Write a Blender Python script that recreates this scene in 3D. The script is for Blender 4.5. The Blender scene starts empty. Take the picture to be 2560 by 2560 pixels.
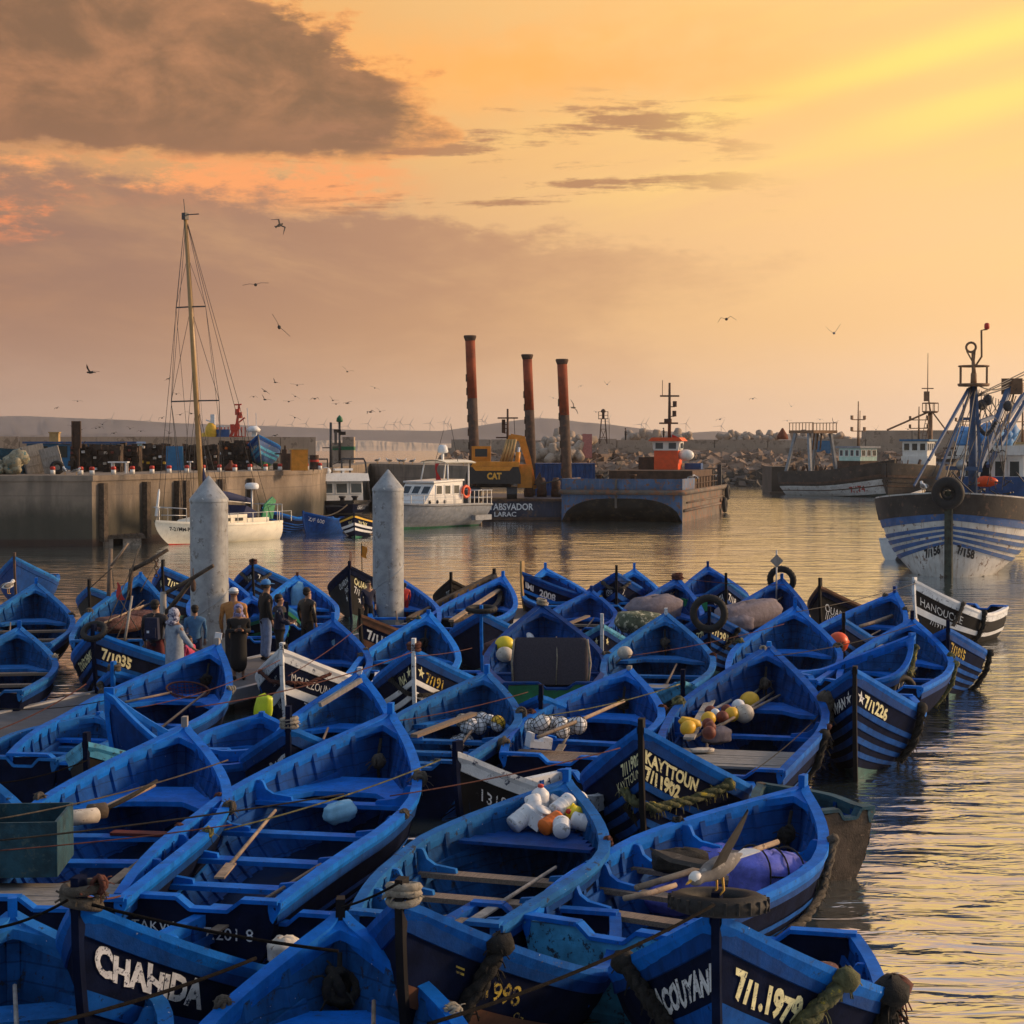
import bpy, math, random
import numpy as np
from mathutils import Vector, Matrix, Euler
R = math.radians
random.seed(7)
rng = np.random.RandomState(5)
scene = bpy.context.scene
col = scene.collection

# ---------------------------------------------------------------- camera
FPX, YH, CAMH, IMG = 4500.0, 1110.0, 5.15, 2560.0
PITCH = math.atan((IMG / 2 - YH) / FPX)
camd = bpy.data.cameras.new('camera')
camd.sensor_width = 36.0
camd.sensor_fit = 'HORIZONTAL'
camd.lens = FPX / IMG * 36.0
camd.clip_start = 0.5
camd.clip_end = 40000
cam = bpy.data.objects.new('camera', camd)
cam.location = (0, 0, CAMH)
cam.rotation_euler = (R(90) - PITCH, 0, 0)
col.objects.link(cam)
scene.camera = cam

# ---------------------------------------------------------------- sun and sky
SUN_EL, SUN_AZ = R(18), R(76)          # azimuth to the right of the view axis
sund = bpy.data.lights.new('sun', 'SUN')
sund.energy = 3.2
sund.angle = R(8)
sund.color = (1.0, 0.66, 0.38)
sun = bpy.data.objects.new('sun', sund)
sun.rotation_euler = (R(90) - SUN_EL, 0, -SUN_AZ + math.pi)
sun.location = (60, 30, 40)
col.objects.link(sun)
_d = Vector((math.sin(SUN_AZ) * math.cos(SUN_EL), math.cos(SUN_AZ) * math.cos(SUN_EL), math.sin(SUN_EL)))
sun.rotation_euler = _d.to_track_quat('Z', 'Y').to_euler()

scene.view_settings.view_transform = 'Standard'
scene.view_settings.look = 'None'
scene.view_settings.exposure = 0.16
scene.view_settings.gamma = 1.0
scene.cycles.use_denoising = True
scene.cycles.max_bounces = 6
scene.cycles.volume_bounces = 0
scene.cycles.transparent_max_bounces = 8

def lin(c):
    return tuple(((v / 255.0) / 12.92 if v / 255.0 <= 0.04045 else ((v / 255.0 + 0.055) / 1.055) ** 2.4) for v in c)

class NG:
    """small helper to write node graphs as expressions"""
    def __init__(s, nt):
        s.nt = nt; s.n = nt.nodes; s.l = nt.links
    def put(s, sock, v):
        if isinstance(v, bpy.types.NodeSocket): s.l.new(v, sock)
        elif v is not None:
            if hasattr(sock.default_value, '__len__') and isinstance(v, (tuple, list)) and len(sock.default_value) == 4 and len(v) == 3:
                v = tuple(v) + (1.0,)
            sock.default_value = v
    def math(s, op, a, b=None, c=None, clamp=False):
        n = s.n.new('ShaderNodeMath'); n.operation = op; n.use_clamp = clamp
        s.put(n.inputs[0], a)
        if b is not None: s.put(n.inputs[1], b)
        if c is not None: s.put(n.inputs[2], c)
        return n.outputs[0]
    def add(s, a, b): return s.math('ADD', a, b)
    def sub(s, a, b): return s.math('SUBTRACT', a, b)
    def mul(s, a, b): return s.math('MULTIPLY', a, b)
    def ss(s, v, lo, hi):
        n = s.n.new('ShaderNodeMapRange'); n.interpolation_type = 'SMOOTHSTEP'; n.clamp = True
        s.put(n.inputs['Value'], v); s.put(n.inputs['From Min'], lo); s.put(n.inputs['From Max'], hi)
        return n.outputs['Result']
    def mix(s, f, a, b, mode='MIX'):
        n = s.n.new('ShaderNodeMix'); n.data_type = 'RGBA'; n.blend_type = mode
        s.put(n.inputs[0], f); s.put(n.inputs[6], a); s.put(n.inputs[7], b)
        return n.outputs[2]
    def comb(s, x, y, z):
        n = s.n.new('ShaderNodeCombineXYZ')
        s.put(n.inputs[0], x); s.put(n.inputs[1], y); s.put(n.inputs[2], z)
        return n.outputs[0]
    def noise(s, vec, scale, detail=4, rough=0.5, dist=0.0):
        n = s.n.new('ShaderNodeTexNoise')
        if vec is not None: s.put(n.inputs['Vector'], vec)
        n.inputs['Scale'].default_value = scale; n.inputs['Detail'].default_value = detail
        n.inputs['Roughness'].default_value = rough; n.inputs['Distortion'].default_value = dist
        return n.outputs['Fac']
    def ramp(s, f, stops, interp='LINEAR'):
        n = s.n.new('ShaderNodeValToRGB'); s.put(n.inputs[0], f); cr = n.color_ramp; cr.interpolation = interp
        while len(cr.elements) < len(stops): cr.elements.new(0.5)
        for e, (p, c) in zip(cr.elements, stops):
            e.position = p; e.color = tuple(c) + (1.0,) if len(c) == 3 else c
        return n.outputs[0]
    def mapping(s, vec, sc=(1, 1, 1), rot=(0, 0, 0), loc=(0, 0, 0)):
        n = s.n.new('ShaderNodeMapping'); s.put(n.inputs[0], vec)
        n.inputs['Scale'].default_value = sc; n.inputs['Rotation'].default_value = rot; n.inputs['Location'].default_value = loc
        return n.outputs[0]

world = bpy.data.worlds.new("World")
scene.world = world
world.use_nodes = True
def build_sky():
    nt = world.node_tree; nt.nodes.clear(); g = NG(nt)
    out = nt.nodes.new('ShaderNodeOutputWorld'); bg = nt.nodes.new('ShaderNodeBackground')
    nt.links.new(bg.outputs[0], out.inputs[0])
    sky = nt.nodes.new('ShaderNodeTexSky'); sky.sky_type = 'NISHITA'; sky.sun_disc = False
    sky.sun_elevation = SUN_EL; sky.sun_rotation = SUN_AZ; sky.air_density = 1.4; sky.dust_density = 2.5
    tc = nt.nodes.new('ShaderNodeTexCoord')
    sep = nt.nodes.new('ShaderNodeSeparateXYZ'); nt.links.new(tc.outputs['Generated'], sep.inputs[0])
    X, Y, Z = sep.outputs
    az = g.math('ARCTAN2', X, Y)                       # 0 ahead, + to the right
    el = g.math('ARCSINE', Z)
    # clear part of the sky
    clear = g.mix(1.0, sky.outputs[0], (0.115, 0.115, 0.115), 'MULTIPLY')
    # ---- high veil lit by the low sun: warm towards the sun, cooler away from it and overhead
    n1 = g.noise(g.comb(g.mul(az, 1.0), g.mul(el, 3.2), 0.3), 3.0, 5, 0.55)
    e2 = g.add(el, g.mul(g.sub(n1, 0.5), 0.05))
    warm = g.ss(g.add(az, g.mul(el, 0.75)), -0.38, 0.42)     # brightens to the right and upwards
    low_l, low_r = lin((178, 146, 128)), lin((255, 214, 176))
    mid_l, mid_r = lin((166, 118, 92)), lin((253, 204, 142))
    top_l, top_r = lin((196, 132, 82)), lin((250, 200, 128))
    c_low = g.mix(warm, low_l, low_r)
    c_mid = g.mix(warm, mid_l, mid_r)
    c_top = g.mix(warm, top_l, top_r)
    veil = g.mix(g.ss(e2, 0.0, 0.075), c_low, c_mid)
    veil = g.mix(g.ss(e2, 0.10, 0.21), veil, c_top)
    veil = g.mix(g.ss(el, 0.245, 0.42), veil, g.mix(warm, lin((176, 150, 140)), lin((236, 190, 156))))
    # streaks of thin gold cirrus running up to the right
    rot = g.comb(g.add(g.mul(az, 0.97), g.mul(el, 0.22)), g.sub(g.mul(el, 0.97), g.mul(az, 0.22)), 0.0)
    sepr = nt.nodes.new('ShaderNodeSeparateXYZ'); nt.links.new(rot, sepr.inputs[0])
    sn = g.noise(g.mapping(rot, (3.0, 24.0, 1.0)), 1.0, 4, 0.55)
    st = g.mul(g.ss(sn, 0.42, 0.72), g.mul(g.ss(az, -0.12, 0.2), g.mul(g.ss(el, 0.06, 0.16), g.sub(1.0, g.ss(el, 0.25, 0.4)))))
    veil = g.mix(g.mul(st, 0.75), veil, lin((255, 214, 124)))
    band = g.sub(sepr.outputs[1], 0.152)
    bn = g.noise(g.mapping(rot, (7.0, 30.0, 1.0), loc=(3, 1, 0)), 1.0, 3, 0.5)
    bw = g.math('EXPONENT', g.mul(g.mul(g.add(band, g.mul(g.sub(bn, 0.5), 0.012)), g.add(band, g.mul(g.sub(bn, 0.5), 0.012))), -11000.0))
    veil = g.mix(g.mul(g.mul(g.mul(bw, 0.9), g.sub(1.0, g.ss(el, 0.25, 0.33))), g.ss(az, 0.03, 0.22)), veil, lin((255, 226, 122)))
    band2 = g.sub(sepr.outputs[1], 0.118)
    bw2 = g.math('EXPONENT', g.mul(g.mul(g.add(band2, g.mul(g.sub(bn, 0.5), 0.016)), g.add(band2, g.mul(g.sub(bn, 0.5), 0.016))), -9000.0))
    veil = g.mix(g.mul(g.mul(bw2, 0.75), g.ss(az, 0.12, 0.26)), veil, lin((255, 226, 122)))
    # soft orange glow in the upper middle
    ga = g.sub(az, 0.01); ge = g.sub(el, 0.205)
    glow = g.math('EXPONENT', g.mul(g.add(g.mul(g.mul(ga, ga), 60.0), g.mul(g.mul(ge, ge), 900.0)), -1.0))
    gn = g.ss(g.noise(g.comb(g.mul(az, 9.0), g.mul(el, 16.0), 2.0), 1.0, 5, 0.6), 0.32, 0.66)
    veil = g.mix(g.mul(g.mul(glow, gn), 0.85), veil, lin((255, 176, 92)))
    # ---- the cumulus bank in the left
    p = g.comb(g.mul(az, 1.0), g.mul(el, 2.1), 0.0)
    w1 = g.noise(p, 9.0, 7, 0.60)
    w2 = g.noise(g.mapping(p, (1, 1, 1), loc=(5.2, 1.3, 0.7)), 26.0, 5, 0.62)
    wob = g.add(g.mul(g.sub(w1, 0.5), 0.13), g.mul(g.sub(w2, 0.5), 0.065))
    # main cloud: flat base at el ~0.152, top higher, ends at az ~ -0.02
    wf = g.noise(g.mapping(p, (1.0, 1.5, 1), loc=(2.7, 0.4, 3.1)), 44.0, 6, 0.66)
    wob2 = g.add(wob, g.mul(g.sub(wf, 0.5), 0.05))
    base = g.ss(g.add(el, g.mul(wob2, 0.22)), 0.1500, 0.1640)
    tline = g.sub(0.238, g.mul(g.math('MAXIMUM', g.add(az, 0.20), 0.0), 0.30))
    top = g.sub(1.0, g.ss(g.add(el, g.mul(wob2, 0.62)), tline, g.add(tline, 0.022)))
    farleft = g.ss(g.add(az, g.mul(wob2, -0.5)), -0.262, -0.285)
    top = g.math('MAXIMUM', top, g.mul(farleft, 0.85))
    rightend = g.sub(1.0, g.ss(g.add(az, g.mul(wob2, 1.1)), -0.10, -0.02))
    m1 = g.mul(g.mul(base, top), rightend)
    rim = g.sub(g.ss(m1, 0.02, 0.35), g.ss(m1, 0.35, 0.95))
    sn2 = g.noise(g.mapping(p, (1.0, 0.8, 1)), 15.0, 9, 0.62, 0.25)
    shade = g.ss(sn2, 0.36, 0.68)
    c_dark = g.mix(shade, lin((116, 88, 70)), lin((178, 124, 90)))
    c_dark = g.mix(g.mul(g.ss(sn2, 0.60, 0.76), 0.8), c_dark, lin((222, 148, 98)))
    c_dark = g.mix(g.ss(el, 0.150, 0.190), lin((138, 100, 78)), c_dark)
    skyc = g.mix(g.mul(g.mul(rim, 0.6), g.ss(az, -0.34, -0.05)), veil, lin((252, 166, 92)))
    skyc = g.mix(g.mul(g.ss(m1, 0.05, 0.85), 0.90), skyc, c_dark)
    # glowing cumulus heads in the gap, then the long broken shelf of grey below
    h1 = g.ss(g.add(g.mul(w1, 0.75), g.mul(wf, 0.5)), 0.56, 0.70)
    hb = g.mul(g.mul(g.ss(el, 0.118, 0.140), g.sub(1.0, g.ss(el, 0.148, 0.160))), g.sub(1.0, g.ss(az, -0.09, -0.03)))
    skyc = g.mix(g.mul(g.mul(h1, hb), 0.95), skyc, lin((246, 160, 100)))
    bank = g.noise(g.comb(g.mul(az, 5.0), g.mul(el, 17.0), 1.7), 1.0, 8, 0.62, 0.5)
    shelf_top = g.sub(0.150, g.mul(g.math('MAXIMUM', g.add(az, 0.15), 0.0), 0.16))
    sh = g.mul(g.sub(1.0, g.ss(g.add(el, g.add(g.mul(wob2, 0.62), g.mul(g.sub(bank, 0.5), 0.05))), g.sub(shelf_top, 0.016), shelf_top)), g.add(0.25, g.mul(0.75, g.ss(el, 0.0, 0.11))))
    sh = g.mul(sh, g.sub(1.0, g.ss(g.add(az, g.add(g.mul(wob2, 1.5), g.mul(g.sub(bank, 0.5), 0.35))), -0.06, 0.17)))
    sh = g.mul(sh, g.add(0.42, g.mul(0.58, g.ss(bank, 0.30, 0.56))))
    skyc = g.mix(g.mul(sh, 0.92), skyc, g.mix(g.ss(az, -0.28, 0.08), lin((148, 112, 96)), lin((188, 140, 106))))
    hl = g.mul(g.ss(g.add(g.mul(w1, 0.6), g.mul(wf, 0.5)), 0.55, 0.68), g.mul(g.sub(1.0, g.ss(az, -0.255, -0.215)), g.mul(g.ss(el, 0.100, 0.120), g.sub(1.0, g.ss(el, 0.140, 0.150)))))
    skyc = g.mix(g.mul(hl, 0.9), skyc, lin((232, 140, 90)))
    eb = g.mul(g.ss(wf, 0.56, 0.66), g.mul(g.mul(g.ss(el, 0.095, 0.100), g.sub(1.0, g.ss(el, 0.106, 0.112))), g.mul(g.ss(az, -0.27, -0.255), g.sub(1.0, g.ss(az, -0.232, -0.218)))))
    skyc = g.mix(eb, skyc, lin((244, 138, 92)))
    # thin dark wisps that trail to the right
    wn = g.noise(g.comb(g.mul(az, 7.0), g.mul(el, 62.0), 4.0), 1.0, 6, 0.62, 0.4)
    wm = g.mul(g.ss(g.add(g.mul(wn, .75), g.mul(wf, .25)), 0.52, 0.60), g.mul(g.ss(el, 0.108, 0.125), g.sub(1.0, g.ss(el, 0.178, 0.20))))
    wm = g.mul(wm, g.mul(g.ss(az, -0.15, -0.09), g.sub(1.0, g.ss(az, 0.06, 0.17))))
    skyc = g.mix(g.mul(wm, 0.8), skyc, lin((166, 118, 88)))
    # ---- above and behind the picture: broken grey-blue cloud over clear sky
    cn = g.noise(g.mapping(tc.outputs['Generated'], (1, 1, 1.6)), 2.6, 6, 0.58)
    cover = g.ss(cn, 0.38, 0.60)
    up = g.mix(cover, clear, g.mix(g.ss(Z, 0.2, 0.9), (0.27, 0.28, 0.31), (0.46, 0.54, 0.68)))
    ahead = g.mul(g.ss(Y, 0.45, 0.93), g.sub(1.0, g.ss(el, 0.34, 0.95)))
    right = g.mul(g.ss(g.add(g.mul(X, math.sin(SUN_AZ)), g.mul(Y, math.cos(SUN_AZ))), 0.55, 1.0), g.sub(1.0, g.ss(el, 0.15, 0.7)))
    f = g.math('MAXIMUM', ahead, g.mul(right, 0.9), clamp=True)
    final = g.mix(f, up, skyc)
    nt.links.new(final, bg.inputs[0]); bg.inputs[1].default_value = 1.0
build_sky()

# ---------------------------------------------------------------- projection helpers (photo pixel -> place in the world)
_cp, _sp = math.cos(PITCH), math.sin(PITCH)
def ray(px, py):
    u = (px - IMG / 2) / FPX; v = -(py - IMG / 2) / FPX
    return Vector((u, _cp + v * _sp, -_sp + v * _cp))
def P(px, py, z=0.0):
    d = ray(px, py); k = (z - CAMH) / d.z
    return Vector((d.x * k, d.y * k, z))
def D(px, py, dist):
    d = ray(px, py); k = dist / d.y
    return Vector((d.x * k, d.y * k, CAMH + d.z * k))
# ---------------------------------------------------------------- materials
MATS = {}
def M(name, c, rough=0.6, var=0.18, vs=6.0, wear=None, ws=9.0, wt=0.62, metal=0.0, bump=0.0, bs=40.0, rnd=0.0, stretch=None, spec=0.4, streak=None, seam=None, spots=None):
    """painted / raw surface: base colour with mottling, optional worn patches and vertical streaks"""
    if name in MATS: return MATS[name]
    m = bpy.data.materials.new(name); m.use_nodes = True
    nt = m.node_tree; g = NG(nt); b = nt.nodes['Principled BSDF']
    tc = nt.nodes.new('ShaderNodeTexCoord'); v = tc.outputs['Object']
    if stretch: v = g.mapping(v, stretch)
    n = g.noise(v, vs, 5, 0.6)
    lo = tuple(x * (1 - var) for x in c); hi = tuple(min(1, x * (1 + var)) for x in c)
    cc = g.mix(g.ss(n, 0.3, 0.7), lo, hi)
    if rnd:
        oi = nt.nodes.new('ShaderNodeObjectInfo')
        k = g.add(1.0 - rnd, g.mul(oi.outputs['Random'], 2 * rnd))
        cc = g.mix(1.0, cc, g.comb(k, k, k), 'MULTIPLY')
    if streak:
        sn = g.noise(g.mapping(tc.outputs['Object'], (9, 9, 0.7)), 1.0, 4, 0.6)
        cc = g.mix(g.mul(g.ss(sn, 0.52, 0.75), streak[1]), cc, streak[0])
    if seam:
        sz = nt.nodes.new('ShaderNodeSeparateXYZ'); nt.links.new(tc.outputs['Object'], sz.inputs[0])
        q = g.math('FRACT', g.add(g.mul(sz.outputs[2], 1.0 / seam), g.mul(sz.outputs[0], -.05)))
        cc = g.mix(g.mul(g.sub(1.0, g.ss(g.math('ABSOLUTE', g.sub(q, .5)), .02, .07)), .55), cc, tuple(x * .25 for x in c))
    if spots:
        cc = g.mix(g.ss(g.noise(tc.outputs['Object'], spots[1], 2, .5), spots[2], spots[2] + .03), cc, spots[0])
    if wear:
        wn = g.noise(v, ws, 8, 0.72)
        cc = g.mix(g.ss(wn, wt, wt + 0.05), cc, wear)
    nt.links.new(cc, b.inputs['Base Color'])
    b.inputs['Roughness'].default_value = rough; b.inputs['Metallic'].default_value = metal
    b.inputs['Specular IOR Level'].default_value = spec
    if bump:
        bn = g.noise(v, bs, 4, 0.6)
        bp = nt.nodes.new('ShaderNodeBump'); bp.inputs['Strength'].default_value = bump; bp.inputs['Distance'].default_value = 0.02
        nt.links.new(bn, bp.inputs['Height']); nt.links.new(bp.outputs[0], b.inputs['Normal'])
    MATS[name] = m
    return m

WOODW = (0.22, 0.19, 0.16)
M('blue', (0.0032, 0.1320, 0.5440), 0.65, 0.2, 5, (0.02, 0.07, 0.22), 9, 0.60, rnd=0.10, bump=0.25, bs=30, spec=.12, streak=((.003, .07, .34), .5), spots=((.45, .5, .55), 26, .76))
M('blue_deep', (0.0016, 0.0416, 0.1960), 0.65, 0.22, 5, (0.07, 0.13, 0.26), 13, 0.66, rnd=0.12, bump=0.25, bs=30, spec=.12, streak=((.002, .012, .05), .5), spots=((.2, .26, .36), 24, .78))  # on strakes: the boat blue darkened, shade of the hull sides put into the colour
M('blue_light', (0.0096, 0.1880, 0.6400), 0.6, 0.18, 6, (0.25, 0.36, 0.5), 16, 0.63, rnd=0.08, bump=0.25, bs=30, spec=.12)
M('blue_in_shade', (0.0024, 0.0528, 0.2320), 0.75, 0.28, 4, (0.05, 0.10, 0.2), 11, 0.66, rnd=0.14, bump=0.3, bs=24, spec=.12, seam=.15, streak=((.002, .022, .10), .65), spots=((.3, .36, .45), 22, .77))  # same paint as the rails, darkened to stand for the shade inside the boat
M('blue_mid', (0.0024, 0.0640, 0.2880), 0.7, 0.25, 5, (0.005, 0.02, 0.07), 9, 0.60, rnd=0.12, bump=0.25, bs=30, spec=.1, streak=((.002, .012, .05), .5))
M('bilge_shade', (0.004, 0.012, 0.035), 0.25, 0.5, 2, (0.035, 0.03, 0.025), 5, 0.56, bump=.3, bs=8)  # near-black base paints in the deep shade of the floor; brown patches are dirt
B_ = dict(rnd=0.10, bump=0.25, bs=30, spec=.12)
M('blue_faded', (0.0144, 0.1360, 0.4160), 0.75, 0.25, 4, (0.03, 0.05, 0.09), 8, 0.575, spots=((.45, .5, .55), 26, .74), streak=((.004, .06, .25), .6), **B_)
M('blue_old', (0.0040, 0.0920, 0.4000), 0.7, 0.25, 5, (0.10, 0.10, 0.10), 11, 0.60, spots=((.4, .45, .5), 24, .75), streak=((.003, .04, .2), .6), **B_)
M('in_faded_shade', (0.0056, 0.0640, 0.2160), 0.8, 0.3, 4, (0.02, 0.03, 0.05), 7, 0.575, seam=.15, spots=((.3, .36, .42), 22, .75), streak=((.003, .016, .06), .75), **B_)  # faded interior blue, also darkened to paint in the inside shade
M('in_old_shade', (0.0024, 0.0400, 0.1840), 0.8, 0.35, 4, (0.05, 0.055, 0.06), 9, 0.60, seam=.15, streak=((.002, .012, .05), .7), **B_)  # older interior blue, with the same inside shade put into its colour
M('teal', (0.05, 0.30, 0.52), 0.6, 0.25, 6, (0.02, 0.04, 0.06), 10, 0.56, bump=0.2)
M('navy', (0.004, 0.008, 0.028), 0.9, 0.3, 5, (0.008, 0.02, 0.07), 10, 0.66, bump=0.2, spec=.06)
M('black', (0.006, 0.006, 0.008), 0.7, 0.3, 5, (0.04, 0.04, 0.045), 12, 0.64, spec=.2)
M('bottom', (0.035, 0.12, 0.12), 0.65, 0.35, 4, (0.015, 0.03, 0.03), 6, 0.56)
M('bottom_green', (0.02, 0.16, 0.09), 0.6, 0.3, 4, (0.02, 0.03, 0.03), 6, 0.6)
M('white', (0.72, 0.74, 0.76), 0.45, 0.08, 4, (0.30, 0.28, 0.26), 13, 0.64, bump=0.1)
M('white_worn', (0.62, 0.66, 0.70), 0.55, 0.14, 5, (0.03, 0.05, 0.10), 9, 0.56, bump=0.2)
M('clean_white', (0.76, 0.75, 0.72), 0.35, 0.06, 3, streak=((0.42, 0.33, 0.25), 0.35))
M('cream', (0.84, 0.79, 0.66), 0.4, 0.08, 2, streak=((0.45, 0.36, 0.24), 0.3))
M('letter_white', (0.66, 0.68, 0.70), 0.6, 0.2, 12, (0.02, 0.03, 0.07), 26, 0.555)
M('letter_cream', (0.74, 0.70, 0.40), 0.6, 0.2, 12, (0.02, 0.03, 0.07), 26, 0.565)
M('letter_yellow', (0.50, 0.36, 0.05), 0.7, 0.3, 12, (0.01, 0.015, 0.04), 20, 0.50)
M('letter_black', (0.012, 0.012, 0.014), 0.6, 0.15, 12)
M('letter_red', (0.36, 0.05, 0.04), 0.6, 0.15, 12)
M('wood', (0.20, 0.15, 0.115), 0.75, 0.3, 5, (0.08, 0.06, 0.05), 8, 0.58, stretch=(1, 14, 14), bump=0.35, bs=10)
M('wood_grey', (0.23, 0.22, 0.21), 0.8, 0.3, 5, (0.03, 0.10, 0.26), 6, 0.60, stretch=(10, 1.5, 10), bump=0.35, bs=10)
M('pole_wood', (0.30, 0.22, 0.155), 0.75, 0.3, 7, (0.12, 0.08, 0.06), 12, 0.58, bump=0.3)
M('rot_wood', (0.075, 0.055, 0.04), 0.85, 0.4, 6, (0.18, 0.13, 0.09), 10, 0.60, bump=0.4)
M('brown', (0.12, 0.05, 0.025), 0.6, 0.3, 5, (0.05, 0.03, 0.02), 8, 0.6)
M('green', (0.008, 0.13, 0.055), 0.5, 0.25, 5, (0.02, 0.04, 0.08), 10, 0.6)
M('yellow', (0.72, 0.42, 0.03), 0.45, 0.12, 5, (0.30, 0.18, 0.08), 12, 0.66)
M('bright_yellow', (0.80, 0.62, 0.03), 0.4, 0.10, 5)
M('lime', (0.62, 0.72, 0.03), 0.4, 0.1, 5)
M('orange', (0.78, 0.17, 0.02), 0.45, 0.1, 5)
M('orange_red', (0.80, 0.09, 0.02), 0.4, 0.1, 5)
M('red', (0.48, 0.03, 0.02), 0.5, 0.18, 6)
M('maroon', (0.10, 0.015, 0.015), 0.8, 0.2, 6)
M('plastic_white', (0.72, 0.73, 0.76), 0.4, 0.1, 6, (0.40, 0.38, 0.34), 9, 0.59)
M('plastic_green', (0.01, 0.22, 0.09), 0.4, 0.15, 6)
M('foam_dirty', (0.52, 0.47, 0.40), 0.7, 0.2, 9, (0.20, 0.14, 0.10), 14, 0.58)
M('float_red', (0.16, 0.04, 0.025), 0.6, 0.25, 9)
M('rope', (0.085, 0.072, 0.058), 0.9, 0.35, 18, (0.05, 0.045, 0.04), 30, 0.55, bump=0.8, bs=90)
M('rope_dark', (0.016, 0.015, 0.014), 0.9, 0.4, 18, (0.05, 0.04, 0.03), 30, 0.6, bump=0.8, bs=90)
M('rope_pale', (0.30, 0.27, 0.22), 0.9, 0.3, 18, (0.12, 0.10, 0.08), 30, 0.58, bump=0.8, bs=90)
M('rope_black', (0.007, 0.006, 0.006), 0.95, 0.4, 18, (0.025, 0.02, 0.016), 30, 0.6, bump=0.6, bs=90, spec=.1)
M('rope_red', (0.09, 0.03, 0.022), 0.9, 0.3, 18, (0.06, 0.03, 0.02), 30, 0.6, bump=0.6, bs=90)
M('rope_weed', (0.10, 0.105, 0.05), 0.9, 0.4, 9, (0.42, 0.32, 0.03), 9, 0.57, bump=0.8, bs=70)
M('rubber', (0.012, 0.012, 0.013), 0.7, 0.3, 10, (0.05, 0.045, 0.04), 12, 0.64, bump=0.3)
M('net', (0.11, 0.05, 0.045), 0.9, 0.4, 14, (0.25, 0.16, 0.15), 22, 0.58, bump=0.9, bs=60)
M('bag_blue', (0.13, 0.15, 0.58), 0.7, 0.25, 7, (0.10, 0.12, 0.40), 10, 0.58, bump=0.5, bs=16)
M('bag_light', (0.22, 0.48, 0.70), 0.5, 0.15, 6, bump=0.4, bs=12)
M('mattress', (0.045, 0.04, 0.055), 0.85, 0.2, 30, bump=0.5, bs=60)
M('cloth_mauve', (0.17, 0.145, 0.17), 0.85, 0.2, 9, bump=0.7, bs=11)
M('cloth_pattern', (0.09, 0.11, 0.07), 0.8, 0.25, 5, (0.50, 0.48, 0.34), 7, 0.53, bump=0.4, bs=11)
M('crate_teal', (0.010, 0.055, 0.085), 0.8, 0.4, 5, (0.04, 0.08, 0.09), 9, 0.57, bump=0.3)
M('galv', (0.33, 0.35, 0.37), 0.6, 0.2, 3.0, (0.19, 0.185, 0.18), 5, 0.57, metal=0.15, bump=0.2, bs=12, streak=((0.20, 0.18, 0.165), 0.65), spots=((.55, .55, .53), 9, .71))
M('steel_dark', (0.05, 0.05, 0.055), 0.5, 0.3, 6, (0.12, 0.07, 0.04), 9, 0.6, metal=0.3)
M('steel_grey', (0.20, 0.22, 0.25), 0.5, 0.2, 3, (0.40, 0.38, 0.34), 4, 0.62, streak=((0.42, 0.38, 0.33), 0.5))
M('rust', (0.17, 0.045, 0.02), 0.8, 0.35, 2.0, (0.07, 0.03, 0.02), 5, 0.57, bump=0.4, bs=8, streak=((0.08, 0.035, 0.02), 0.5))
M('rust_dark', (0.075, 0.045, 0.032), 0.85, 0.35, 2.0, (0.14, 0.06, 0.03), 4, 0.58, bump=0.4, bs=8)
M('barge_blue', (0.05, 0.10, 0.20), 0.6, 0.3, 0.8, (0.17, 0.08, 0.045), 2.6, 0.53, bump=0.3, bs=6, streak=((0.30, 0.27, 0.25), 0.35))
M('barge_hull', (0.12, 0.10, 0.085), 0.75, 0.35, 0.7, (0.19, 0.085, 0.045), 1.8, 0.53, bump=0.3, bs=6, streak=((0.06, 0.055, 0.05), 0.6))
M('container', (0.015, 0.07, 0.22), 0.5, 0.2, 2, (0.10, 0.06, 0.05), 5, 0.66)
M('machine_yellow', (0.62, 0.235, 0.02), 0.45, 0.15, 3, (0.16, 0.08, 0.04), 6, 0.64)
M('machine_black', (0.02, 0.02, 0.022), 0.5, 0.25, 4)
M('cab_orange', (0.78, 0.10, 0.025), 0.45, 0.12, 3, (0.30, 0.10, 0.05), 6, 0.66)
M('glass', (0.02, 0.028, 0.035), 0.08, 0.1, 3, spec=0.8)
M('mast_wood', (0.36, 0.22, 0.09), 0.35, 0.12, 2)
M('sail_cover', (0.012, 0.02, 0.075), 0.8, 0.2, 4, bump=0.3, bs=6)
M('wire', (0.06, 0.055, 0.055), 0.5, 0.1, 4)
M('concrete', (0.36, 0.30, 0.25), 0.85, 0.18, 0.6, (0.20, 0.165, 0.13), 1.4, 0.55, bump=0.4, bs=6, streak=((0.13, 0.105, 0.08), 0.55))
M('concrete_pale', (0.36, 0.285, 0.225), 0.85, 0.15, 0.5, (0.22, 0.17, 0.13), 1.0, 0.54, bump=0.3, bs=4, streak=((0.19, 0.16, 0.13), 0.6))
M('rock', (0.22, 0.155, 0.115), 0.9, 0.35, 0.35, (0.11, 0.095, 0.08), 0.7, 0.55, bump=0.6, bs=3, rnd=0.2)
M('rock_wet', (0.055, 0.044, 0.036), 0.7, 0.35, 0.35, bump=0.6, bs=3)
M('deck_grey', (0.10, 0.10, 0.11), 0.8, 0.15, 4, bump=0.3, bs=30)
M('alu', (0.42, 0.43, 0.45), 0.45, 0.12, 4, metal=0.5)
M('pots', (0.05, 0.035, 0.027), 0.9, 0.5, 1.5, (0.14, 0.07, 0.04), 3, 0.56, bump=0.8, bs=9)
M('hull_white', (0.50, 0.49, 0.47), 0.6, 0.18, 1.2, (0.16, 0.10, 0.07), 2.6, 0.575, streak=((0.22, 0.15, 0.10), 0.75))
M('hull_black', (0.035, 0.028, 0.024), 0.7, 0.4, 1.2, (0.10, 0.06, 0.04), 3, 0.58, bump=0.4, bs=8)
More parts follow.
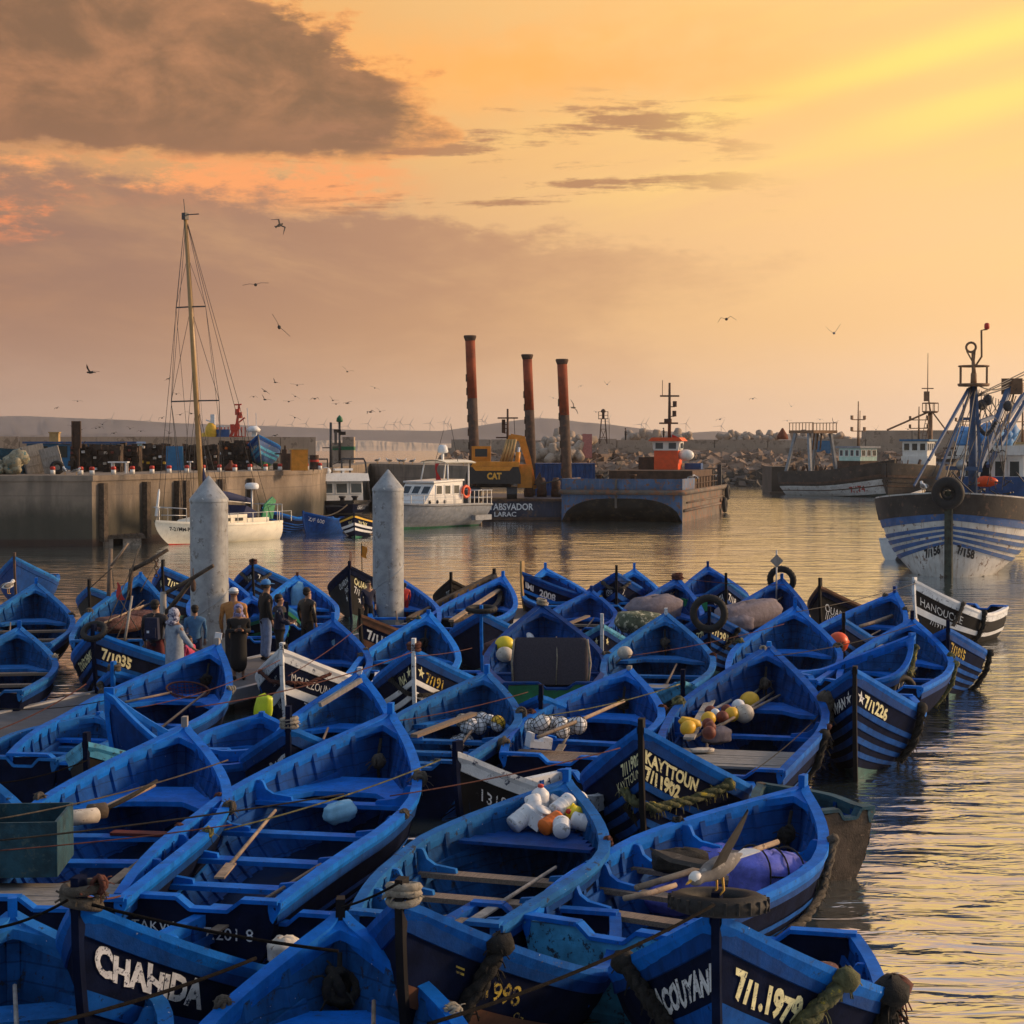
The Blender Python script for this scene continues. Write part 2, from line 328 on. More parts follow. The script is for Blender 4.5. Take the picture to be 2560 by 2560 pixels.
M('trawl_blue', (0.03, 0.09, 0.25), 0.6, 0.25, 2, (0.17, 0.12, 0.10), 4, 0.57)
M('trawl_frame', (0.045, 0.085, 0.175), 0.5, 0.25, 3, (0.18, 0.09, 0.05), 6, 0.60)
M('mast_rust', (0.20, 0.11, 0.06), 0.7, 0.3, 3, (0.08, 0.05, 0.035), 6, 0.58)
M('skin', (0.30, 0.16, 0.10), 0.55, 0.06, 20)
M('hair', (0.012, 0.009, 0.008), 0.7, 0.2, 30)
M('cl_black', (0.010, 0.010, 0.012), 0.85, 0.2, 20)
M('cl_dark', (0.022, 0.02, 0.024), 0.8, 0.25, 20, bump=0.3, bs=18)
M('cl_navy', (0.012, 0.016, 0.045), 0.8, 0.2, 20, bump=0.3, bs=18)
M('cl_jeans', (0.16, 0.22, 0.38), 0.85, 0.2, 14, bump=0.3, bs=16)
M('cl_grey', (0.26, 0.31, 0.38), 0.85, 0.15, 14, bump=0.3, bs=14)
M('cl_tan', (0.42, 0.19, 0.06), 0.8, 0.15, 14, bump=0.3, bs=14)
M('cl_denim', (0.05, 0.14, 0.28), 0.85, 0.15, 14)
M('cl_pink', (0.55, 0.06, 0.14), 0.8, 0.2, 14)
M('cl_leather', (0.016, 0.014, 0.014), 0.35, 0.25, 20, bump=0.3, bs=14)
M('scarf', (0.42, 0.42, 0.50), 0.8, 0.15, 30, (0.05, 0.05, 0.12), 16, 0.50)
M('scarf_violet', (0.25, 0.24, 0.42), 0.8, 0.2, 30, (0.05, 0.05, 0.12), 16, 0.52)
M('cap_blue', (0.05, 0.22, 0.55), 0.7, 0.1, 20)
M('gull_white', (0.70, 0.69, 0.67), 0.7, 0.08, 14)
M('gull_dark', (0.03, 0.027, 0.025), 0.8, 0.25, 20, (0.10, 0.09, 0.08), 9, 0.6)
M('gull_grey', (0.16, 0.15, 0.145), 0.8, 0.2, 16, (0.34, 0.32, 0.30), 12, 0.58)
M('beak', (0.55, 0.30, 0.04), 0.5)
M('turbine', (0.30, 0.29, 0.30), 0.6)
M('flag_red', (0.45, 0.02, 0.02), 0.8)
M('flag_orange', (0.70, 0.25, 0.03), 0.8)
M('ironwood', (0.42, 0.28, 0.12), 0.7, 0.2, 3)
M('sign_blue', (0.02, 0.13, 0.28), 0.5, 0.15, 4)

# ---------------------------------------------------------------- mesh builder
class MB:
    def __init__(s):
        s.v = []; s.f = []; s.m = []; s.sm = []
    def add(s, verts, faces, mi=0, smooth=False):
        o = len(s.v)
        s.v += [tuple(p) for p in verts]
        for k, f in enumerate(faces):
            s.f.append([i + o for i in f]); s.m.append(mi[k] if isinstance(mi, (list, tuple)) else mi); s.sm.append(smooth)
        return s
    def box(s, c, size, rot=(0, 0, 0), mi=0, taper=1.0):
        x, y, z = (k / 2 for k in size); t = taper
        vs = [(-x, -y, -z), (x, -y, -z), (x, y, -z), (-x, y, -z), (-x * t, -y * t, z), (x * t, -y * t, z), (x * t, y * t, z), (-x * t, y * t, z)]
        e = Euler(rot).to_matrix(); c = Vector(c)
        return s.add([c + e @ Vector(p) for p in vs], [(0, 3, 2, 1), (4, 5, 6, 7), (0, 1, 5, 4), (1, 2, 6, 5), (2, 3, 7, 6), (3, 0, 4, 7)], mi)
    def bar(s, a, b, w, h=None, mi=0, up=(0, 0, 1), w2=None):
        a = Vector(a); b = Vector(b); h = h or w; d = (b - a).normalized(); u = Vector(up)
        if abs(d.dot(u)) > 0.98: u = Vector((1, 0, 0))
        sd = d.cross(u).normalized(); u2 = sd.cross(d)
        vs = []
        for p, k in ((a, 1.0), (b, (w2 / w) if w2 else 1.0)):
            for i, j in ((-1, -1), (1, -1), (1, 1), (-1, 1)):
                vs.append(p + sd * (i * w / 2 * k) + u2 * (j * h / 2 * k))
        return s.add(vs, [(0, 3, 2, 1), (4, 5, 6, 7), (0, 1, 5, 4), (1, 2, 6, 5), (2, 3, 7, 6), (3, 0, 4, 7)], mi)
    def tube(s, pts, r, n=6, mi=0, closed=False, caps=True):
        pts = [Vector(p) for p in pts]; k = len(pts); vs = []; fs = []
        rr = r if isinstance(r, (list, tuple)) else [r] * k
        u = None
        for i, p in enumerate(pts):
            if closed: t = pts[(i + 1) % k] - pts[i - 1]
            else: t = pts[min(i + 1, k - 1)] - pts[max(i - 1, 0)]
            if t.length < 1e-9: t = Vector((0, 0, 1))
            t.normalize()
            if u is None:
                u = Vector((0, 0, 1)) if abs(t.z) < 0.9 else Vector((1, 0, 0))
            u = (u - t * u.dot(t))
            if u.length < 1e-6: u = t.orthogonal()
            u.normalize(); w = t.cross(u)
            for j in range(n):
                a = 2 * math.pi * j / n
                vs.append(p + (u * math.cos(a) + w * math.sin(a)) * rr[i])
        for i in range(k if closed else k - 1):
            for j in range(n):
                a = i * n + j; b = i * n + (j + 1) % n; c = ((i + 1) % k) * n
                fs.append((a, b, c + (j + 1) % n, c + j))
        if caps and not closed:
            fs.append(tuple(range(n))[::-1]); fs.append(tuple((k - 1) * n + j for j in range(n)))
        return s.add(vs, fs, mi, True)
    def lathe(s, prof, c=(0, 0, 0), axis=(0, 0, 1), n=12, mi=0, smooth=True, caps=True):
        ax = Vector(axis).normalized(); u = ax.orthogonal().normalized(); w = ax.cross(u); c = Vector(c); vs = []; fs = []
        for r, h in prof:
            for j in range(n):
                a = 2 * math.pi * j / n
                vs.append(c + ax * h + (u * math.cos(a) + w * math.sin(a)) * r)
        for i in range(len(prof) - 1):
            for j in range(n):
                fs.append((i * n + j, i * n + (j + 1) % n, (i + 1) * n + (j + 1) % n, (i + 1) * n + j))
        if caps:
            fs.append(tuple(range(n))[::-1]); fs.append(tuple((len(prof) - 1) * n + j for j in range(n)))
        return s.add(vs, fs, mi, smooth)
    def ell(s, c, r, n=10, m=7, mi=0, rot=(0, 0, 0), jit=0.0):
        r = (r, r, r) if not isinstance(r, (tuple, list)) else r
        e = Euler(rot).to_matrix(); c = Vector(c); vs = []; fs = []
        for i in range(m + 1):
            th = math.pi * i / m
            for j in range(n):
                ph = 2 * math.pi * j / n; k = 1 + (random.uniform(-jit, jit) if jit else 0)
                vs.append(c + e @ Vector((r[0] * math.sin(th) * math.cos(ph) * k, r[1] * math.sin(th) * math.sin(ph) * k, r[2] * math.cos(th) * k)))
        for i in range(m):
            for j in range(n):
                fs.append((i * n + j, (i + 1) * n + j, (i + 1) * n + (j + 1) % n, i * n + (j + 1) % n))
        return s.add(vs, fs, mi, True)
    def prism(s, poly, a, b, mi=0, smooth=False):
        """poly: list of 3D points of one face; the face is swept from offset a to offset b (vectors)"""
        a = Vector(a); b = Vector(b); n = len(poly); vs = [Vector(p) + a for p in poly] + [Vector(p) + b for p in poly]
        fs = [tuple(range(n))[::-1], tuple(range(n, 2 * n))] + [(i, (i + 1) % n, n + (i + 1) % n, n + i) for i in range(n)]
        return s.add(vs, fs, mi, smooth)
    def grid(s, rows, mi=0, smooth=True, flip=False):
        n = len(rows[0]); vs = [p for r in rows for p in r]; fs = []; ms = []
        for i in range(len(rows) - 1):
            for j in range(n - 1):
                q = (i * n + j, i * n + j + 1, (i + 1) * n + j + 1, (i + 1) * n + j)
                fs.append(q[::-1] if flip else q); ms.append(mi[i] if isinstance(mi, (list, tuple)) else mi)
        return s.add(vs, fs, ms, smooth)
    def torus(s, c, R1, r, rot=(0, 0, 0), n=20, m=8, mi=0, sq=1.0):
        e = Euler(rot).to_matrix(); c = Vector(c); vs = []; fs = []
        for i in range(n):
            a = 2 * math.pi * i / n
            for j in range(m):
                b = 2 * math.pi * j / m
                vs.append(c + e @ Vector(((R1 + r * math.cos(b)) * math.cos(a), (R1 + r * math.cos(b)) * math.sin(a), r * sq * math.sin(b))))
        for i in range(n):
            for j in range(m):
                fs.append((i * m + j, ((i + 1) % n) * m + j, ((i + 1) % n) * m + (j + 1) % m, i * m + (j + 1) % m))
        return s.add(vs, fs, mi, True)
    def mesh(s, name, mats):
        me = bpy.data.meshes.new(name)
        me.from_pydata([tuple(p) for p in s.v], [], s.f)
        for m in ([mats] if isinstance(mats, (str, bpy.types.Material)) else mats):
            me.materials.append(MATS[m] if isinstance(m, str) else m)
        me.polygons.foreach_set('material_index', s.m)
        me.polygons.foreach_set('use_smooth', s.sm)
        me.update()
        return me
    def build(s, name, mats, parent=None, label=None, cat=None, group=None, kind=None):
        o = bpy.data.objects.new(name, s.mesh(name, mats)); col.objects.link(o)
        if parent is not None: o.parent = parent
        return tag(o, label, cat, group, kind)

def tag(o, label=None, cat=None, group=None, kind=None):
    for k, v in (('label', label), ('category', cat), ('group', group), ('kind', kind)):
        if v: o[k] = v
    return o
def thing(name, label, cat, loc=(0, 0, 0), rz=0.0, group=None, rot=None):
    o = bpy.data.objects.new(name, None); o.empty_display_size = 0.2; col.objects.link(o)
    o.location = loc; o.rotation_euler = rot if rot else (0, 0, rz)
    return tag(o, label, cat, group)
def copy_tree(o, parent=None):
    c = o.copy(); col.objects.link(c)
    if parent is not None: c.parent = parent
    for ch in list(o.children): copy_tree(ch, c)
    return c
_txt = {}
def text_mesh(string, bold=0.02):
    """glyph outlines of the built-in font at size 1: (verts2d, faces, width)"""
    k = (string, bold)
    if k in _txt: return _txt[k]
    cu = bpy.data.curves.new('lettering', 'FONT'); cu.body = string; cu.size = 1.0; cu.offset = bold; cu.fill_mode = 'FRONT'; cu.resolution_u = 3
    ob = bpy.data.objects.new('lettering', cu)
    me = bpy.data.meshes.new_from_object(ob)
    vs = [(v.co.x, v.co.y) for v in me.vertices]; fs = [tuple(p.vertices) for p in me.polygons]
    bpy.data.objects.remove(ob); bpy.data.curves.remove(cu); bpy.data.meshes.remove(me)
    w = max((v[0] for v in vs), default=0.1)
    _txt[k] = (vs, fs, w)
    return _txt[k]
def flat_text(name, string, origin, right, up, size, mat, parent=None, bold=0.02, out=0.006, width=None, shear=0.0):
    vs, fs, w = text_mesh(string, bold); sx = size if width is None else width / w
    rt = Vector(right).normalized(); u = Vector(up).normalized(); n = rt.cross(u)
    mb = MB(); mb.add([Vector(origin) + rt * (x * sx + shear * y * size) + u * (y * size) + n * out for x, y in vs], fs)
    return mb.build(name, mat, parent)
def star_pts(r, ri=0.42):
    return [((r if i % 2 == 0 else r * ri) * math.sin(i * math.pi / 5), (r if i % 2 == 0 else r * ri) * math.cos(i * math.pi / 5)) for i in range(10)]
def cat_pts(a, b, sag, n=10):
    a = Vector(a); b = Vector(b)
    return [a.lerp(b, i / n) - Vector((0, 0, sag * 4 * (i / n) * (1 - i / n))) for i in range(n + 1)]
# ---------------------------------------------------------------- open wooden boats
def sstep(x, a, b):
    q = max(0.0, min(1.0, (x - a) / (b - a))); return q * q * (3 - 2 * q)

class Hull:
    """lines of a hull in its own frame: x to the bow, y to port, z up from the waterline"""
    def __init__(s, L, B, zb, zm, zs, zk=-0.3, tr=0.70, tm=0.46, rake=0.5, full=1.0, sq=1.9, sl=0.66, tum=2.6, bowe=0.85, trake=0.10):
        s.L, s.B, s.zb, s.zm, s.zst, s.zk, s.tr, s.tm, s.rake, s.full, s.sq, s.sl, s.tum, s.bowe, s.trake = L, B, zb, zm, zs, zk, tr, tm, rake, full, sq, sl, tum, bowe, trake
    drop = 0.0; ee = 2.0
    def w(s, t):
        if t < s.tm: return s.B / 2 * (1 - (1 - t / s.tm) ** s.ee) ** s.full
        return s.B / 2 * (1 - (1 - s.tr) * ((t - s.tm) / (1 - s.tm)) ** 1.9)
    def zs(s, t):
        if t < s.sl: return s.zm + (s.zb - s.zm) * (1 - t / s.sl) ** s.sq
        return s.zm + (s.zst - s.zm) * ((t - s.sl) / (1 - s.sl)) ** 2
    def g(s, t, h):
        h = max(0.0, h); a = h ** s.bowe; b = 1 - (1 - min(h, 1)) ** s.tum; k = sstep(t, 0.0, 0.45)
        return a * (1 - k) + (0.90 * b + 0.10 * h) * k
    def x(s, t, z):
        hz = max(0.0, min(1.0, (z - s.zk) / (s.zb - s.zk)))
        xb = s.L / 2 - s.rake * (1 - hz) ** 2
        xs = -s.L / 2 + s.trake * (1 - hz)
        return xb + t * (xs - xb)
    def pt(s, t, h, side, off=0.0):
        z = s.zk + (s.zs(t) - s.zk) * h
        y = max(0.0, s.w(t) * s.g(t, h) + off)
        return Vector((s.x(t, z), side * y, z))
    def hm(s, t, h):
        r = (s.zs(t) - s.zk) / (s.zb - s.zk); p = max(0.02, (1 - h)) ** 0.8
        q = 1 - (1 - h) * r ** (p - 1) if h > 0 else 0.0
        return max(h * .3, q - s.drop * (1 - h) ** 2 * s.w(t) / (s.B / 2)) if s.drop else q
    def nrm(s, t, h, side):
        e = 0.01
        a = s.pt(min(1, t + e), h, side) - s.pt(max(0, t - e), h, side)
        b = s.pt(t, min(1, h + e), side) - s.pt(t, h - e, side)
        n = a.cross(b)
        n.normalize()
        if n.y * side < 0: n = -n
        return n
    def rail(s, t, side, off=0.0, dz=0.0):
        p = s.pt(t, 1.0, side, off); p.z += dz; return p

T_ST = [0, .012, .03, .055, .085, .12, .16, .205, .255, .31, .37, .435, .50, .57, .64, .71, .78, .85, .925, 1.0]

SCHEMES = {   # bands from the sheer down: (h_bottom, proud, material index); slots: 0 strake, 1 name band, 2 stripe, 3 bottom
    'std': [(.905, .022, 0), (.755, .0, 1), (.705, .020, 2), (.64, .0, 1), (.585, .020, 2), (.52, .0, 1), (.465, .020, 2), (.40, .0, 1), (.35, .02, 2), (.27, .0, 1), (0, .0, 3)],
    'wide': [(.90, .022, 0), (.72, .0, 1), (.63, .020, 2), (.55, .0, 1), (.46, .020, 2), (.27, .0, 1), (0, .0, 3)],
    'plain': [(.90, .022, 0), (.28, .0, 1), (0, .0, 3)],
    'two': [(.905, .022, 0), (.70, .0, 1), (.65, .020, 2), (.585, .0, 1), (.535, .020, 2), (.47, .0, 1), (.42, .020, 2), (.36, .0, 1), (.31, .02, 2), (.25, .0, 1), (0, .0, 3)],
    'one': [(.905, .022, 0), (.70, .0, 1), (.61, .020, 2), (.27, .0, 1), (0, .0, 3)],
}
def hull_shell(H, mb, scheme, sides=(1, -1), st=None):
    st = st or T_ST
    for sd in sides:
        rows = []; mi = []
        ht = 1.0
        for hb, off, m in scheme:
            rows.append((ht, off)); rows.append((hb, off)); mi += [m, m]; ht = hb
        # finer split of tall bands
        R2 = []; M2 = []
        for i, (h, o) in enumerate(rows):
            R2.append((h, o))
            if i < len(rows) - 1:
                M2.append(mi[i])
                h2, o2 = rows[i + 1]
                if h - h2 > 0.13 and o == o2:
                    k = int((h - h2) / 0.08)
                    for j in range(1, k):
                        R2.append((h + (h2 - h) * j / k, o)); M2.append(mi[i])
        pts = [[H.pt(t, H.hm(t, h), sd, o if t > 0.003 else o * 0.5) for t in st] for h, o in R2]
        i = 0
        while i < len(M2):
            j = i
            step = R2[i][0] == R2[i + 1][0]
            while not step and j + 1 < len(M2) and R2[j + 1][0] != R2[j + 2][0]: j += 1
            mb.grid(pts[i:j + 2], M2[i], not step, flip=(sd < 0)); i = j + 1

def letter(H, mb, string, side, a0, hc, size, bold=0.03, out=0.008, xs=1.0):
    """paint a string on the hull side, following the sheer, a0 metres aft of the stem"""
    ts = np.linspace(0, 0.9, 90); ar = [0.0]
    for i in range(1, 90): ar.append(ar[-1] + (H.pt(ts[i], H.hm(ts[i], hc), side) - H.pt(ts[i - 1], H.hm(ts[i - 1], hc), side)).length)
    if string.startswith('*'):
        vs = star_pts(0.5); vs = [(x + .5, y + .36) for x, y in vs]; fs = [tuple(range(10))[::-1]]; w = 1.0
    else:
        vs, fs, w = text_mesh(string, bold)
    W = w * size * xs; out_v = []
    rj = random.Random(len(string) * 7 + int(a0 * 100))
    for x, y in vs:
        q_ = int(x / .62); y = y * (1 + .07 * math.sin(q_ * 2.3 + a0 * 9)) + .03 * math.sin(q_ * 4.1 + 1) + rj.uniform(-.012, .012); x = x + rj.uniform(-.012, .012) + .05 * (y - .36) * math.sin(q_ * 1.7)
        a = a0 + x * size * xs if side > 0 else a0 + W - x * size * xs
        t = float(np.interp(a, ar, ts)); hh = H.hm(t, hc) + (y - 0.36) * size / (H.zs(t) - H.zk)
        p = H.pt(t, hh, side) + H.nrm(t, hh, side) * out
        out_v.append(p)
    mb.add(out_v, fs)
    return W

def V_(*a): return Vector(a)
class Boat:
    pass
BOATS = {}
def make_boat(key, label, bow, stern, B, zb, zs, zm=None, scheme='std', paint='blue_deep', inner='blue_in_shade', rail='blue', hull='navy', stripe=None, bottom='bottom',
              post='navy', post_h=0.13, thw=None, near=False, text=(), tr=0.70, deck=None, transom=None, thwart_mat=None, bench=True, hood=None, zk=-0.3, tm=0.47, trim_white=None,
              group='blue wooden fishing boats rafted together in the harbour', name='fishing_boat', cat='fishing boat', sq=1.7, tilt=0.0, full=1.02):
    """bow, stern: world points at the sheer (stem head, middle of the transom)"""
    bow = Vector(bow); stern = Vector(stern)
    d = Vector((bow.x - stern.x, bow.y - stern.y)); L = d.length
    rz = math.atan2(d.y, d.x)
    hk = sum(ord(c) * (i + 3) for i, c in enumerate(key)) % 5      # boats are not all the same age of paint
    if rail == 'blue': rail = ('blue', 'blue_faded', 'blue', 'blue_old', 'blue')[hk]
    if inner == 'blue_in_shade': inner = ('blue_in_shade', 'in_faded_shade', 'blue_in_shade', 'in_old_shade', 'in_faded_shade')[hk]
    zm = zm if zm is not None else min(zb, zs) * 0.5 + 0.41
    root = thing(name, label, cat, ((bow.x + stern.x) / 2, (bow.y + stern.y) / 2, 0), rz, group, rot=(tilt, 0, rz))
    H = Hull(L, B, zb, zm, zs, zk, tr, tm, full=full, sq=sq); H.ee = 1.62
    st = T_ST
    sc = SCHEMES[scheme]
    # outer shell
    mb = MB(); hull_shell(H, mb, sc)
    mb.build('hull', [paint, hull, stripe or ('blue_mid' if paint == 'blue_deep' else paint), bottom], root)
    # transom
    mb = MB(); ol = []
    hs = [0.0, .12, .25, .4, .55, .7, .85, 1.0]
    for h in hs[::-1]: ol.append(H.pt(1, h, 1))
    for h in hs: ol.append(H.pt(1, h, -1))
    wt = H.w(1)
    topz = H.zst + 0.03
    # a dip for the sculling oar in the top edge
    edge = [Vector((H.pt(1, 1, -1).x, y, topz + dz)) for y, dz in ((-wt * .55, .0), (-wt * .38, -.10), (wt * .05, -.11), (wt * .22, .0))]
    poly = ol[:-1] + [ol[-1]] + edge
    mb.prism(poly, (-0.012, 0, 0), (0.055, 0, 0), 0)
    mb.build('transom', transom or hull, root)
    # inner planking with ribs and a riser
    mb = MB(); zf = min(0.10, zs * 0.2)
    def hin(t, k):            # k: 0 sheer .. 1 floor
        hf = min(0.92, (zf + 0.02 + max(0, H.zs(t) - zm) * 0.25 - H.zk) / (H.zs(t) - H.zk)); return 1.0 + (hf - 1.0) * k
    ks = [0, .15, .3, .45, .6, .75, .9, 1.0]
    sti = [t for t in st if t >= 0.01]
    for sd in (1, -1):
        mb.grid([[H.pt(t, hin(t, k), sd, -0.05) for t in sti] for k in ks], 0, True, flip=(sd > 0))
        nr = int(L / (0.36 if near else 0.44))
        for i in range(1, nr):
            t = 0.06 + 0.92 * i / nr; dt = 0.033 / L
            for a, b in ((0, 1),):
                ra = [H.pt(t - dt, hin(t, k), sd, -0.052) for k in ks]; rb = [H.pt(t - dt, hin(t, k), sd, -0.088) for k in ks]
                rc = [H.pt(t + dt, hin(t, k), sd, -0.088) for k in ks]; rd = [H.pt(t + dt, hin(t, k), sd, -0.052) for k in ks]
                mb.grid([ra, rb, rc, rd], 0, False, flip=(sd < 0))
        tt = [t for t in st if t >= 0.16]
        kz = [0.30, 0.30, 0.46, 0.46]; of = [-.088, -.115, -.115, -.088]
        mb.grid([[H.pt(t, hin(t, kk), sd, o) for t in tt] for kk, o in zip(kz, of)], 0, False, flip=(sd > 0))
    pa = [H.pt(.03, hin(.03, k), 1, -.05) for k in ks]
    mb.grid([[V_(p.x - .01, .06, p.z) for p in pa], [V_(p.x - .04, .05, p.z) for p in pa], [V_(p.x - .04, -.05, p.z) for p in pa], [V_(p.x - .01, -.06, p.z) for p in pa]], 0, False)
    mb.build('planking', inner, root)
    # bottom boards
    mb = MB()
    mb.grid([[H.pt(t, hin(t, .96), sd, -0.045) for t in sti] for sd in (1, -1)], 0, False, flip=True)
    mb.build('bottom_boards', 'bilge_shade', root)
    # gunwales
    for sd in (1, -1):
        mb = MB(); ro = 0.045; ri = -0.075; hh = 0.05
        ts = st
        sec = [(ro, -.012), (ro, hh), (ri, hh), (ri, -.03), (ri + .02, -.12), (-.03, -.15 if near else -.13)]
        rows = []
        for o, dz in sec:
            row = []
            for t in ts:
                p = H.pt(t, 1.0, sd, 0.0); yy = p.y * sd
                k = min(1.0, t / 0.03)
                y = max(0.0, yy + (o if o > 0 else o * min(1.0, yy / 0.12)))
                row.append(Vector((p.x + (0.05 * (1 - k) if o > 0 else -0.02), sd * y, p.z + dz)))
            rows.append(row)
        rows.append(rows[0])
        for i in range(len(rows) - 1): mb.grid(rows[i:i + 2], 0, True, flip=(sd > 0))
        mb.add([r[-1] for r in rows[:-1]], [tuple(range(6)), tuple(range(6))[::-1]])
        mb.build('gunwale', trim_white or rail, root)
    mb = MB(); xt = H.pt(1, 1, 1).x + .03
    for ya, yb in ((wt + .02, wt * .24), (-wt * .57, -wt - .02)): mb.bar((xt, ya, topz + .022), (xt, yb, topz + .022), .13, .04)
    for ya, yb in ((wt * .24, wt * .07), (wt * .07, -wt * .40), (-wt * .40, -wt * .57)):
        za = topz + (.02 if abs(ya) > wt * .41 or abs(ya - wt * .24) < 1e-6 else -.085); zb_ = topz + (.02 if abs(yb) > wt * .41 else -.085)
        mb.bar((xt, ya, za), (xt, yb, zb_), .125, .035)
    mb.build('transom_rail', rail, root)
    # breasthook
    mb = MB(); tb = 0.105 if near else 0.12
    def bh(u, s, dz):
        t = 0.008 + u * tb * (0.50 + 0.50 * abs(s) ** 1.6); p = H.pt(t, 1.0, 1, -0.05)
        return Vector((p.x, s * max(p.y, 0.004), p.z + dz))
    us = [0, .25, .5, .75, 1.0]; ss_ = [-1, -.75, -.5, -.25, 0, .25, .5, .75, 1]
    top = [[bh(u, s, 0.035) for s in ss_] for u in us]; bot = [[bh(u, s, -0.045) for s in ss_] for u in us]
    mb.grid(top, 0, False); mb.grid(bot, 0, False, flip=True); mb.grid([top[-1], bot[-1]], 0, False)
    mb.build('breasthook', trim_white or rail, root)
    # stem post
    mb = MB(); zz = np.linspace(H.zk, zb, 9); fr = []
    for z in list(zz) + [zb + .05 + post_h]:
        fr.append((H.x(0, min(z, zb)) + (0.05 if z <= zb else 0.05), z))
    w = 0.038
    rows = []
    for x, z in fr:
        xi = x - (.05 if z < zb - .1 else .12)
        rows.append([Vector((xi, -w, z)), Vector((x + .012, -w * .8, z)), Vector((x + .012, w * .8, z)), Vector((xi, w, z)), Vector((xi, -w, z))])
    mb.grid(rows, 0, False, flip=False)
    mb.add(rows[-1][:4], [(0, 1, 2, 3)])
    mb.build('stem_post', post, root)
    # thwarts with knees
    ths = thw if thw is not None else (.44, .60, .76)
    for t in ths:
        z = H.zs(t) - 0.24; p = H.pt(t, 0.9, 1, -0.06)
        mb = MB(); mb.box((H.x(t, z), 0, z), (0.20, 2 * p.y, 0.05))
        th = mb.build('thwart', thwart_mat or rail, root)
        if near:
            for sd in (1, -1):
                mb = MB(); y0 = H.pt(t, 1, 1, -.06).y; zt = z + .026
                pr = [(y0, zt), (y0 - .46, zt), (y0 - .45, zt + .045), (y0 - .34, zt + .06), (y0 - .22, zt + .075), (y0 - .13, zt + .13), (y0 - .09, zt + .22), (y0 - .07, zt + .235), (y0, zt + .235)]
                poly = [Vector((H.x(t, z), sd * y, zz_)) for y, zz_ in pr]
                mb.prism(poly, (-.03, 0, 0), (.03, 0, 0))
                mb.build('knee', rail, th)
    # bow bench: a short foredeck with a hollowed aft edge
    if bench:
        t0, t1 = .15, .36; z = H.zs(.30) - .26; rows = []; N = 9
        def pb(t, s, dz):
            y = H.pt(t, min(1, (z - H.zk) / (H.zs(t) - H.zk)), 1, -0.07).y
            return Vector((H.x(t, z), s * y, z + dz))
        top = [[pb(t, s, .02) for s in np.linspace(-1, 1, N)] for t in np.linspace(t0, .29, 4)]
        last = [pb(.29 + (.36 - .29) * sstep(abs(s), .45, .8), s, .02) for s in np.linspace(-1, 1, N)]
        low = [p - Vector((0, 0, .06)) for p in last]
        mb = MB(); mb.grid(top + [last, low], 0, False)
        mb.build('bow_bench', rail, root)
    if deck:
        t0, t1, dm = deck; z = H.zs((t0 + t1) / 2) - .20; mb = MB(); n = int(max(4, abs(t1 - t0) * L / 0.16))
        for i in range(n):
            ta = t0 + (t1 - t0) * i / n; tb2 = t0 + (t1 - t0) * (i + .96) / n; y = min(H.pt(ta, .85, 1, -.07).y, H.pt(tb2, .85, 1, -.07).y)
            mb.box(((H.x(ta, z) + H.x(tb2, z)) / 2, 0, z + random.uniform(-.006, .006)), (abs(H.x(ta, z) - H.x(tb2, z)), 2 * y, .035))
        mb.build('deck_boards', dm, root)
    # lettering
    for tx in text:
        side, strg, a0, hc, size, mt = tx[:6]
        mb = MB(); letter(H, mb, strg, side, a0, hc, size, bold=tx[6] if len(tx) > 6 else 0.03, xs=tx[7] if len(tx) > 7 else 1.0)
        mb.build('lettering', mt, root)
    b = Boat(); b.H = H; b.root = root; b.L = L
    b.mw = Matrix.Translation(root.location) @ Euler((tilt, 0, rz)).to_matrix().to_4x4()
    b.rz = rz; BOATS[key] = b
    return b
def inboat(key, t, s, z=None, dz=0.0):
    """world point inside a boat: t from bow to stern, s from starboard -1 to port +1, z above the water (None: at the sheer)"""
    b = BOATS[key]; H = b.H; zz = (H.zs(t) if z is None else z) + dz
    return b.mw @ Vector((H.x(t, min(zz, H.zb)), s * H.w(t), zz))
def onside(key, t, h, side, out=0.06):
    b = BOATS[key]; H = b.H
    return b.mw @ (H.pt(t, h, side) + H.nrm(t, h, side) * out)

def A(key, label, bx, by, zb, sx, sy, zs, B, **kw):
    return make_boat(key, label, P(bx, by, zb), P(sx, sy, zs), B, zb, zs, **kw)
def Tb(key, label, bx, by, zb, phi, L, B, zs=0.7, **kw):
    b = P(bx, by, zb); s = Vector((b.x + L * math.sin(R(phi)), b.y + L * math.cos(R(phi)), zs))
    kw.setdefault('zm', zs * .5 + .33)
    return make_boat(key, label, b, s, B * .94, zb, zs, **kw)
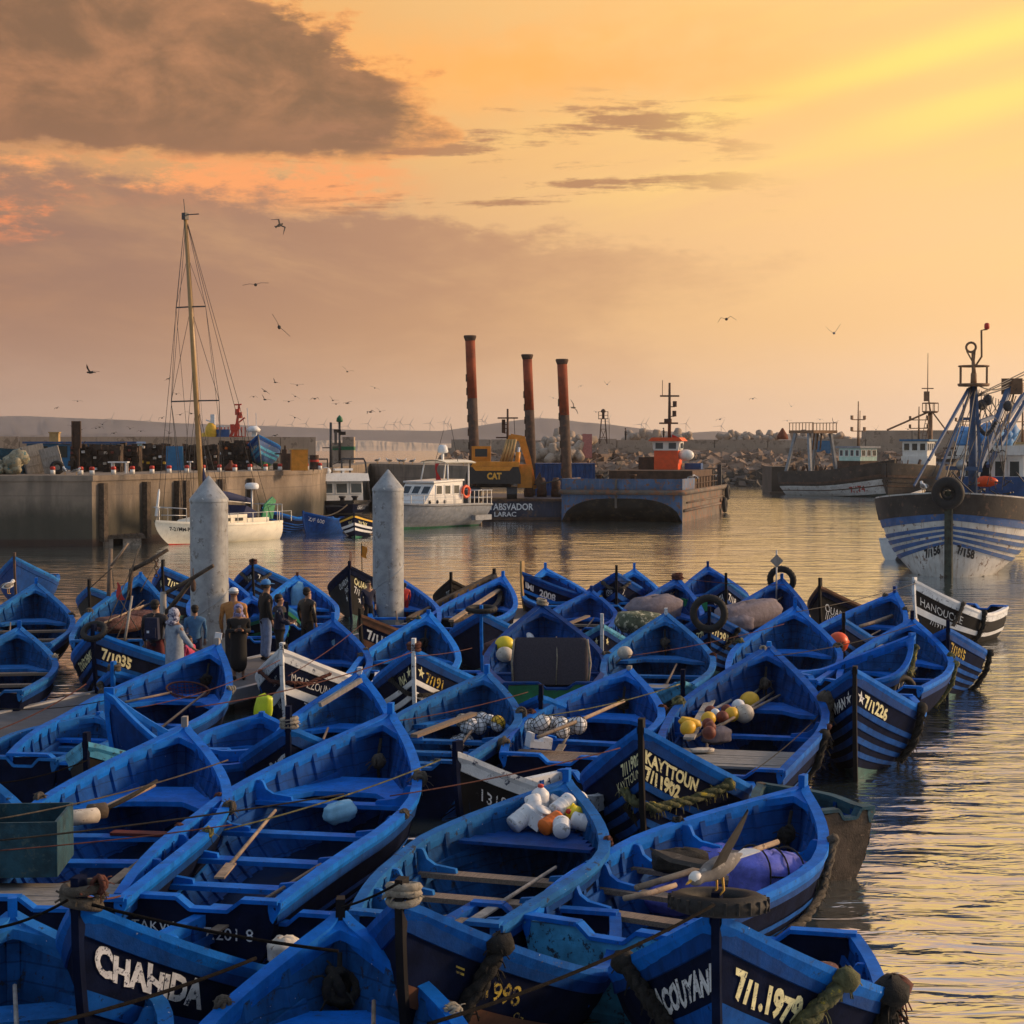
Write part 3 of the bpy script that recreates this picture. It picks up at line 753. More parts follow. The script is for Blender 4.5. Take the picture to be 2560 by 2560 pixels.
# ---------------------------------------------------------------- water, hills, beach
def water_mat():
    m = bpy.data.materials.new('water'); m.use_nodes = True; nt = m.node_tree; g = NG(nt); b = nt.nodes['Principled BSDF']
    tc = nt.nodes.new('ShaderNodeTexCoord'); v = tc.outputs['Object']
    b.inputs['Base Color'].default_value = (0.065, 0.095, 0.095, 1); b.inputs['Roughness'].default_value = 0.05
    b.inputs['IOR'].default_value = 1.42; b.inputs['Specular IOR Level'].default_value = 0.5
    big = g.noise(g.mapping(v, (0.34, 0.85, 1), rot=(0, 0, R(8))), 1.0, 2, 0.5, 0.8)
    mid = g.noise(g.mapping(v, (1.0, 2.7, 1), rot=(0, 0, R(-7))), 1.0, 3, 0.55, 0.7)
    far = g.noise(g.mapping(v, (0.16, 0.34, 1)), 1.0, 3, 0.6, 0.6)
    patch = g.ss(g.noise(g.mapping(v, (0.02, 0.05, 1)), 1.0, 3, 0.5), 0.35, 0.7)
    cd = nt.nodes.new('ShaderNodeSeparateXYZ'); nt.links.new(v, cd.inputs[0])
    fy = g.ss(cd.outputs[1], 40, 130)
    h = g.add(g.add(g.mul(big, 0.55), g.mul(mid, 0.24)), g.mul(far, g.mul(fy, 1.3)))
    bp = nt.nodes.new('ShaderNodeBump'); bp.inputs['Distance'].default_value = 0.62
    g.put(bp.inputs['Strength'], g.mul(g.add(0.22, g.mul(patch, 0.32)), g.sub(1.0, g.mul(0.45, g.ss(cd.outputs[1], 25, 80)))))
    nt.links.new(h, bp.inputs['Height']); nt.links.new(bp.outputs[0], b.inputs['Normal'])
    gl = nt.nodes.new('ShaderNodeBsdfGlossy'); gl.inputs['Roughness'].default_value = 0.10; gl.inputs['Color'].default_value = (0.90, 0.93, 0.96, 1)
    nt.links.new(bp.outputs[0], gl.inputs['Normal']); mx = nt.nodes.new('ShaderNodeMixShader'); mx.inputs[0].default_value = 0.72
    nt.links.new(b.outputs[0], mx.inputs[1]); nt.links.new(gl.outputs[0], mx.inputs[2]); nt.links.new(mx.outputs[0], nt.nodes['Material Output'].inputs['Surface'])
    MATS['water'] = m
water_mat()
mb = MB(); ys = [-60, 0, 60, 140, 300, 700, 1500, 3200]
mb.grid([[Vector((x, y, 0)) for x in (-2200, -600, -150, 0, 150, 600, 2200)] for y in ys], 0, False, flip=True)
mb.build('water', 'water', kind='structure')

M('hill', (0.095, 0.085, 0.10), 0.9, 0.3, 0.004)
M('sand', (0.50, 0.38, 0.28), 0.9, 0.15, 0.01)
def hill_ridge(name, pts, dist, depth, mat, jag=0.6, seed=1):
    r = np.random.RandomState(seed); rows = []
    xs = np.linspace(pts[0][0], pts[-1][0], 420)
    ys = np.interp(xs, [p[0] for p in pts], [p[1] for p in pts])
    n = np.zeros(420)
    for k, a in ((6, 1.6), (15, 1.0), (40, .7), (90, .5)):
        n += a * np.interp(np.arange(420), np.linspace(0, 419, k), r.uniform(-1, 1, k))
    top = [D(x, y + jag * q, dist) for x, y, q in zip(xs, ys, n)]
    for f, dd in ((0.0, -depth), (.35, -depth * .6), (.7, -depth * .28), (.93, -depth * .08), (1, 0), (.9, depth * .2), (0, depth)):
        rows.append([Vector((p.x * (dist + dd) / dist, p.y + dd + r.uniform(-.03, .03) * depth, -1.0 + (p.z + 1.0) * f * (1 + (r.uniform(-.06, .06) if 0 < f < 1 else 0)))) for p in top])
    mb = MB(); mb.grid(rows, 0, True, flip=True)
    return mb.build(name, mat, kind='structure')
hill_ridge('hills', [(-3000, 1106), (-1900, 1060), (-900, 1040), (-300, 1036), (0, 1041), (60, 1040), (200, 1047), (330, 1051), (440, 1058), (560, 1062), (700, 1066), (860, 1073), (1000, 1075), (1104, 1077), (1200, 1064), (1290, 1051), (1344, 1045), (1390, 1047), (1460, 1056), (1527, 1062), (1620, 1074), (1721, 1082), (1790, 1078), (1900, 1087), (2000, 1083), (2120, 1092), (2600, 1102), (3400, 1104)], 2600, 420, 'hill', 1.1, 3)
hill_ridge('hills_front', [(-2600, 1108), (-900, 1086), (0, 1087), (150, 1090), (300, 1084), (420, 1092), (560, 1100), (620, 1108)], 2100, 250, 'hill', 1.2, 8)
hill_ridge('beach', [(380, 1127), (470, 1112), (560, 1107), (700, 1104), (860, 1101), (960, 1102), (1060, 1106), (1180, 1110), (1300, 1113), (1420, 1120), (1500, 1126)], 1500, 170, 'sand', .9, 5)

# ---------------------------------------------------------------- wind turbines on the far ridge
tur = None
TX = [(280, 1033), (350, 1040), (375, 1038), (655, 1052), (690, 1050), (730, 1048), (765, 1046), (810, 1048), (845, 1045), (870, 1052), (920, 1046), (960, 1055), (985, 1048), (1000, 1042), (1025, 1048), (1075, 1045), (1110, 1042), (1120, 1046), (1205, 1036), (1213, 1040), (1350, 1030), (1520, 1040), (1603, 1048), (1615, 1046), (1715, 1046), (1803, 1052)]
mb = MB(); hh = 34.0
mb.tube([(0, 0, -26), (0, 0, hh)], [0.75, 0.5], 5)
mb.box((0, .6, hh + .4), (1.0, 3.0, 1.0))
for k in range(3):
    a = R(25 + 120 * k); mb.bar((0, -1, hh), (17 * math.sin(a), -1, hh + 17 * math.cos(a)), 0.95, 0.35, up=(0, 1, 0), w2=.3)
tme = mb.mesh('wind_turbine', 'turbine')
for i, (x, y) in enumerate(TX):
    o = bpy.data.objects.new('wind_turbine', tme); col.objects.link(o); dd = 2560 + (i * 37 % 11) * 14
    p = D(x, y + 14, dd); o.location = (p.x, p.y, p.z - 34 * .6); o.scale = (.72, .72, .62); o.rotation_euler = (0, 0, R((i * 53) % 50 - 25))
    tag(o, 'faint grey wind turbine standing on the hazy ridge', 'wind turbine', 'wind turbines along the far ridge')

# ---------------------------------------------------------------- air: haze over the bay
hz = bpy.data.materials.new('haze'); hz.use_nodes = True; nt = hz.node_tree; nt.nodes.clear()
o_ = nt.nodes.new('ShaderNodeOutputMaterial'); v_ = nt.nodes.new('ShaderNodeVolumePrincipled')
v_.inputs['Color'].default_value = (1.0, 0.96, 0.94, 1); v_.inputs['Density'].default_value = 0.00013; v_.inputs['Anisotropy'].default_value = 0.25
nt.links.new(v_.outputs[0], o_.inputs['Volume']); MATS['haze'] = hz
mb = MB(); mb.box((0, 1640, 39), (5200, 3500, 82)); mb.build('haze', 'haze', kind='stuff', label=None)
# ---------------------------------------------------------------- stone quay on the left
QZ = 3.57
q0 = P(231, 1366, 0); q0 = Vector((q0.x, q0.y, 0))
qpts = [Vector((-75, q0.y, 0)), q0, Vector((-12.4, 111, 0)), Vector((-11.6, 147, 0)), Vector((-3.0, 129.5, 0)), Vector((-2.4, 137, 0)), Vector((-11, 160, 0)), Vector((-30, 136, 0)), Vector((-75, 122, 0))]
def quay():
    t = thing('stone_quay', 'long weathered concrete quay wall with dark tide stain behind the white sailboat', 'quay', (q0.x, q0.y, 0))
    o = Vector((q0.x, q0.y, 0)); mb = MB(); rel = [p - o for p in qpts]
    n = len(rel)
    lv = [-1.5, .5, 1.4, 2.2, QZ - .28, QZ - .28, QZ]; of = [0, 0, 0, 0, 0, .07, .07]
    cen = Vector((-40, 25, 0))
    def ring(z, k):
        return [Vector((p.x + (.07 if k and i in (1, 2) else 0), p.y - (.07 if k and i in (0, 1, 3, 4) else 0), z)) for i, p in enumerate(rel)]
    rings = [ring(z, k) for z, k in zip(lv, of)]
    vs = [p for r in rings for p in r]; fs = []
    for a in range(len(rings) - 1):
        for i in range(n): fs.append((a * n + i, a * n + (i + 1) % n, (a + 1) * n + (i + 1) % n, (a + 1) * n + i))
    fs.append(tuple((len(rings) - 1) * n + i for i in range(n)))
    mb.add(vs, fs); 
    mb.build('wall', 'quay_wall', t)
    # timber fender posts let into the face
    A1, A2 = rel[1], rel[2]; d = (A2 - A1).normalized(); nn = Vector((d.y, -d.x, 0))
    for px in (252, 360, 440, 458, 548, 622):
        # where the pixel column meets the face
        r = ray(px, 1250); k = None
        den = r.x * d.y - r.y * d.x
        w = (q0.x * d.y - q0.y * d.x) / den; p = Vector((r.x * w, r.y * w, 0)) - o
        mb = MB(); mb.bar(p + nn * .17 + Vector((0, 0, .2)), p + nn * .17 + Vector((0, 0, QZ - .4)), .36, .30, up=nn)
        mb.build('fender_post', 'rot_wood', t)
    # kerb-high ladder-like notch stones are left to the material
    return t
def quay_material():
    m = bpy.data.materials.new('quay_wall'); m.use_nodes = True; nt = m.node_tree; g = NG(nt); b = nt.nodes['Principled BSDF']
    tc = nt.nodes.new('ShaderNodeTexCoord'); v = tc.outputs['Object']; sp = nt.nodes.new('ShaderNodeSeparateXYZ'); nt.links.new(v, sp.inputs[0])
    n = g.noise(v, 0.5, 6, 0.62); c = g.mix(g.ss(n, .3, .7), (0.17, 0.135, 0.105), (0.30, 0.24, 0.185))
    n2 = g.noise(g.mapping(v, (1.2, 1.2, .18)), 1.0, 5, .6); c = g.mix(g.mul(g.ss(n2, .44, .66), .75), c, (0.13, 0.105, 0.085))
    n3 = g.noise(g.mapping(v, (.5, .5, .25), loc=(3, 1, 0)), 1.0, 5, .65)
    hgt = g.add(sp.outputs[2], g.mul(g.sub(n3, .5), 2.0))
    c = g.mix(g.mul(g.sub(1.0, g.ss(hgt, 1.3, 2.7)), .86), c, (0.035, 0.036, 0.026))
    c = g.mix(g.mul(g.sub(1.0, g.ss(sp.outputs[2], .28, .42)), .7), c, (0.05, 0.022, 0.016))
    ln = g.math('ABSOLUTE', g.sub(sp.outputs[2], 2.55)); c = g.mix(g.mul(g.sub(1.0, g.ss(ln, .01, .05)), .45), c, (0.12, 0.10, 0.08))
    nt.links.new(c, b.inputs['Base Color']); b.inputs['Roughness'].default_value = .88
    bn = g.noise(v, 5.0, 5, .65); bp = nt.nodes.new('ShaderNodeBump'); bp.inputs['Strength'].default_value = .5; bp.inputs['Distance'].default_value = .06
    nt.links.new(bn, bp.inputs['Height']); nt.links.new(bp.outputs[0], b.inputs['Normal']); MATS['quay_wall'] = m
quay_material(); quay()
def qd(px, py, back=0.0):
    """point on the quay top seen at the pixel, pushed further from the edge"""
    p = P(px, py, QZ); r = ray(px, py); r.z = 0; r.normalize(); return p + r * back

# bollards
BOLL = [4, 132, 202, 230, 284, 331, 380, 423, 467, 508, 549, 587, 625, 664, 700, 733, 766, 800]
for i, x in enumerate(BOLL):
    y = np.interp(x, [0, 231, 467, 800], [1186, 1188, 1182.5, 1175])
    p = P(x, y - 1.2, QZ)
    t = thing('bollard', 'small white quay bollard with a red painted top', 'bollard', (p.x, p.y, QZ), 0, 'red and white bollards along the quay edge')
    mb = MB(); mb.lathe([(.13, 0), (.125, .24)], n=10); mb.build('base', 'clean_white', t)
    mb = MB(); mb.lathe([(.135, .24), (.13, .38), (.09, .41)], n=10); mb.build('red_top', 'red', t)

# parapet at the back of the quay
t = None
def parapet():
    a = Vector((-70, 116, 0)); b = Vector((-14.5, 133, 0)); mb = MB(); n = 22
    for i in range(n):
        p = a.lerp(b, i / n); q = a.lerp(b, (i + .985) / n)
        mb.bar(p + Vector((0, 0, QZ + 1.05)), q + Vector((0, 0, QZ + 1.05)), .5, 2.1 + random.uniform(-.03, .03))
    mb.build('parapet_wall', 'concrete_pale', None, 'long pale concrete parapet behind the stacked pots on the quay', 'wall')
parapet()

# ---- stacks of octopus pots: crowded masses
def V3(*a): return Vector(a)
def pots(label, x0, x1, ytop, ybase, back, depth, seed):
    r = random.Random(seed); a = qd(x0, ybase, back); b = qd(x1, ybase, back); h = D(x0, ytop, a.y).z - QZ
    mb = MB(); n = int((b - a).length / .30); nh = max(2, int(h / .26)); mb.bar(a + V3(0, .45, h * .48), b + V3(0, .45, h * .48), .9, h * .92)
    for j in range(nh):
        for i in range(n):
            for k in range(2):
                if j == nh - 1 and r.random() < .25: continue
                p = a.lerp(b, (i + .5 + r.uniform(-.2, .2)) / n); p.y += k * .5 + r.uniform(-.1, .1)
                z = QZ + (j + .5) * h / nh + .03 + r.uniform(-.05, .05)
                mi = 0 if r.random() < .86 else r.choice([1, 1, 2, 2, 2, 3, 4, 5])
                sz = .32 if mi == 0 else .16
                mb.box((p.x, p.y - (.12 if mi else 0), z), (sz, sz * .9, h / nh * .95 if mi == 0 else .13), (r.uniform(-.12, .12), r.uniform(-.1, .1), r.uniform(-.3, .3)), mi)
    # sticks, ropes
    for i in range(int(n * 2.5)):
        p = a.lerp(b, r.random()); z = QZ + r.uniform(.2, h); mb.bar((p.x, p.y - .3, z), (p.x + r.uniform(-.5, .5), p.y - .3, z + r.uniform(-.3, .4)), .035, mi=0)
    mb.build('fishing_pots', ['pots', 'foam_dirty', 'float_red', 'yellow', 'orange', 'plastic_white'], None, label, 'fishing gear', None, 'stuff')
pots('dark heap of pots and gear at the far left of the quay', -30, 150, 1106, 1165, 7, 1, 1)
pots('rusty stack of fishing pots right of the tilted grey crates', 176, 300, 1112, 1183, 3.5, 1, 2)
pots('dark stack of fishing pots behind the white table', 300, 348, 1110, 1182, 4.5, 1, 3)
pots('stack of fishing pots with pale floats left of the blue board', 352, 420, 1111, 1180, 3.5, 1, 4)
pots('rusty stack of fishing pots between the blue board and the mast', 456, 545, 1112, 1178, 3.5, 1, 5)
pots('tall reddish stack of fishing pots beside the beached blue boat', 545, 625, 1103, 1177, 4.0, 1, 6)

# tilted crates
def crate(label, x, y, sz, rot, mt, back=2.0, name='fish_crate'):
    p = qd(x, y, back); t = thing(name, label, 'crate', p, 0, None, rot=rot); w, d, h = sz
    mb = MB(); mb.box((0, 0, .04), (w, d, .08)); mb.build('base', mt, t)
    for sx, sy, ww, dd in ((0, -d / 2, w, .06), (0, d / 2, w, .06), (-w / 2, 0, .06, d - .12), (w / 2, 0, .06, d - .12)):
        mb = MB(); mb.box((sx, sy, h / 2 + .08), (ww, dd, h))
        for k in (.3, .62): mb.box((sx + (.02 if sx > 0 else -.02 if sx < 0 else 0), sy + (-.035 if sy < 0 else .035 if sy > 0 else 0), h * k + .08), (ww if sx == 0 else .05, dd if sy == 0 else .05, .07))
        mb.build('side_panel', mt, t)
    return t
M('plank_grey', (0.30, 0.28, 0.26), .8, .25, 2, (0.16, 0.14, 0.12), 5, .58, stretch=(8, 8, 1), bump=.3)
crate('big grey wooden crate tipped on its side on the quay', 92, 1186, (1.1, .9, 1.45), (R(0), R(-12), R(25)), 'plank_grey', 2.5)
crate('grey slatted crate leaning right against the tipped crate', 138, 1186, (.95, .9, 1.35), (R(0), R(-14), R(12)), 'plank_grey', 1.6)
crate('faded teal crate at the far left of the quay', 30, 1186, (1.3, .9, 1.2), (R(-6), R(4), R(8)), 'crate_teal', 2.4)
p = qd(15, 1187, .9)
mb = MB()
for i in range(16): mb.ell((p.x + random.uniform(-.8, .8), p.y + random.uniform(-.4, .5), QZ + random.uniform(.2, .95)), (random.uniform(.25, .5), .35, random.uniform(.2, .4)), 8, 5, rot=(0, 0, random.random()), jit=.2)
mb.build('fishing_net', 'net_pale' if 'net_pale' in MATS else M('net_pale', (0.30, 0.27, 0.19), .9, .4, 3, (0.05, 0.16, 0.18), 4, .56, bump=.8, bs=14), None, 'pale heap of fishing net at the left edge of the quay', 'net')
# tyre on the quay edge
p = qd(143, 1186, .5); mb = MB(); mb.torus((0, 0, 0), .26, .12, (R(82), 0, R(20)), 16, 7); o = mb.build('tyre', 'rubber', None, 'black tyre leaning on the slatted grey crate', 'tyre'); o.location = p + Vector((0, 0, .36))
# sheet-pile post and blue shed behind
p = qd(191, 1120, 0); pb = D(192, 1117, 100)
mb = MB(); mb.box((0, 0, 2.1), (.5, .08, 1.5)); mb.box((-.22, -.1, 2.1), (.07, .12, 1.5)); mb.box((.22, -.1, 2.1), (.07, .12, 1.5)); mb.box((.08, .05, .67), (.1, .1, 1.34))
o = mb.build('sheet_pile', 'rust_dark', None, 'upright rusty sheet pile rising above the pots', 'steel post'); o.location = (pb.x, pb.y, QZ - .0)
o.location.z = QZ; 
pb = D(212, 1100, 112)
t = thing('blue_shed', 'low blue hut with a flat roof behind the pots', 'hut', (pb.x, pb.y, QZ))
mb = MB(); mb.box((0, 0, .8), (6.6, 2.4, 1.6)); mb.build('wall', 'sign_blue', t)
mb = MB(); mb.box((0, 0, 1.67), (7.0, 2.8, .12)); mb.build('roof', 'trawl_blue', t)
for x in (-2.4, -1.2, 1.6):
    mb = MB(); mb.box((x, -1.215, 1.1), (.8, .03, .7)); mb.build('window', 'glass', t)
pb = D(137, 1098, 118); mb = MB(); mb.box((0, 0, 1.15), (.6, .5, 2.3)); mb.box((0, 0, 2.33), (.7, .6, .08)); o = mb.build('chimney_block', 'ironwood', None, 'small ochre block standing behind the heap of gear', 'block'); o.location = (pb.x, pb.y, QZ)
# table
p = qd(297, 1184, 1.2); t = thing('work_table', 'small pale wooden table on the quay edge', 'table', p)
mb = MB(); mb.box((0, 0, .60), (1.05, .6, .07)); mb.build('tabletop', 'plastic_white', t)
for x in (-.32, .42):
    for y in (-.22, .22):
        mb = MB(); mb.box((x, y, .28), (.08, .08, .56)); mb.build('leg', 'plastic_white', t)
p = qd(475, 1181, .9); t = thing('work_table', 'narrow pale stand right beside the blue board', 'table', p)
mb = MB(); mb.box((0, 0, .58), (.3, .35, .06)); mb.build('tabletop', 'plastic_white', t)
mb = MB(); mb.box((0, 0, .275), (.08, .08, .55)); mb.build('leg', 'plastic_white', t)
# blue A-board
p = qd(437, 1181, 1.2); t = thing('notice_board', 'blue folding board standing on the quay before the pots', 'board', p)
for k, (a, yy) in enumerate(((R(-9), -.22), (R(9), .22))):
    mb = MB(); mb.box((0, yy * .7, .78), (.92, .05, 1.36), (a, 0, 0)); mb.build('panel', 'sign_blue', t)
for x in (-.34, .34):
    mb = MB(); mb.box((x, -.25, .05), (.07, .07, .10)); mb.build('foot', 'plank_grey', t)
# cone of rusty iron, bell-like buoy
p = qd(577, 1178, 1.2); mb = MB(); mb.lathe([(.33, 0), (.42, .08), (.42, .16), (.22, .36), (.07, .52), (.08, .62)], n=14); o = mb.build('mooring_buoy', 'rust', None, 'rusty conical buoy set down on the quay', 'buoy'); o.location = p
# cabinets and drum right
p = qd(748, 1177, 1.4); t = thing('kiosk', 'yellow ochre metal cabinet on the quay', 'cabinet', p, R(12))
mb = MB(); mb.box((0, 0, .62), (.98, .8, 1.24)); mb.build('body', 'machine_yellow', t)
mb = MB(); mb.box((-.05, 0, 1.27), (1.12, .92, .06)); mb.build('roof', 'ironwood', t)
p = qd(722, 1176, 2.0); t = thing('winch', 'rusty brown winch machine left of the yellow cabinet', 'winch', p)
mb = MB(); mb.box((0, 0, .5), (.85, .7, 1.0)); mb.build('body', 'rust_dark', t)
mb = MB(); mb.box((-.25, -.05, 1.12), (.3, .36, .26)); mb.box((-.22, -.05, 1.36), (.1, .1, .26)); mb.bar((-.85, 0, .98), (-.15, 0, .98), .09); mb.build('gear', 'rust_dark', t)
p = qd(786, 1175, 2.2); mb = MB()
mb.lathe([(.28, 0), (.295, .05), (.28, .1), (.28, .42), (.3, .45), (.28, .48), (.28, .85), (.295, .88), (.25, .9)], n=16, mi=0); mb.lathe([(.286, .46), (.286, .60)], n=16, mi=1, caps=False)
o = mb.build('oil_drum', ['rust_dark', 'red'], None, 'dark drum with a red band beside the yellow cabinet', 'drum'); o.location = p
# gulls on the quay edge are made later

# ---- floating landing raft at the quay foot
rp_ = P(330, 1362, 0)
t = thing('landing_raft', 'low wooden raft moored at the foot of the quay corner', 'raft', (rp_.x - .1, rp_.y, 0), R(14))
mb = MB()
for i in range(8): mb.box((-1.75 + i * .33, .8, .48), (.29, 2.6, .07))
mb.bar((-1.95, -.45, .40), (.75, -.45, .40), .12); mb.build('deck_boards', 'rot_wood', t)
for x in (-1.3, .1):
    mb = MB(); mb.box((x, .7, .12), (.9, 2.0, .5)); mb.build('float', 'concrete', t)

# ---------------------------------------------------------------- navigation light, tower on the pier end
pb = D(858, 1150, 148)
t = thing('light_beacon', 'green and white beacon hut with a green lamp on the pier', 'beacon', (pb.x, pb.y, QZ)); t.scale = (.85, .85, .60)
mb = MB(); mb.box((0, 0, .9), (2.2, 1.6, 1.8)); mb.box((0, 0, 2.55), (2.2, 1.6, .5)); mb.box((.55, 0, 3.2), (1.1, 1.5, .8)); mb.build('hut', 'concrete_pale', t)
mb = MB(); mb.box((0, 0, 2.05), (2.22, 1.62, .5)); mb.build('green_band', 'green', t)
mb = MB(); mb.tube([(-.25, -.9, 0), (-.25, -.9, 5.6)], .11, 8); mb.build('pole', 'steel_dark', t)
mb = MB(); mb.lathe([(.2, 5.6), (.32, 5.7), (.28, 6.15), (.14, 6.4), (.04, 6.55)], (-.25, -.9, 0), n=10); mb.build('lamp', 'green', t)
for z in (4.4, 4.1):
    mb = MB(); mb.box((-.25 + (.25 if z < 4.2 else -.2), -1.05, z), (.7, .06, .5), (R(25), 0, 0)); mb.build('solar_panel', 'steel_dark', t)

# ---------------------------------------------------------------- breakwater on the right
def breakwater():
    t = thing('breakwater_wall', 'long pale concrete breakwater wall behind the rock slope', 'breakwater', (0, 0, 0))
    YB = 236.0
    mb = MB(); r = random.Random(3); x = -8.0
    while x < 96:
        w = r.uniform(4.5, 7.5); z1 = 5.72 + r.uniform(-.12, .15)
        if x > 40: z1 = 6.9 + (x - 40) * .004
        mb.box((x + w / 2, YB + 1.6, (z1 + 4.6) / 2), (w - .10, 3.2, z1 - 4.6)); x += w
    mb.build('upper_wall', 'concrete_pale', t)
    mb = MB(); x = -9.0
    while x < 96:
        w = r.uniform(3.0, 6.5); mb.box((x + w / 2, YB + .4 + r.uniform(-.15, .1), 2.3), (w - .06, 3.4, 4.7)); x += w
    mb.build('lower_wall', 'concrete_pale', t)
breakwater()
def rocks():
    r = random.Random(11); mb = MB()
    def rock(c, s, mi):
        n = 6; vs = []; base = [(-1, -1, -1), (1, -1, -1), (1, 1, -1), (-1, 1, -1), (-1, -1, 1), (1, -1, 1), (1, 1, 1), (-1, 1, 1)]
        e = Euler((r.uniform(-.5, .5), r.uniform(-.6, .6), r.uniform(0, 3))).to_matrix()
        for b in base: vs.append(Vector(c) + e @ Vector((b[0] * s * r.uniform(.55, 1.1), b[1] * s * .7 * r.uniform(.6, 1.1), b[2] * s * .55 * r.uniform(.6, 1.1))))
        mb.add(vs, [(0, 3, 2, 1), (4, 5, 6, 7), (0, 1, 5, 4), (1, 2, 6, 5), (2, 3, 7, 6), (3, 0, 4, 7)], mi)
    for i in range(2300):
        x = r.uniform(-9, 70); v = r.random(); y = 217.5 + 17 * v; z = -.4 + 4.0 * v ** .9 + r.uniform(-.15, .35)
        rock((x, y, z), r.uniform(.5, 1.05), 1 if z < 1.25 + r.uniform(-.3, .3) else 0)
    mb.grid([[Vector((x, 217, -1.0)) for x in (-9, 70)], [Vector((x, 235, 3.2)) for x in (-9, 70)]], 0, False, flip=True)
    mb.build('rocks', ['rock', 'rock_wet'], None, 'long slope of quarried boulders below the breakwater wall', 'rocks', None, 'stuff')
rocks()
# tetrapods
mb = MB()
for d in ((0, 0, 1), (.94, 0, -.33), (-.47, .82, -.33), (-.47, -.82, -.33)):
    dv = Vector(d); mb.lathe([(.62, 0), (.55, .6), (.42, 1.25), (.36, 1.32)], (0, 0, 0), dv, 10)
tme = mb.mesh('tetrapod', 'concrete_pale')
rt = random.Random(5)
TP = [(1352, 1135, 226), (1385, 1138, 225), (1415, 1140, 225), (1440, 1130, 226), (1378, 1112, 229), (1410, 1115, 229), (1440, 1112, 230), (1395, 1100, 232), (1425, 1105, 232), (1455, 1118, 229), (1360, 1125, 230), (1345, 1140, 227), (1465, 1105, 231), (1400, 1128, 226)]
for x, y, d in TP:
    o = bpy.data.objects.new('tetrapod', tme); col.objects.link(o); o.location = D(x, y, d); o.scale = (1.15,) * 3; o.rotation_euler = (rt.uniform(0, 6), rt.uniform(0, 6), rt.uniform(0, 6))
    tag(o, 'grey concrete tetrapod heaped at the breakwater end', 'tetrapod', 'tetrapods heaped at the end of the breakwater')
for x in [1578, 1597, 1610, 1628, 1640, 1690, 1705, 1716, 1810, 1832, 1850, 1868, 1884, 1902, 1920, 1936, 1990, 2010, 2040, 2062, 2090, 2108]:
    o = bpy.data.objects.new('tetrapod', tme); col.objects.link(o); o.location = D(x, 1098 + rt.uniform(-2, 3), 241.5); o.rotation_euler = (rt.uniform(0, 6), rt.uniform(0, 6), rt.uniform(0, 6)); o.scale = (1.1 if x < 1700 else .9,) * 3
    tag(o, 'grey concrete tetrapod showing above the breakwater wall', 'tetrapod', 'tetrapods along the top of the breakwater wall')
# beacon frame
pb = D(1508, 1134, 228)
t = thing('beacon_tower', 'small lattice beacon tower standing on the breakwater end', 'beacon', (pb.x, pb.y, 3.9)); t.scale = (.56, .56, .58)
mb = MB(); mb.box((0, 0, 1.1), (2.4, 2.4, 2.2), taper=.82); mb.build('plinth', 'concrete_pale', t)
for sx in (-1, 1):
    for sy in (-1, 1):
        mb = MB(); mb.bar((sx * .85, sy * .85, 2.2), (sx * .42, sy * .42, 7.6), .2); mb.build('leg', 'rust_dark', t)
mb = MB()
for z, k in ((3.6, .72), (5.4, .56)):
    for a, b in (((-k, -k), (k, -k)), ((k, -k), (k, k)), ((k, k), (-k, k)), ((-k, k), (-k, -k))): mb.bar((a[0], a[1], z), (b[0], b[1], z), .1)
mb.bar((-.8, -.8, 2.3), (.56, -.56, 5.4), .1); mb.bar((.8, -.8, 2.3), (-.56, -.56, 5.4), .1); mb.build('brace', 'rust_dark', t)
mb = MB(); mb.box((0, 0, 7.65), (2.2, 2.2, .14)); mb.build('platform', 'rust_dark', t)
mb = MB()
for sx in (-1, 1):
    for sy in (-1, 1): mb.bar((sx * 1.05, sy * 1.05, 7.7), (sx * 1.05, sy * 1.05, 9.2), .07)
for z in (8.4, 9.2):
    for a, b in (((-1, -1), (1, -1)), ((1, -1), (1, 1)), ((1, 1), (-1, 1)), ((-1, 1), (-1, -1))): mb.bar((a[0] * 1.05, a[1] * 1.05, z), (b[0] * 1.05, b[1] * 1.05, z), .07)
mb.build('railing', 'rust_dark', t)
mb = MB(); mb.lathe([(.3, 7.7), (.3, 9.0), (.55, 9.1), (.5, 9.5), (.2, 9.8)], n=8); mb.build('lamp', 'rust_dark', t)
mb = MB()
for k in range(12): mb.bar((1.3, -.9, 2.4 + k * .42), (1.3, -.5, 2.4 + k * .42), .06)
mb.bar((1.3, -.9, 2.2), (1.3, -.9, 7.7), .08); mb.bar((1.3, -.5, 2.2), (1.3, -.5, 7.7), .08); mb.build('ladder', 'rust_dark', t)
# red marker on the wall, blue board
pb = D(2053, 1120, 234); mb = MB(); mb.box((0, 0, 0), (2.4, .1, 1.9)); o = mb.build('wall_sign', 'sign_blue', None, 'small blue board fixed on the breakwater wall', 'sign'); o.location = (pb.x, 233.9, pb.z)
pb = D(1962, 1094, 235); mb = MB(); mb.lathe([(.8, 0), (.75, .5), (.35, 1.1), (.1, 1.5)], n=10); o = mb.build('marker_cone', 'rust', None, 'rusty red cone standing on the breakwater wall', 'marker'); o.location = (pb.x, 237, 5.75)
pb = D(1468, 1115, 226); mb = MB(); mb.box((0, 0, 0), (1.2, .25, 3.0)); o = mb.build('marker_board', M('pink_sign', (0.42, 0.15, 0.13), .7), None, 'faded red upright board by the tetrapods', 'marker'); o.location = pb
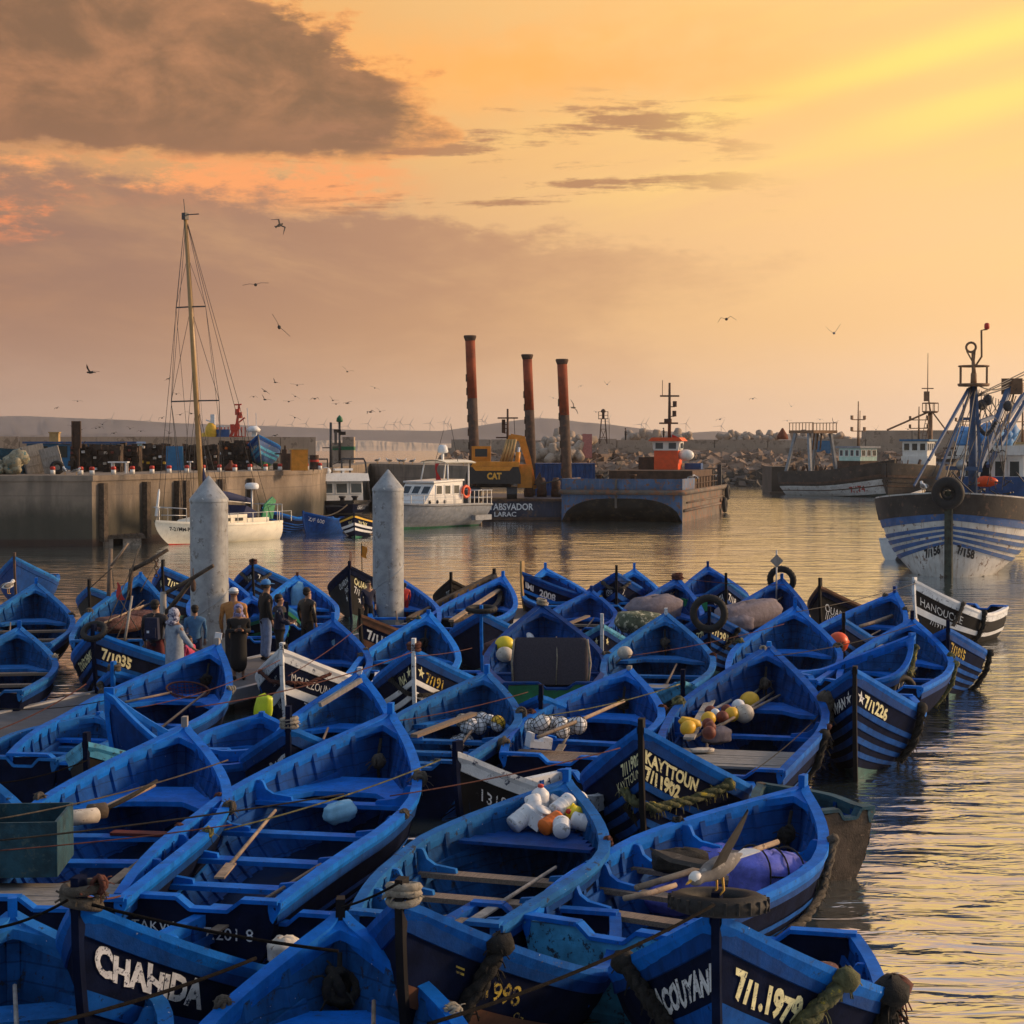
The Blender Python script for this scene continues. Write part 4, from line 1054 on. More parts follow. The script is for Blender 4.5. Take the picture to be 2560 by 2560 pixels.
# ---------------------------------------------------------------- pontoon and guide piles
pf = Vector((.37, .93, 0)).normalized(); pr_ = Vector((pf.y, -pf.x, 0)); PZ = 0.45
p0 = Vector((-8.05, 33.7, 0)) - pf * 8.5
t = thing('pontoon', 'narrow grey floating pontoon walkway running between the moored boats', 'pontoon', p0, math.atan2(pf.y, pf.x))
mb = MB(); mb.box((14, -1.22, PZ - .06), (28, 2.2, .12)); mb.build('walkway', 'deck_grey', t)
for y in (-.06, -2.38):
    mb = MB(); mb.box((14, y, PZ - .10), (28, .12, .26)); mb.build('edge_beam', 'alu', t)
for i in range(7):
    mb = MB(); mb.box((2 + i * 4, -1.02, .08), (2.4, 2.1, .5)); mb.build('float', 'concrete', t)
for x in (5.5, 9.5):
    mb = MB(); mb.bar((x, -1.8, PZ + .10), (x + .4, -1.8, PZ + .10), .05); mb.bar((x + .1, -1.8, PZ), (x + .1, -1.8, PZ + .1), .05); mb.bar((x + .3, -1.8, PZ), (x + .3, -1.8, PZ + .1), .05); mb.build('cleat', 'alu', t)
def pile(label, px, ptop, d, r=.41):
    b = D(px, ptop, d); t = thing('guide_pile', label, 'pile', (b.x, b.y, 0)); h = b.z
    mb = MB(); mb.lathe([(r, -1.5), (r, h - .53)], n=32, caps=False); mb.build('tube', 'galv', t)
    mb = MB(); mb.lathe([(r + .012, h - .56), (r + .012, h - .50), (r - .01, h - .47), (.02, h), (.0, h)], n=32, caps=False); mb.build('cone_cap', 'galv', t)
    mb = MB(); pts = [((r + .002) * math.cos(a), (r + .002) * math.sin(a), 1.2 + k * .045) for k, a in enumerate(np.linspace(-3.0, 3.4, 40))]
    mb.tube(pts, .012, 5); pts = [((r + .002) * math.cos(a), (r + .002) * math.sin(a), .2 + k * .012) for k, a in enumerate(np.linspace(-3.0, 3.4, 40))]
    mb.tube(pts, .009, 5); mb.build('weld_seam', 'galv', t)
pile('left and nearer of the two grey steel guide piles, in front of the sailboat', 522, 1190, 39.0)
pile('right and farther of the two grey steel guide piles, in front of the workboat', 970, 1174, 47.4)

# ---------------------------------------------------------------- the raft of boats, front to back
W_, C_, Y_ = 'letter_white', 'letter_cream', 'letter_yellow'
NB = dict(near=True)
# front row
A('F1', 'deep blue empty boat whose bow points away in the bottom left corner', 31, 2296, 1.30, 60, 2790, .8, 2.15, post='blue', **NB)
Tb('F2', 'boat with CHAHIDA in white block letters on its dark bow', 196, 2269, 1.75, 14, 4.2, 2.2, .62, scheme='one', zm=.56, text=[(1, 'CHAHIDA', .14, .832, .29, W_, .05, .82)], post='navy', post_h=.18, thw=(.5, .66, .80), **NB)
A('F3', 'open blue boat with a broad breasthook at the bottom centre edge', 852, 2296, 1.36, 800, 2800, .8, 2.0, tm=.56, post='black', post_h=.12, **NB)
Tb('F4', 'boat with faded yellow 1998 on its dark bow and a rope collar', 1003, 2262, 1.72, 16, 4.2, 2.15, .62, scheme='one', zm=.56, text=[(1, '1998', .92, .815, .24, Y_, .01, .95), (1, '=', .58, .845, .2, Y_, .0), (1, 'o-', 1.32, .725, .16, Y_, .0)], stripe='brown', post='black', post_h=.15, thw=(.5, .66, .80), **NB)
Tb('F5', 'boat with ACOUYANI left and 7/1.1979 right of its stem under a tyre', 1791, 2300, 1.72, 14, 3.9, 2.35, .60, scheme='one', zm=.56, text=[(-1, 'ACOUYANI', .07, .80, .27, W_, .05, .78), (1, '7/1.1979', .22, .80, .29, C_, .05, .84)], post='navy', post_h=.16, thw=(.5, .66, .80), **NB)
# second row
A('M1', 'large bright blue boat with 7.2018 painted on its transom', 978, 1790, 1.52, 486, 2262, .75, 2.30, post='blue', transom='navy', thw=(.36, .53, .70, .84), zm=.92, **NB)
A('M2', 'blue boat with a heap of white and orange jugs on its foredeck', 1418, 1960, 1.24, 1058, 2312, .75, 2.05, post='blue', thwart_mat='wood', thw=(.50, .68, .84), zm=.86, bench=False, deck=(.10, .35, 'blue_deep'), **NB)
A('M3', 'blue boat carrying bundled violet-blue sacks and long wooden poles', 2009, 1975, 1.18, 1484, 2332, .75, 2.10, post='blue', thwart_mat='wood', transom='teal', thw=(.30, .46, .62, .78), zm=.85, bench=False, **NB)
Tb('M4', 'boat with KAYTTOUN over 7/11902 in pale yellow on its bow', 1603, 1827, 1.72, 15, 3.5, 2.3, .5, zm=.62, text=[(1, 'KAYTTOUN', .06, .860, .215, C_, .04, .84), (1, '7/11902', .06, .758, .225, C_, .05, .90), (-1, '7/11902', .05, .85, .20, C_, .03, .8), (-1, 'KAYTTOUN', .05, .765, .17, C_, .0, .8)], scheme='two', post='black', post_h=.10, **NB)
A('M5', 'blue boat with coloured net floats on poles and a planked stern deck', 1923, 1620, 1.72, 1800, 1932, .75, 2.35, deck=(.66, .88, 'wood_grey'), post='blue_light', post_h=.06, thw=(.50,), zm=.9, **NB)
A('M6', 'blue boat with netted white floats and a bare planked stern deck', 1574, 1678, 1.42, 1376, 1900, .75, 2.05, deck=(.74, .93, 'wood'), post='rope_pale', post_h=.04, thw=(.56,), zm=.88, **NB)
A('M7', 'blue boat with a net of white and yellow buoys amidships', 1218, 1688, 1.36, 1030, 1912, .75, 1.95, post='blue', thw=(.5, .66, .82), zm=.86, **NB)
Tb('M8', 'small boat with a worn white gunwale and 1318 on its black bow', 1143, 1888, 1.46, 34, 3.2, 1.6, .7, hull='black', paint='white_worn', scheme='plain', trim_white='white_worn', text=[(1, '1318', 0.29, 0.792, 0.21, W_, .0), (-1, '318', 0.07, 0.816, 0.17, W_, -.01)], post='navy', post_h=.12)
Tb('M9', 'boat with RATE in white on its blue and black bow', 721, 1823, 1.50, 2, 3.4, 1.9, .7, scheme='plain', text=[(-1, 'RATE', .10, .78, .26, W_, .05, .85), (1, '7/1', 0.39, 0.808, 0.23, W_, .04)], post='navy', post_h=.25)
A('M10', 'blue boat with a planked stern deck and an open wooden box, at the left', 463, 1823, 1.40, 96, 2262, .8, 2.25, deck=(.80, .985, 'wood_grey'), post='plank_grey', post_h=.12, thw=(.50, .66), zm=.9, **NB)
A('M11', 'blue boat holding a round landing net hoop, in front of the left pile', 545, 1616, 1.60, 150, 1900, .75, 2.25, post='plank_grey', post_h=.10, thw=(.5, .68), zm=.9)
Tb('M12', 'small blue boat with a tall curved stem lying across the others', 272, 1737, 1.70, 84, 2.3, 1.3, .85, hull='blue_deep', scheme='plain', post='blue', post_h=.05, thw=(.5, .7))
Tb('M13', 'small boat with a worn turquoise and white top strake at the left', 216, 1863, 1.22, 6, 3.0, 1.5, .7, paint='teal', trim_white='teal', hull='black', scheme='one', stripe='white_worn', post='navy', post_h=.12)
Tb('M14', 'small dark blue boat lettered ADOUM with a rope round its bow', 283, 1681, 1.22, 8, 3.0, 1.6, .7, scheme='plain', text=[(-1, 'ADOUM', 0.13, 0.728, 0.23, W_, .03, .8)], post='blue', post_h=.14)
Tb('M15', 'boat with TOUGCHBIKA and 7/1035 in yellow on its striped bow', 234, 1584, 1.60, 9, 4.2, 2.5, .7, text=[(-1, 'TOUGCHBIKA', 0.08, 0.828, 0.23, C_, .03, .85), (1, '7/1035', 0.17, 0.828, 0.27, C_, .04, .95)], post='navy')
# right of the pontoon, middle
Tb('B1', 'boat with a white top strake and MOUZZOUNA on its navy bow', 705, 1628, 1.60, 9, 4.2, 2.15, .7, paint='white_worn', trim_white='white', stripe='white', scheme='one', text=[(1, 'MOUZZOUNA', 0.21, 0.800, 0.20, W_, .0, .85), (-1, '1002', 0.35, 0.800, 0.19, W_, -.01), (1, '7/1', 0.56, 0.568, 0.17, W_, .02), (-1, 'NIA', 0.39, 0.568, 0.17, W_, .0)], post='white_worn', post_h=.10)
A('B2', 'blue boat holding pale blue plastic drums near the people', 833, 1553, 1.50, 752, 1722, .75, 2.0, post='blue', thwart_mat='wood', thw=(.5, .66, .82))
Tb('B3', 'small boat with brown strakes lettered SKA and 7/1176 beneath the right pile', 902, 1541, 1.36, 26, 3.0, 1.55, .7, paint='brown', trim_white='brown', stripe='brown', scheme='one', text=[(1, '7/1176', 0.15, 0.792, 0.28, W_, .04, .95), (-1, 'SKA', 0.07, 0.792, 0.23, W_, .03, .9)], post='black')
A('B4', 'wide pale blue empty boat between the star boat and the right pile', 1072, 1536, 1.62, 956, 1716, .75, 2.0, post='blue', post_h=.05, rail='blue_light', thw=(.48, .66, .82))
Tb('B5', 'boat with a white stem, yellow stars and 7/191 on its bow', 1034, 1628, 1.62, 5, 4.2, 2.1, .7, stripe='white', text=[(1, '*', 0.11, 0.840, 0.20, C_), (-1, '*', 0.11, 0.840, 0.20, C_), (1, '7/191', 0.35, 0.820, 0.25, Y_, .03), (-1, 'INA', 0.34, 0.820, 0.23, C_, .02, .9)], post='white_worn', post_h=.17)
A('B6', 'blue boat with a white breasthook and a grey spar lying along it', 900, 1688, 1.46, 764, 1905, .75, 1.65, post='white_worn', post_h=.08, thw=(.42, .6, .78))
A('B7', 'boat with a dark mattress standing in its green stern', 1354, 1513, 1.74, 1374, 1716, .75, 2.35, rail='blue_deep', post='rope_pale', post_h=.1, transom='green', thw=(.5, .66))
Tb('B8', 'little dark boat lettered MSFA and 7/1 between two blue boats', 1352, 1745, 1.20, 6, 3.0, 1.3, .7, scheme='plain', text=[(-1, 'MSFA', 0.11, 0.760, 0.21, W_, .02, .85), (1, '7/1', 0.21, 0.760, 0.21, W_, .02)], post='navy', post_h=.16)
A('B9', 'blue boat with a lone pale float on its left gunwale', 1665, 1538, 1.58, 1626, 1716, .75, 2.15, post='white_worn', post_h=.1, thw=(.5, .66), deck=(.72, .9, 'wood_grey'))
A('B10', 'blue boat with an orange buoy hung over its right side', 1988, 1521, 1.62, 1934, 1706, .75, 2.20, post='blue', post_h=.2, thw=(.5, .64), deck=(.72, .88, 'wood'))
Tb('B11', 'little teal-edged boat with two yellow stars on its bow', 1505, 1566, 1.28, 3, 3.0, 1.3, .7, paint='blue_deep', trim_white='teal', scheme='plain', text=[(1, '*', 0.17, 0.840, 0.16, C_), (-1, '*', 0.17, 0.840, 0.16, C_)], post='white_worn', post_h=.22)
Tb('B12', 'little boat with a turquoise top strake lettered IEI', 1707, 1709, 1.28, 6, 2.9, 1.3, .7, paint='teal', trim_white='teal', hull='black', scheme='plain', text=[(-1, 'IEI', 0.14, 0.744, 0.27, W_, .02)], post='navy', post_h=.18)
Tb('B13', 'boat with white stars and 7/1226 on its striped bow at the raft edge', 2137, 1680, 1.72, 15, 4.4, 2.0, .75, text=[(1, '*', 0.08, 0.832, 0.21, W_), (1, '7/1226', 0.29, 0.828, 0.26, C_, .04), (-1, '*', 0.11, 0.832, 0.21, W_), (-1, 'WAN', 0.35, 0.828, 0.23, W_, .03, .9)], post='black', post_h=.04)
A('B14', 'boat lying crosswise with ENO 1077 along its right side', 2281, 1592, 1.48, 2030, 1700, .8, 1.75, text=[(-1, '1077', 0.29, 0.840, 0.28, W_, .04, .9), (-1, 'ENO', 0.94, 0.840, 0.25, W_, .02, .9)], post='blue', post_h=.03, thw=(.5, .7))
A('B15', 'outermost blue open boat on the right, showing its dark rounded side', 2281, 1552, 1.50, 2200, 1722, .75, 2.05, post='navy', post_h=.16, scheme='plain', deck=(.7, .84, 'wood'), thw=(.5,))
A('B16', 'blue boat in front of the HANOUCHE boat with a round log across it', 2238, 1484, 1.50, 2058, 1606, .75, 1.95, post='blue_deep', thw=(.46, .64, .8))
Tb('B17', 'dark small bow with a brown post between two blue boats on the right', 2109, 1552, 1.40, 8, 3.6, 1.6, .7, post='black', scheme='std')
Tb('B18', 'dark boat lettered OUADA at the far side of the raft', 2050, 1469, 1.52, 28, 3.8, 1.8, .7, hull='black', paint='navy', trim_white='brown', scheme='plain', text=[(1, 'OUADA', 0.17, 0.760, 0.27, W_, .01, .9), (1, '//////', 0.17, 0.640, 0.27, W_, .01, .9)], post='black', post_h=.2)
Tb('B19', 'black boat with white strakes lettered HANOUCHE at the right end', 2286, 1454, 1.72, 40, 4.2, 1.7, .8, paint='white_worn', trim_white='white', hull='black', stripe='white', scheme='one', text=[(1, 'HANOUCHE', 0.17, 0.792, 0.28, W_, -.01, .95), (1, '7/1911', 0.49, 0.584, 0.20, W_, .0)], post='white_worn', post_h=.06)
Tb('B20', 'dark striped boat numbered 7/1015 at the right outer edge', 2370, 1576, 1.44, 12, 4.2, 1.75, .7, text=[(1, '7/1015', 0.14, 0.828, 0.26, Y_, .02)], post='navy', post_h=.16)
A('B21', 'boat flying a diamond marker and carrying a grey wrapped bundle', 1955, 1451, 1.60, 1862, 1586, .75, 2.05, post='blue', thw=(.5, .68))
A('B22', 'far blue bow behind the boat lettered UZZA', 1769, 1420, 1.50, 1800, 1520, .8, 1.9, post='blue_deep', post_h=.15)
Tb('B22b', 'dark bow lettered UZZA and 7/18 behind the bundle boat', 1815, 1456, 1.50, 5, 3.4, 1.7, .7, text=[(-1, 'UZZA', 0.11, 0.816, 0.23, W_, .02, .85), (1, '7/18', 0.14, 0.816, 0.25, W_, .03)], post='black', post_h=.2)
A('B23', 'blue boat loaded with sacks, a pink float and a green crate', 1694, 1449, 1.60, 1590, 1604, .75, 2.10, post='rust', thw=(.5,))
Tb('B24', 'bow lettered ZZL and 7/1291 with a tyre hung on its stem', 1773, 1535, 1.40, 9, 3.2, 1.75, .7, text=[(1, '7/1291', 0.08, 0.792, 0.28, C_, .04, .95), (-1, 'ZZL', 0.21, 0.792, 0.23, C_, .02, .9)], post='navy', post_h=.12)
Tb('B25', 'striped blue bow numbered 1598 at the far side', 1541, 1435, 1.50, 4, 3.8, 1.9, .7, scheme='wide', text=[(-1, '1598', 0.24, 0.792, 0.25, W_, .0, .8), (1, '7.', 0.35, 0.792, 0.27, W_, .0)], post='black', post_h=.2)
A('B26', 'pale blue bow tip behind the boat numbered 1598', 1586, 1427, 1.42, 1560, 1520, .75, 1.8, post='blue_light', post_h=.18, rail='blue_light')
A('B27', 'short pale blue boat with planks on its thwarts, far centre', 1479, 1480, 1.30, 1424, 1576, .7, 1.75, post='blue_deep', post_h=.12, thwart_mat='wood')
Tb('B28', 'boat with a broken timber post lettered IMI 2008', 1305, 1433, 1.52, 34, 4.0, 1.8, .7, text=[(1, 'IMI', 0.10, 0.840, 0.23, W_, .02), (1, '2008', 0.59, 0.816, 0.28, W_, .03)], post='ironwood', post_h=.30, stripe='blue')
A('B29', 'far empty pale blue boat in the back row centre', 1363, 1424, 1.42, 1420, 1520, .75, 1.9, post='blue_light', post_h=.16, rail='blue_light')
A('B30', 'long pale blue boat with a loose plank laid in it', 1258, 1444, 1.50, 1112, 1566, .75, 1.95, post='blue', thw=(.46, .62, .8))
A('B30b', 'dark-edged boat lying hard against the boat with the loose plank', 1236, 1437, 1.48, 1074, 1552, .75, 1.7, post='black', rail='rot_wood', scheme='plain', hull='black')
Tb('B31', 'blue bow with a thin tyre round its post in the centre of the raft', 1203, 1533, 1.40, 4, 3.4, 1.8, .7, scheme='plain', post='blue')
Tb('B32', 'black small boat lettered TITI STAR in the back row', 1127, 1453, 1.40, 8, 3.4, 1.6, .7, hull='black', paint='black', trim_white='black', scheme='plain', text=[(-1, 'STAR', 0.07, 0.696, 0.27, W_, .0, .85), (-1, 'TITI', 0.07, 0.840, 0.22, W_, .0, .85)], post='black', post_h=.2)
A('B33', 'blue boat half hidden behind the right pile', 1002, 1450, 1.36, 1020, 1580, .75, 1.8, post='blue', post_h=.1)
Tb('B34', 'dark bow with OUARDA and 7/1198 lettering left of the right pile', 873, 1418, 1.60, 6, 4.0, 2.1, .7, hull='black', paint='navy', trim_white='navy', scheme='plain', text=[(-1, 'OUARDA', 0.10, 0.832, 0.23, W_, .0, .8), (-1, '1905', 0.14, 0.704, 0.22, W_, .0, .8), (1, 'OUARDA', 0.21, 0.832, 0.25, C_, .03, .9), (1, '7/1198', 0.21, 0.696, 0.27, W_, .02, .9), (1, '*', 0.42, 0.568, 0.22, W_), (-1, '*', 0.24, 0.568, 0.22, W_)], post='navy')
A('B35', 'pale blue open boat with a light blue cover, right of the people', 743, 1442, 1.50, 752, 1568, .75, 2.0, rail='blue_light', post='rust', post_h=.08)
Tb('B36', 'dark blue bow lettered INA with rusty chain, behind the capped man', 632, 1411, 1.52, 4, 3.8, 2.0, .7, text=[(-1, 'INA', 0.10, 0.824, 0.25, W_, .0, .9), (1, '7/112', 0.21, 0.824, 0.27, W_, .02, .9)], post='black')
A('B37', 'short blue boat behind the man in the tan coat', 628, 1494, 1.20, 640, 1600, .75, 1.6, post='blue_light', post_h=.1)
A('B38', 'blue boat emerging from behind the left pile', 553, 1437, 1.50, 560, 1560, .75, 1.8, post='blue')
Tb('B39', 'dark blue bow with a yellow seven just left of the left pile', 407, 1420, 1.52, 8, 4.0, 1.9, .7, scheme='wide', text=[(1, '7/17', 0.17, 0.808, 0.28, C_, .03), (-1, 'IAN', 0.14, 0.808, 0.23, C_, .0, .8)], post='black', post_h=.2)
A('B40', 'cluttered blue boat with derrick poles, nets and spars', 352, 1440, 1.86, 268, 1608, .8, 2.2, post='blue_light', post_h=.05, thwart_mat='wood', thw=(.56, .68, .8))
Tb('B41', 'small near-black bow beside the cluttered derrick boat', 223, 1471, 1.30, 4, 3.4, 1.7, .7, hull='black', paint='blue_deep', scheme='plain', post='black', post_h=.2)
A('B42', 'blue boat with bare plank thwarts at the left edge, back row', 91, 1462, 1.58, 36, 1618, .75, 2.15, post='blue', thwart_mat='wood', thw=(.42, .56, .7, .84))
A('B43', 'blue boat cut by the left edge with three plank thwarts', 49, 1573, 1.38, -50, 1738, .75, 2.0, post='blue', thwart_mat='wood', thw=(.36, .52, .7, .86))
Tb('B44', 'dark blue boat alone in the top left corner of the raft', 36, 1395, 1.60, -4, 4.0, 1.9, .75, hull='blue_deep', post='rust_dark', scheme='plain')
A('B45', 'blue boat mostly outside the left edge below the pontoon', -58, 1932, 1.30, -250, 2150, .75, 2.0, post='blue')
Tb('B47', 'dark green-striped boat numbered 48/1 behind the leather jacket man', 716, 1520, 1.25, -22, 3.4, 1.6, .75, hull='black', paint='green', stripe='green', text=[(1, '48/1', 0.52, 0.808, 0.31, W_, .03)], post='navy', post_h=.1)
A('B48', 'blue boat left of the pontoon showing only its stern thwarts', 250, 1790, .95, 40, 1905, .7, 1.7, post='blue', post_h=.02)
p = P(2112, 2035, .8)
make_boat('R0', 'weathered teal and brown boat stern showing right of the sack boat', V_(p.x - .75, p.y + 1.7, 0), p, 1.1, .80, .8, zm=.74, paint='crate_teal', hull='rot_wood', stripe='crate_teal', rail='crate_teal', transom='rot_wood', post='rot_wood', post_h=0, scheme='wide')
A('C1', 'short blue boat wedged in between the hoop net boat and RATE', 655, 1792, 1.0, 590, 1885, .7, 1.5, post='blue', post_h=.03, thw=(.5, .7))
# the names on two transoms
b = BOATS['M1']; xx = b.H.pt(1, 1, 1).x - .02
flat_text('lettering', '7.201 8', (xx, -.08, .42), (0, -1, 0), (0, 0, 1), .17, W_, b.root, bold=.0)
flat_text('lettering', 'TAKWATE', (xx, .66, .47), (0, -1, 0), (0, 0, 1), .15, W_, b.root, bold=.0)
# ---------------------------------------------------------------- bigger vessels
V = Vector
SHIP_ST = [0, .01, .025, .05, .085, .13, .18, .24, .31, .40, .5, .6, .7, .8, .9, 1.0]
def ship(name, label, cat, bow, stern, B, zb, zm, zs, bands, mats, zk=-.6, tr=.8, tm=.3, full=.9, sq=2.0, sl=.7, rake=.8, tum=3.0, bowe=.8, deck_mat='deck_grey', dz=-.35, trake=.3, group=None, drop=0.0):
    bow = V(bow); stern = V(stern); d = V((bow.x - stern.x, bow.y - stern.y)); L = d.length; rz = math.atan2(d.y, d.x)
    root = thing(name, label, cat, ((bow.x + stern.x) / 2, (bow.y + stern.y) / 2, 0), rz, group)
    H = Hull(L, B, zb, zm, zs, zk, tr, tm, rake=rake, full=full, sq=sq, sl=sl, tum=tum, bowe=bowe, trake=trake); H.drop = drop
    mb = MB(); hull_shell(H, mb, bands, st=SHIP_ST)
    ol = [H.pt(1, h, 1) for h in (1, .8, .6, .4, .2, 0)] + [H.pt(1, h, -1) for h in (0, .2, .4, .6, .8, 1)]
    mb.prism(ol, (-.01, 0, 0), (.06, 0, 0), 1)
    mb.build('hull', mats, root)
    mb = MB(); st = [t for t in SHIP_ST if t >= .01]
    def dk(t, sd, o, z): p = H.pt(t, 1, sd, o); p.z += z; return p
    mb.grid([[dk(t, 1, -.1, dz) for t in st], [V((H.x(t, H.zs(t)), 0, H.zs(t) + dz + .06)) for t in st], [dk(t, -1, -.1, dz) for t in st]], 0, False, flip=True)
    for sd in (1, -1):
        mb.grid([[dk(t, sd, -.1, dz) for t in st], [dk(t, sd, -.1, .0) for t in st]], 0, False, flip=(sd > 0))
    mb.build('deck', deck_mat, root)
    for sd in (1, -1):
        mb = MB(); sec = [(.06, -.05), (.06, .06), (-.14, .06), (-.14, -.05), (.06, -.05)]
        mb.grid([[dk(t, sd, o, z) for t in SHIP_ST] for o, z in sec], 0, False, flip=(sd > 0)); mb.build('gunwale', mats[0], root)
    b = Boat(); b.H = H; b.root = root; b.L = L; b.rz = rz
    b.mw = Matrix.Translation(root.location) @ Euler((0, 0, rz)).to_matrix().to_4x4(); b.iw = b.mw.inverted()
    return b
def part(b, name, mat, mb): return mb.build(name, mat, b.root if isinstance(b, Boat) else b)
def window(parent, c, size, rot=(0, 0, 0), glass='glass', frame='clean_white', fw=.06, dp=.05, axis='x'):
    """framed pane; axis: the direction the pane faces along, in the parent's frame"""
    w, h = size; mb = MB(); e = Euler(rot).to_matrix(); c = V(c)
    def bx(cy, cz, sy, sz, t):
        s = (t, sy, sz) if axis == 'x' else (sy, t, sz)
        o = V((0, cy, cz)) if axis == 'x' else V((cy, 0, cz))
        mb.box(c + e @ o, s, rot)
    bx(0, h / 2, w + fw, fw, dp); bx(0, -h / 2, w + fw, fw, dp); bx(-w / 2, 0, fw, h - fw, dp); bx(w / 2, 0, fw, h - fw, dp)
    f = mb.build('window', frame, parent)
    mb = MB(); bx(0, 0, w - fw, h - fw, dp * .5); mb.build('pane', glass, f)
    return f
def loc(b, p):
    """world point into the frame of a vessel"""
    return (b.iw if hasattr(b, 'iw') else Matrix.Translation(b.location).inverted()) @ V(p)

# ---- white sailing yacht
b = ship('sailboat', 'cream white sailing yacht with a tall varnished mast moored at the quay', 'sailboat', D(387, 1305, 91), D(672, 1303, 97.5), 3.0, 1.25, .98, .98,
         [(.94, .03, 0), (.90, 0, 1), (.26, 0, 1), (.20, .004, 2), (.13, 0, 1), (0, 0, 3)], ['cream', 'cream', 'red', 'bottom_green'], zk=-.35, tr=.62, tm=.55, full=1.0, deck_mat='cream', dz=-.06, rake=1.6, trake=-.5, tum=2.2)
H = b.H
mb = MB(); letter(H, mb, '7-21MM-PL', 1, .7, .78, .26); part(b, 'lettering', 'letter_black', mb)
mb = MB(); pl = [V((1.6, y, 0)) for y in (0,)]
mb.prism([V((2.1, 0, .95)), V((1.7, 0, 1.22)), V((.2, 0, 1.42)), V((-1.6, 0, 1.46)), V((-1.6, 0, .9))], (0, -.85, 0), (0, .85, 0)); part(b, 'cabin', 'cream', mb)
for x in (.9, -.1, -1.0):
    mb = MB(); mb.box((x, .865, 1.2), (.55, .03, .16)); part(b, 'window', 'glass', mb)
mb = MB(); mb.box((-2.4, .75, 1.1), (1.6, .25, .28)); mb.box((-2.4, -.75, 1.1), (1.6, .25, .28)); part(b, 'coaming', 'cream', mb)
mt = loc(b, D(463, 537, 93.6)); mf = loc(b, D(501, 1178, 93.6)); dirm = (mf - mt) / (mf.z - mt.z); foot = mt + dirm * (1.3 - mt.z)
mb = MB(); mb.tube([foot, foot.lerp(mt, .5), mt], [.15, .135, .10], 10); mast = part(b, 'mast', 'mast_wood', mb)
mb = MB(); mb.bar(mt + V((0, 0, .1)), mt + V((0, 0, -.25)), .26); mb.bar(mt, mt + V((-.2, .8, 0)), .05); mb.bar(mt, mt + V((.1, 0, .8)), .03); mb.build('masthead', 'steel_dark', mast)
def mpt(y): # point on the mast at photo row y
    return mt + dirm * (loc(b, D(480, y, 93.6)).z - mt.z)
sprd = []
for y, (xl, xr) in ((767, (440, 514)), (1002, (428, 548))):
    c = mpt(y); wl = loc(b, D(xl, y + 2, 93.9)); wr = loc(b, D(xr, y - 1, 93.3))
    mb = MB(); mb.bar(wl, c, .07); mb.bar(c, wr, .07); mb.build('spreader', 'steel_dark', mast); sprd.append((wl, wr))
mb = MB(); r = .018
chl, chr_ = V((foot.x - .2, 1.35, 1.0)), V((foot.x - .2, -1.35, 1.0))
pts_l = sorted([sprd[0][0], sprd[0][1]], key=lambda p: -p.y); pts_2 = sorted([sprd[1][0], sprd[1][1]], key=lambda p: -p.y)
for sd, ch in ((0, chl), (1, chr_)):
    mb.tube([mt, pts_l[sd], pts_2[sd], ch], r, 4); mb.tube([mpt(770), pts_2[sd], ch + V((.3, 0, 0))], r, 4); mb.tube([mpt(1005), ch + V((-.3, 0, 0))], r, 4); mb.tube([mpt(1010), ch + V((.5, 0, 0))], r, 4)
    mb.tube([mpt(640), pts_l[sd], ch + V((-.5, 0, .0))], r * .8, 4)
bowp = V((H.x(0, 1.25) - .1, 0, 1.3))
mb.tube([mt, bowp], r, 4); mb.tube([mpt(900), bowp + V((-1.6, 0, 0))], r, 4); mb.tube([mpt(560), bowp + V((-.4, 0, 0))], r, 4)
mb.tube([mt, V((-b.L / 2 + .1, .3, 1.1))], r, 4); mb.tube([mt, V((-b.L / 2 + .1, -.3, 1.1))], r, 4)
for k in range(4): mb.tube([mt + V((0, .1 - k * .07, -.3)), foot + V((-.25, .25 - .16 * k, 0))], .010, 4)
part(b, 'rigging', 'wire', mb)
fu = loc(b, D(396, 1210, 91.4)); mb = MB(); mb.tube([bowp + V((0, 0, .2)), bowp.lerp(mt, .09), bowp.lerp(mt, .10)], [.09, .06, .02], 6); part(b, 'furler', 'white', mb)
bm0 = foot + V((0, 0, 1.05)); bm1 = V((foot.x - 3.6, 0, 2.0))
mb = MB(); mb.bar(bm0, bm1, .1); part(b, 'boom', 'alu', mb)
mb = MB(); mb.tube([foot + V((0, 0, 2.6)), foot + V((-.08, 0, 1.6)), bm0 + V((-.4, 0, .18)), bm0.lerp(bm1, .5) + V((0, 0, .22)), bm1 + V((0, 0, .1))], [.05, .24, .27, .24, .12], 8); part(b, 'sail_cover', 'sail_cover', mb)
mb = MB(); x0 = H.x(0, 1.25)
for y in (.35, -.35): mb.tube([(x0 - 1.5, y * 2, 1.15), (x0 - 1.5, y * 2, 1.85), (x0 - .2, y * .5, 1.95)], .028, 5)
mb.tube([(x0 - .2, .17, 1.95), (x0 + .1, 0, 1.95), (x0 - .2, -.17, 1.95)], .028, 5); mb.tube([(x0 - 1.5, .7, 1.5), (x0 - .25, .2, 1.55)], .022, 5); mb.bar((x0 - .2, .1, 1.2), (x0 - .2, .1, 1.95), .04); mb.bar((x0 - .2, -.1, 1.2), (x0 - .2, -.1, 1.95), .04); part(b, 'pulpit', 'alu', mb)
mb = MB()
for i in range(7): mb.bar((x0 - 2.4 - i * 1.05, H.pt(.25 + i * .1, 1, 1).y - .1, 1.0), (x0 - 2.4 - i * 1.05, H.pt(.25 + i * .1, 1, 1).y - .1, 1.55), .03)
mb.tube([(x0 - 2.4 - i * 1.05, H.pt(.25 + i * .1, 1, 1).y - .1, 1.55) for i in range(7)], .014, 4); part(b, 'guard_rail', 'alu', mb)
pp = loc(b, D(630, 1290, 96)); mb = MB(); mb.tube([(pp.x, pp.y, .95), (pp.x, pp.y, 2.75)], .06, 6); pole = part(b, 'radar_pole', 'alu', mb)
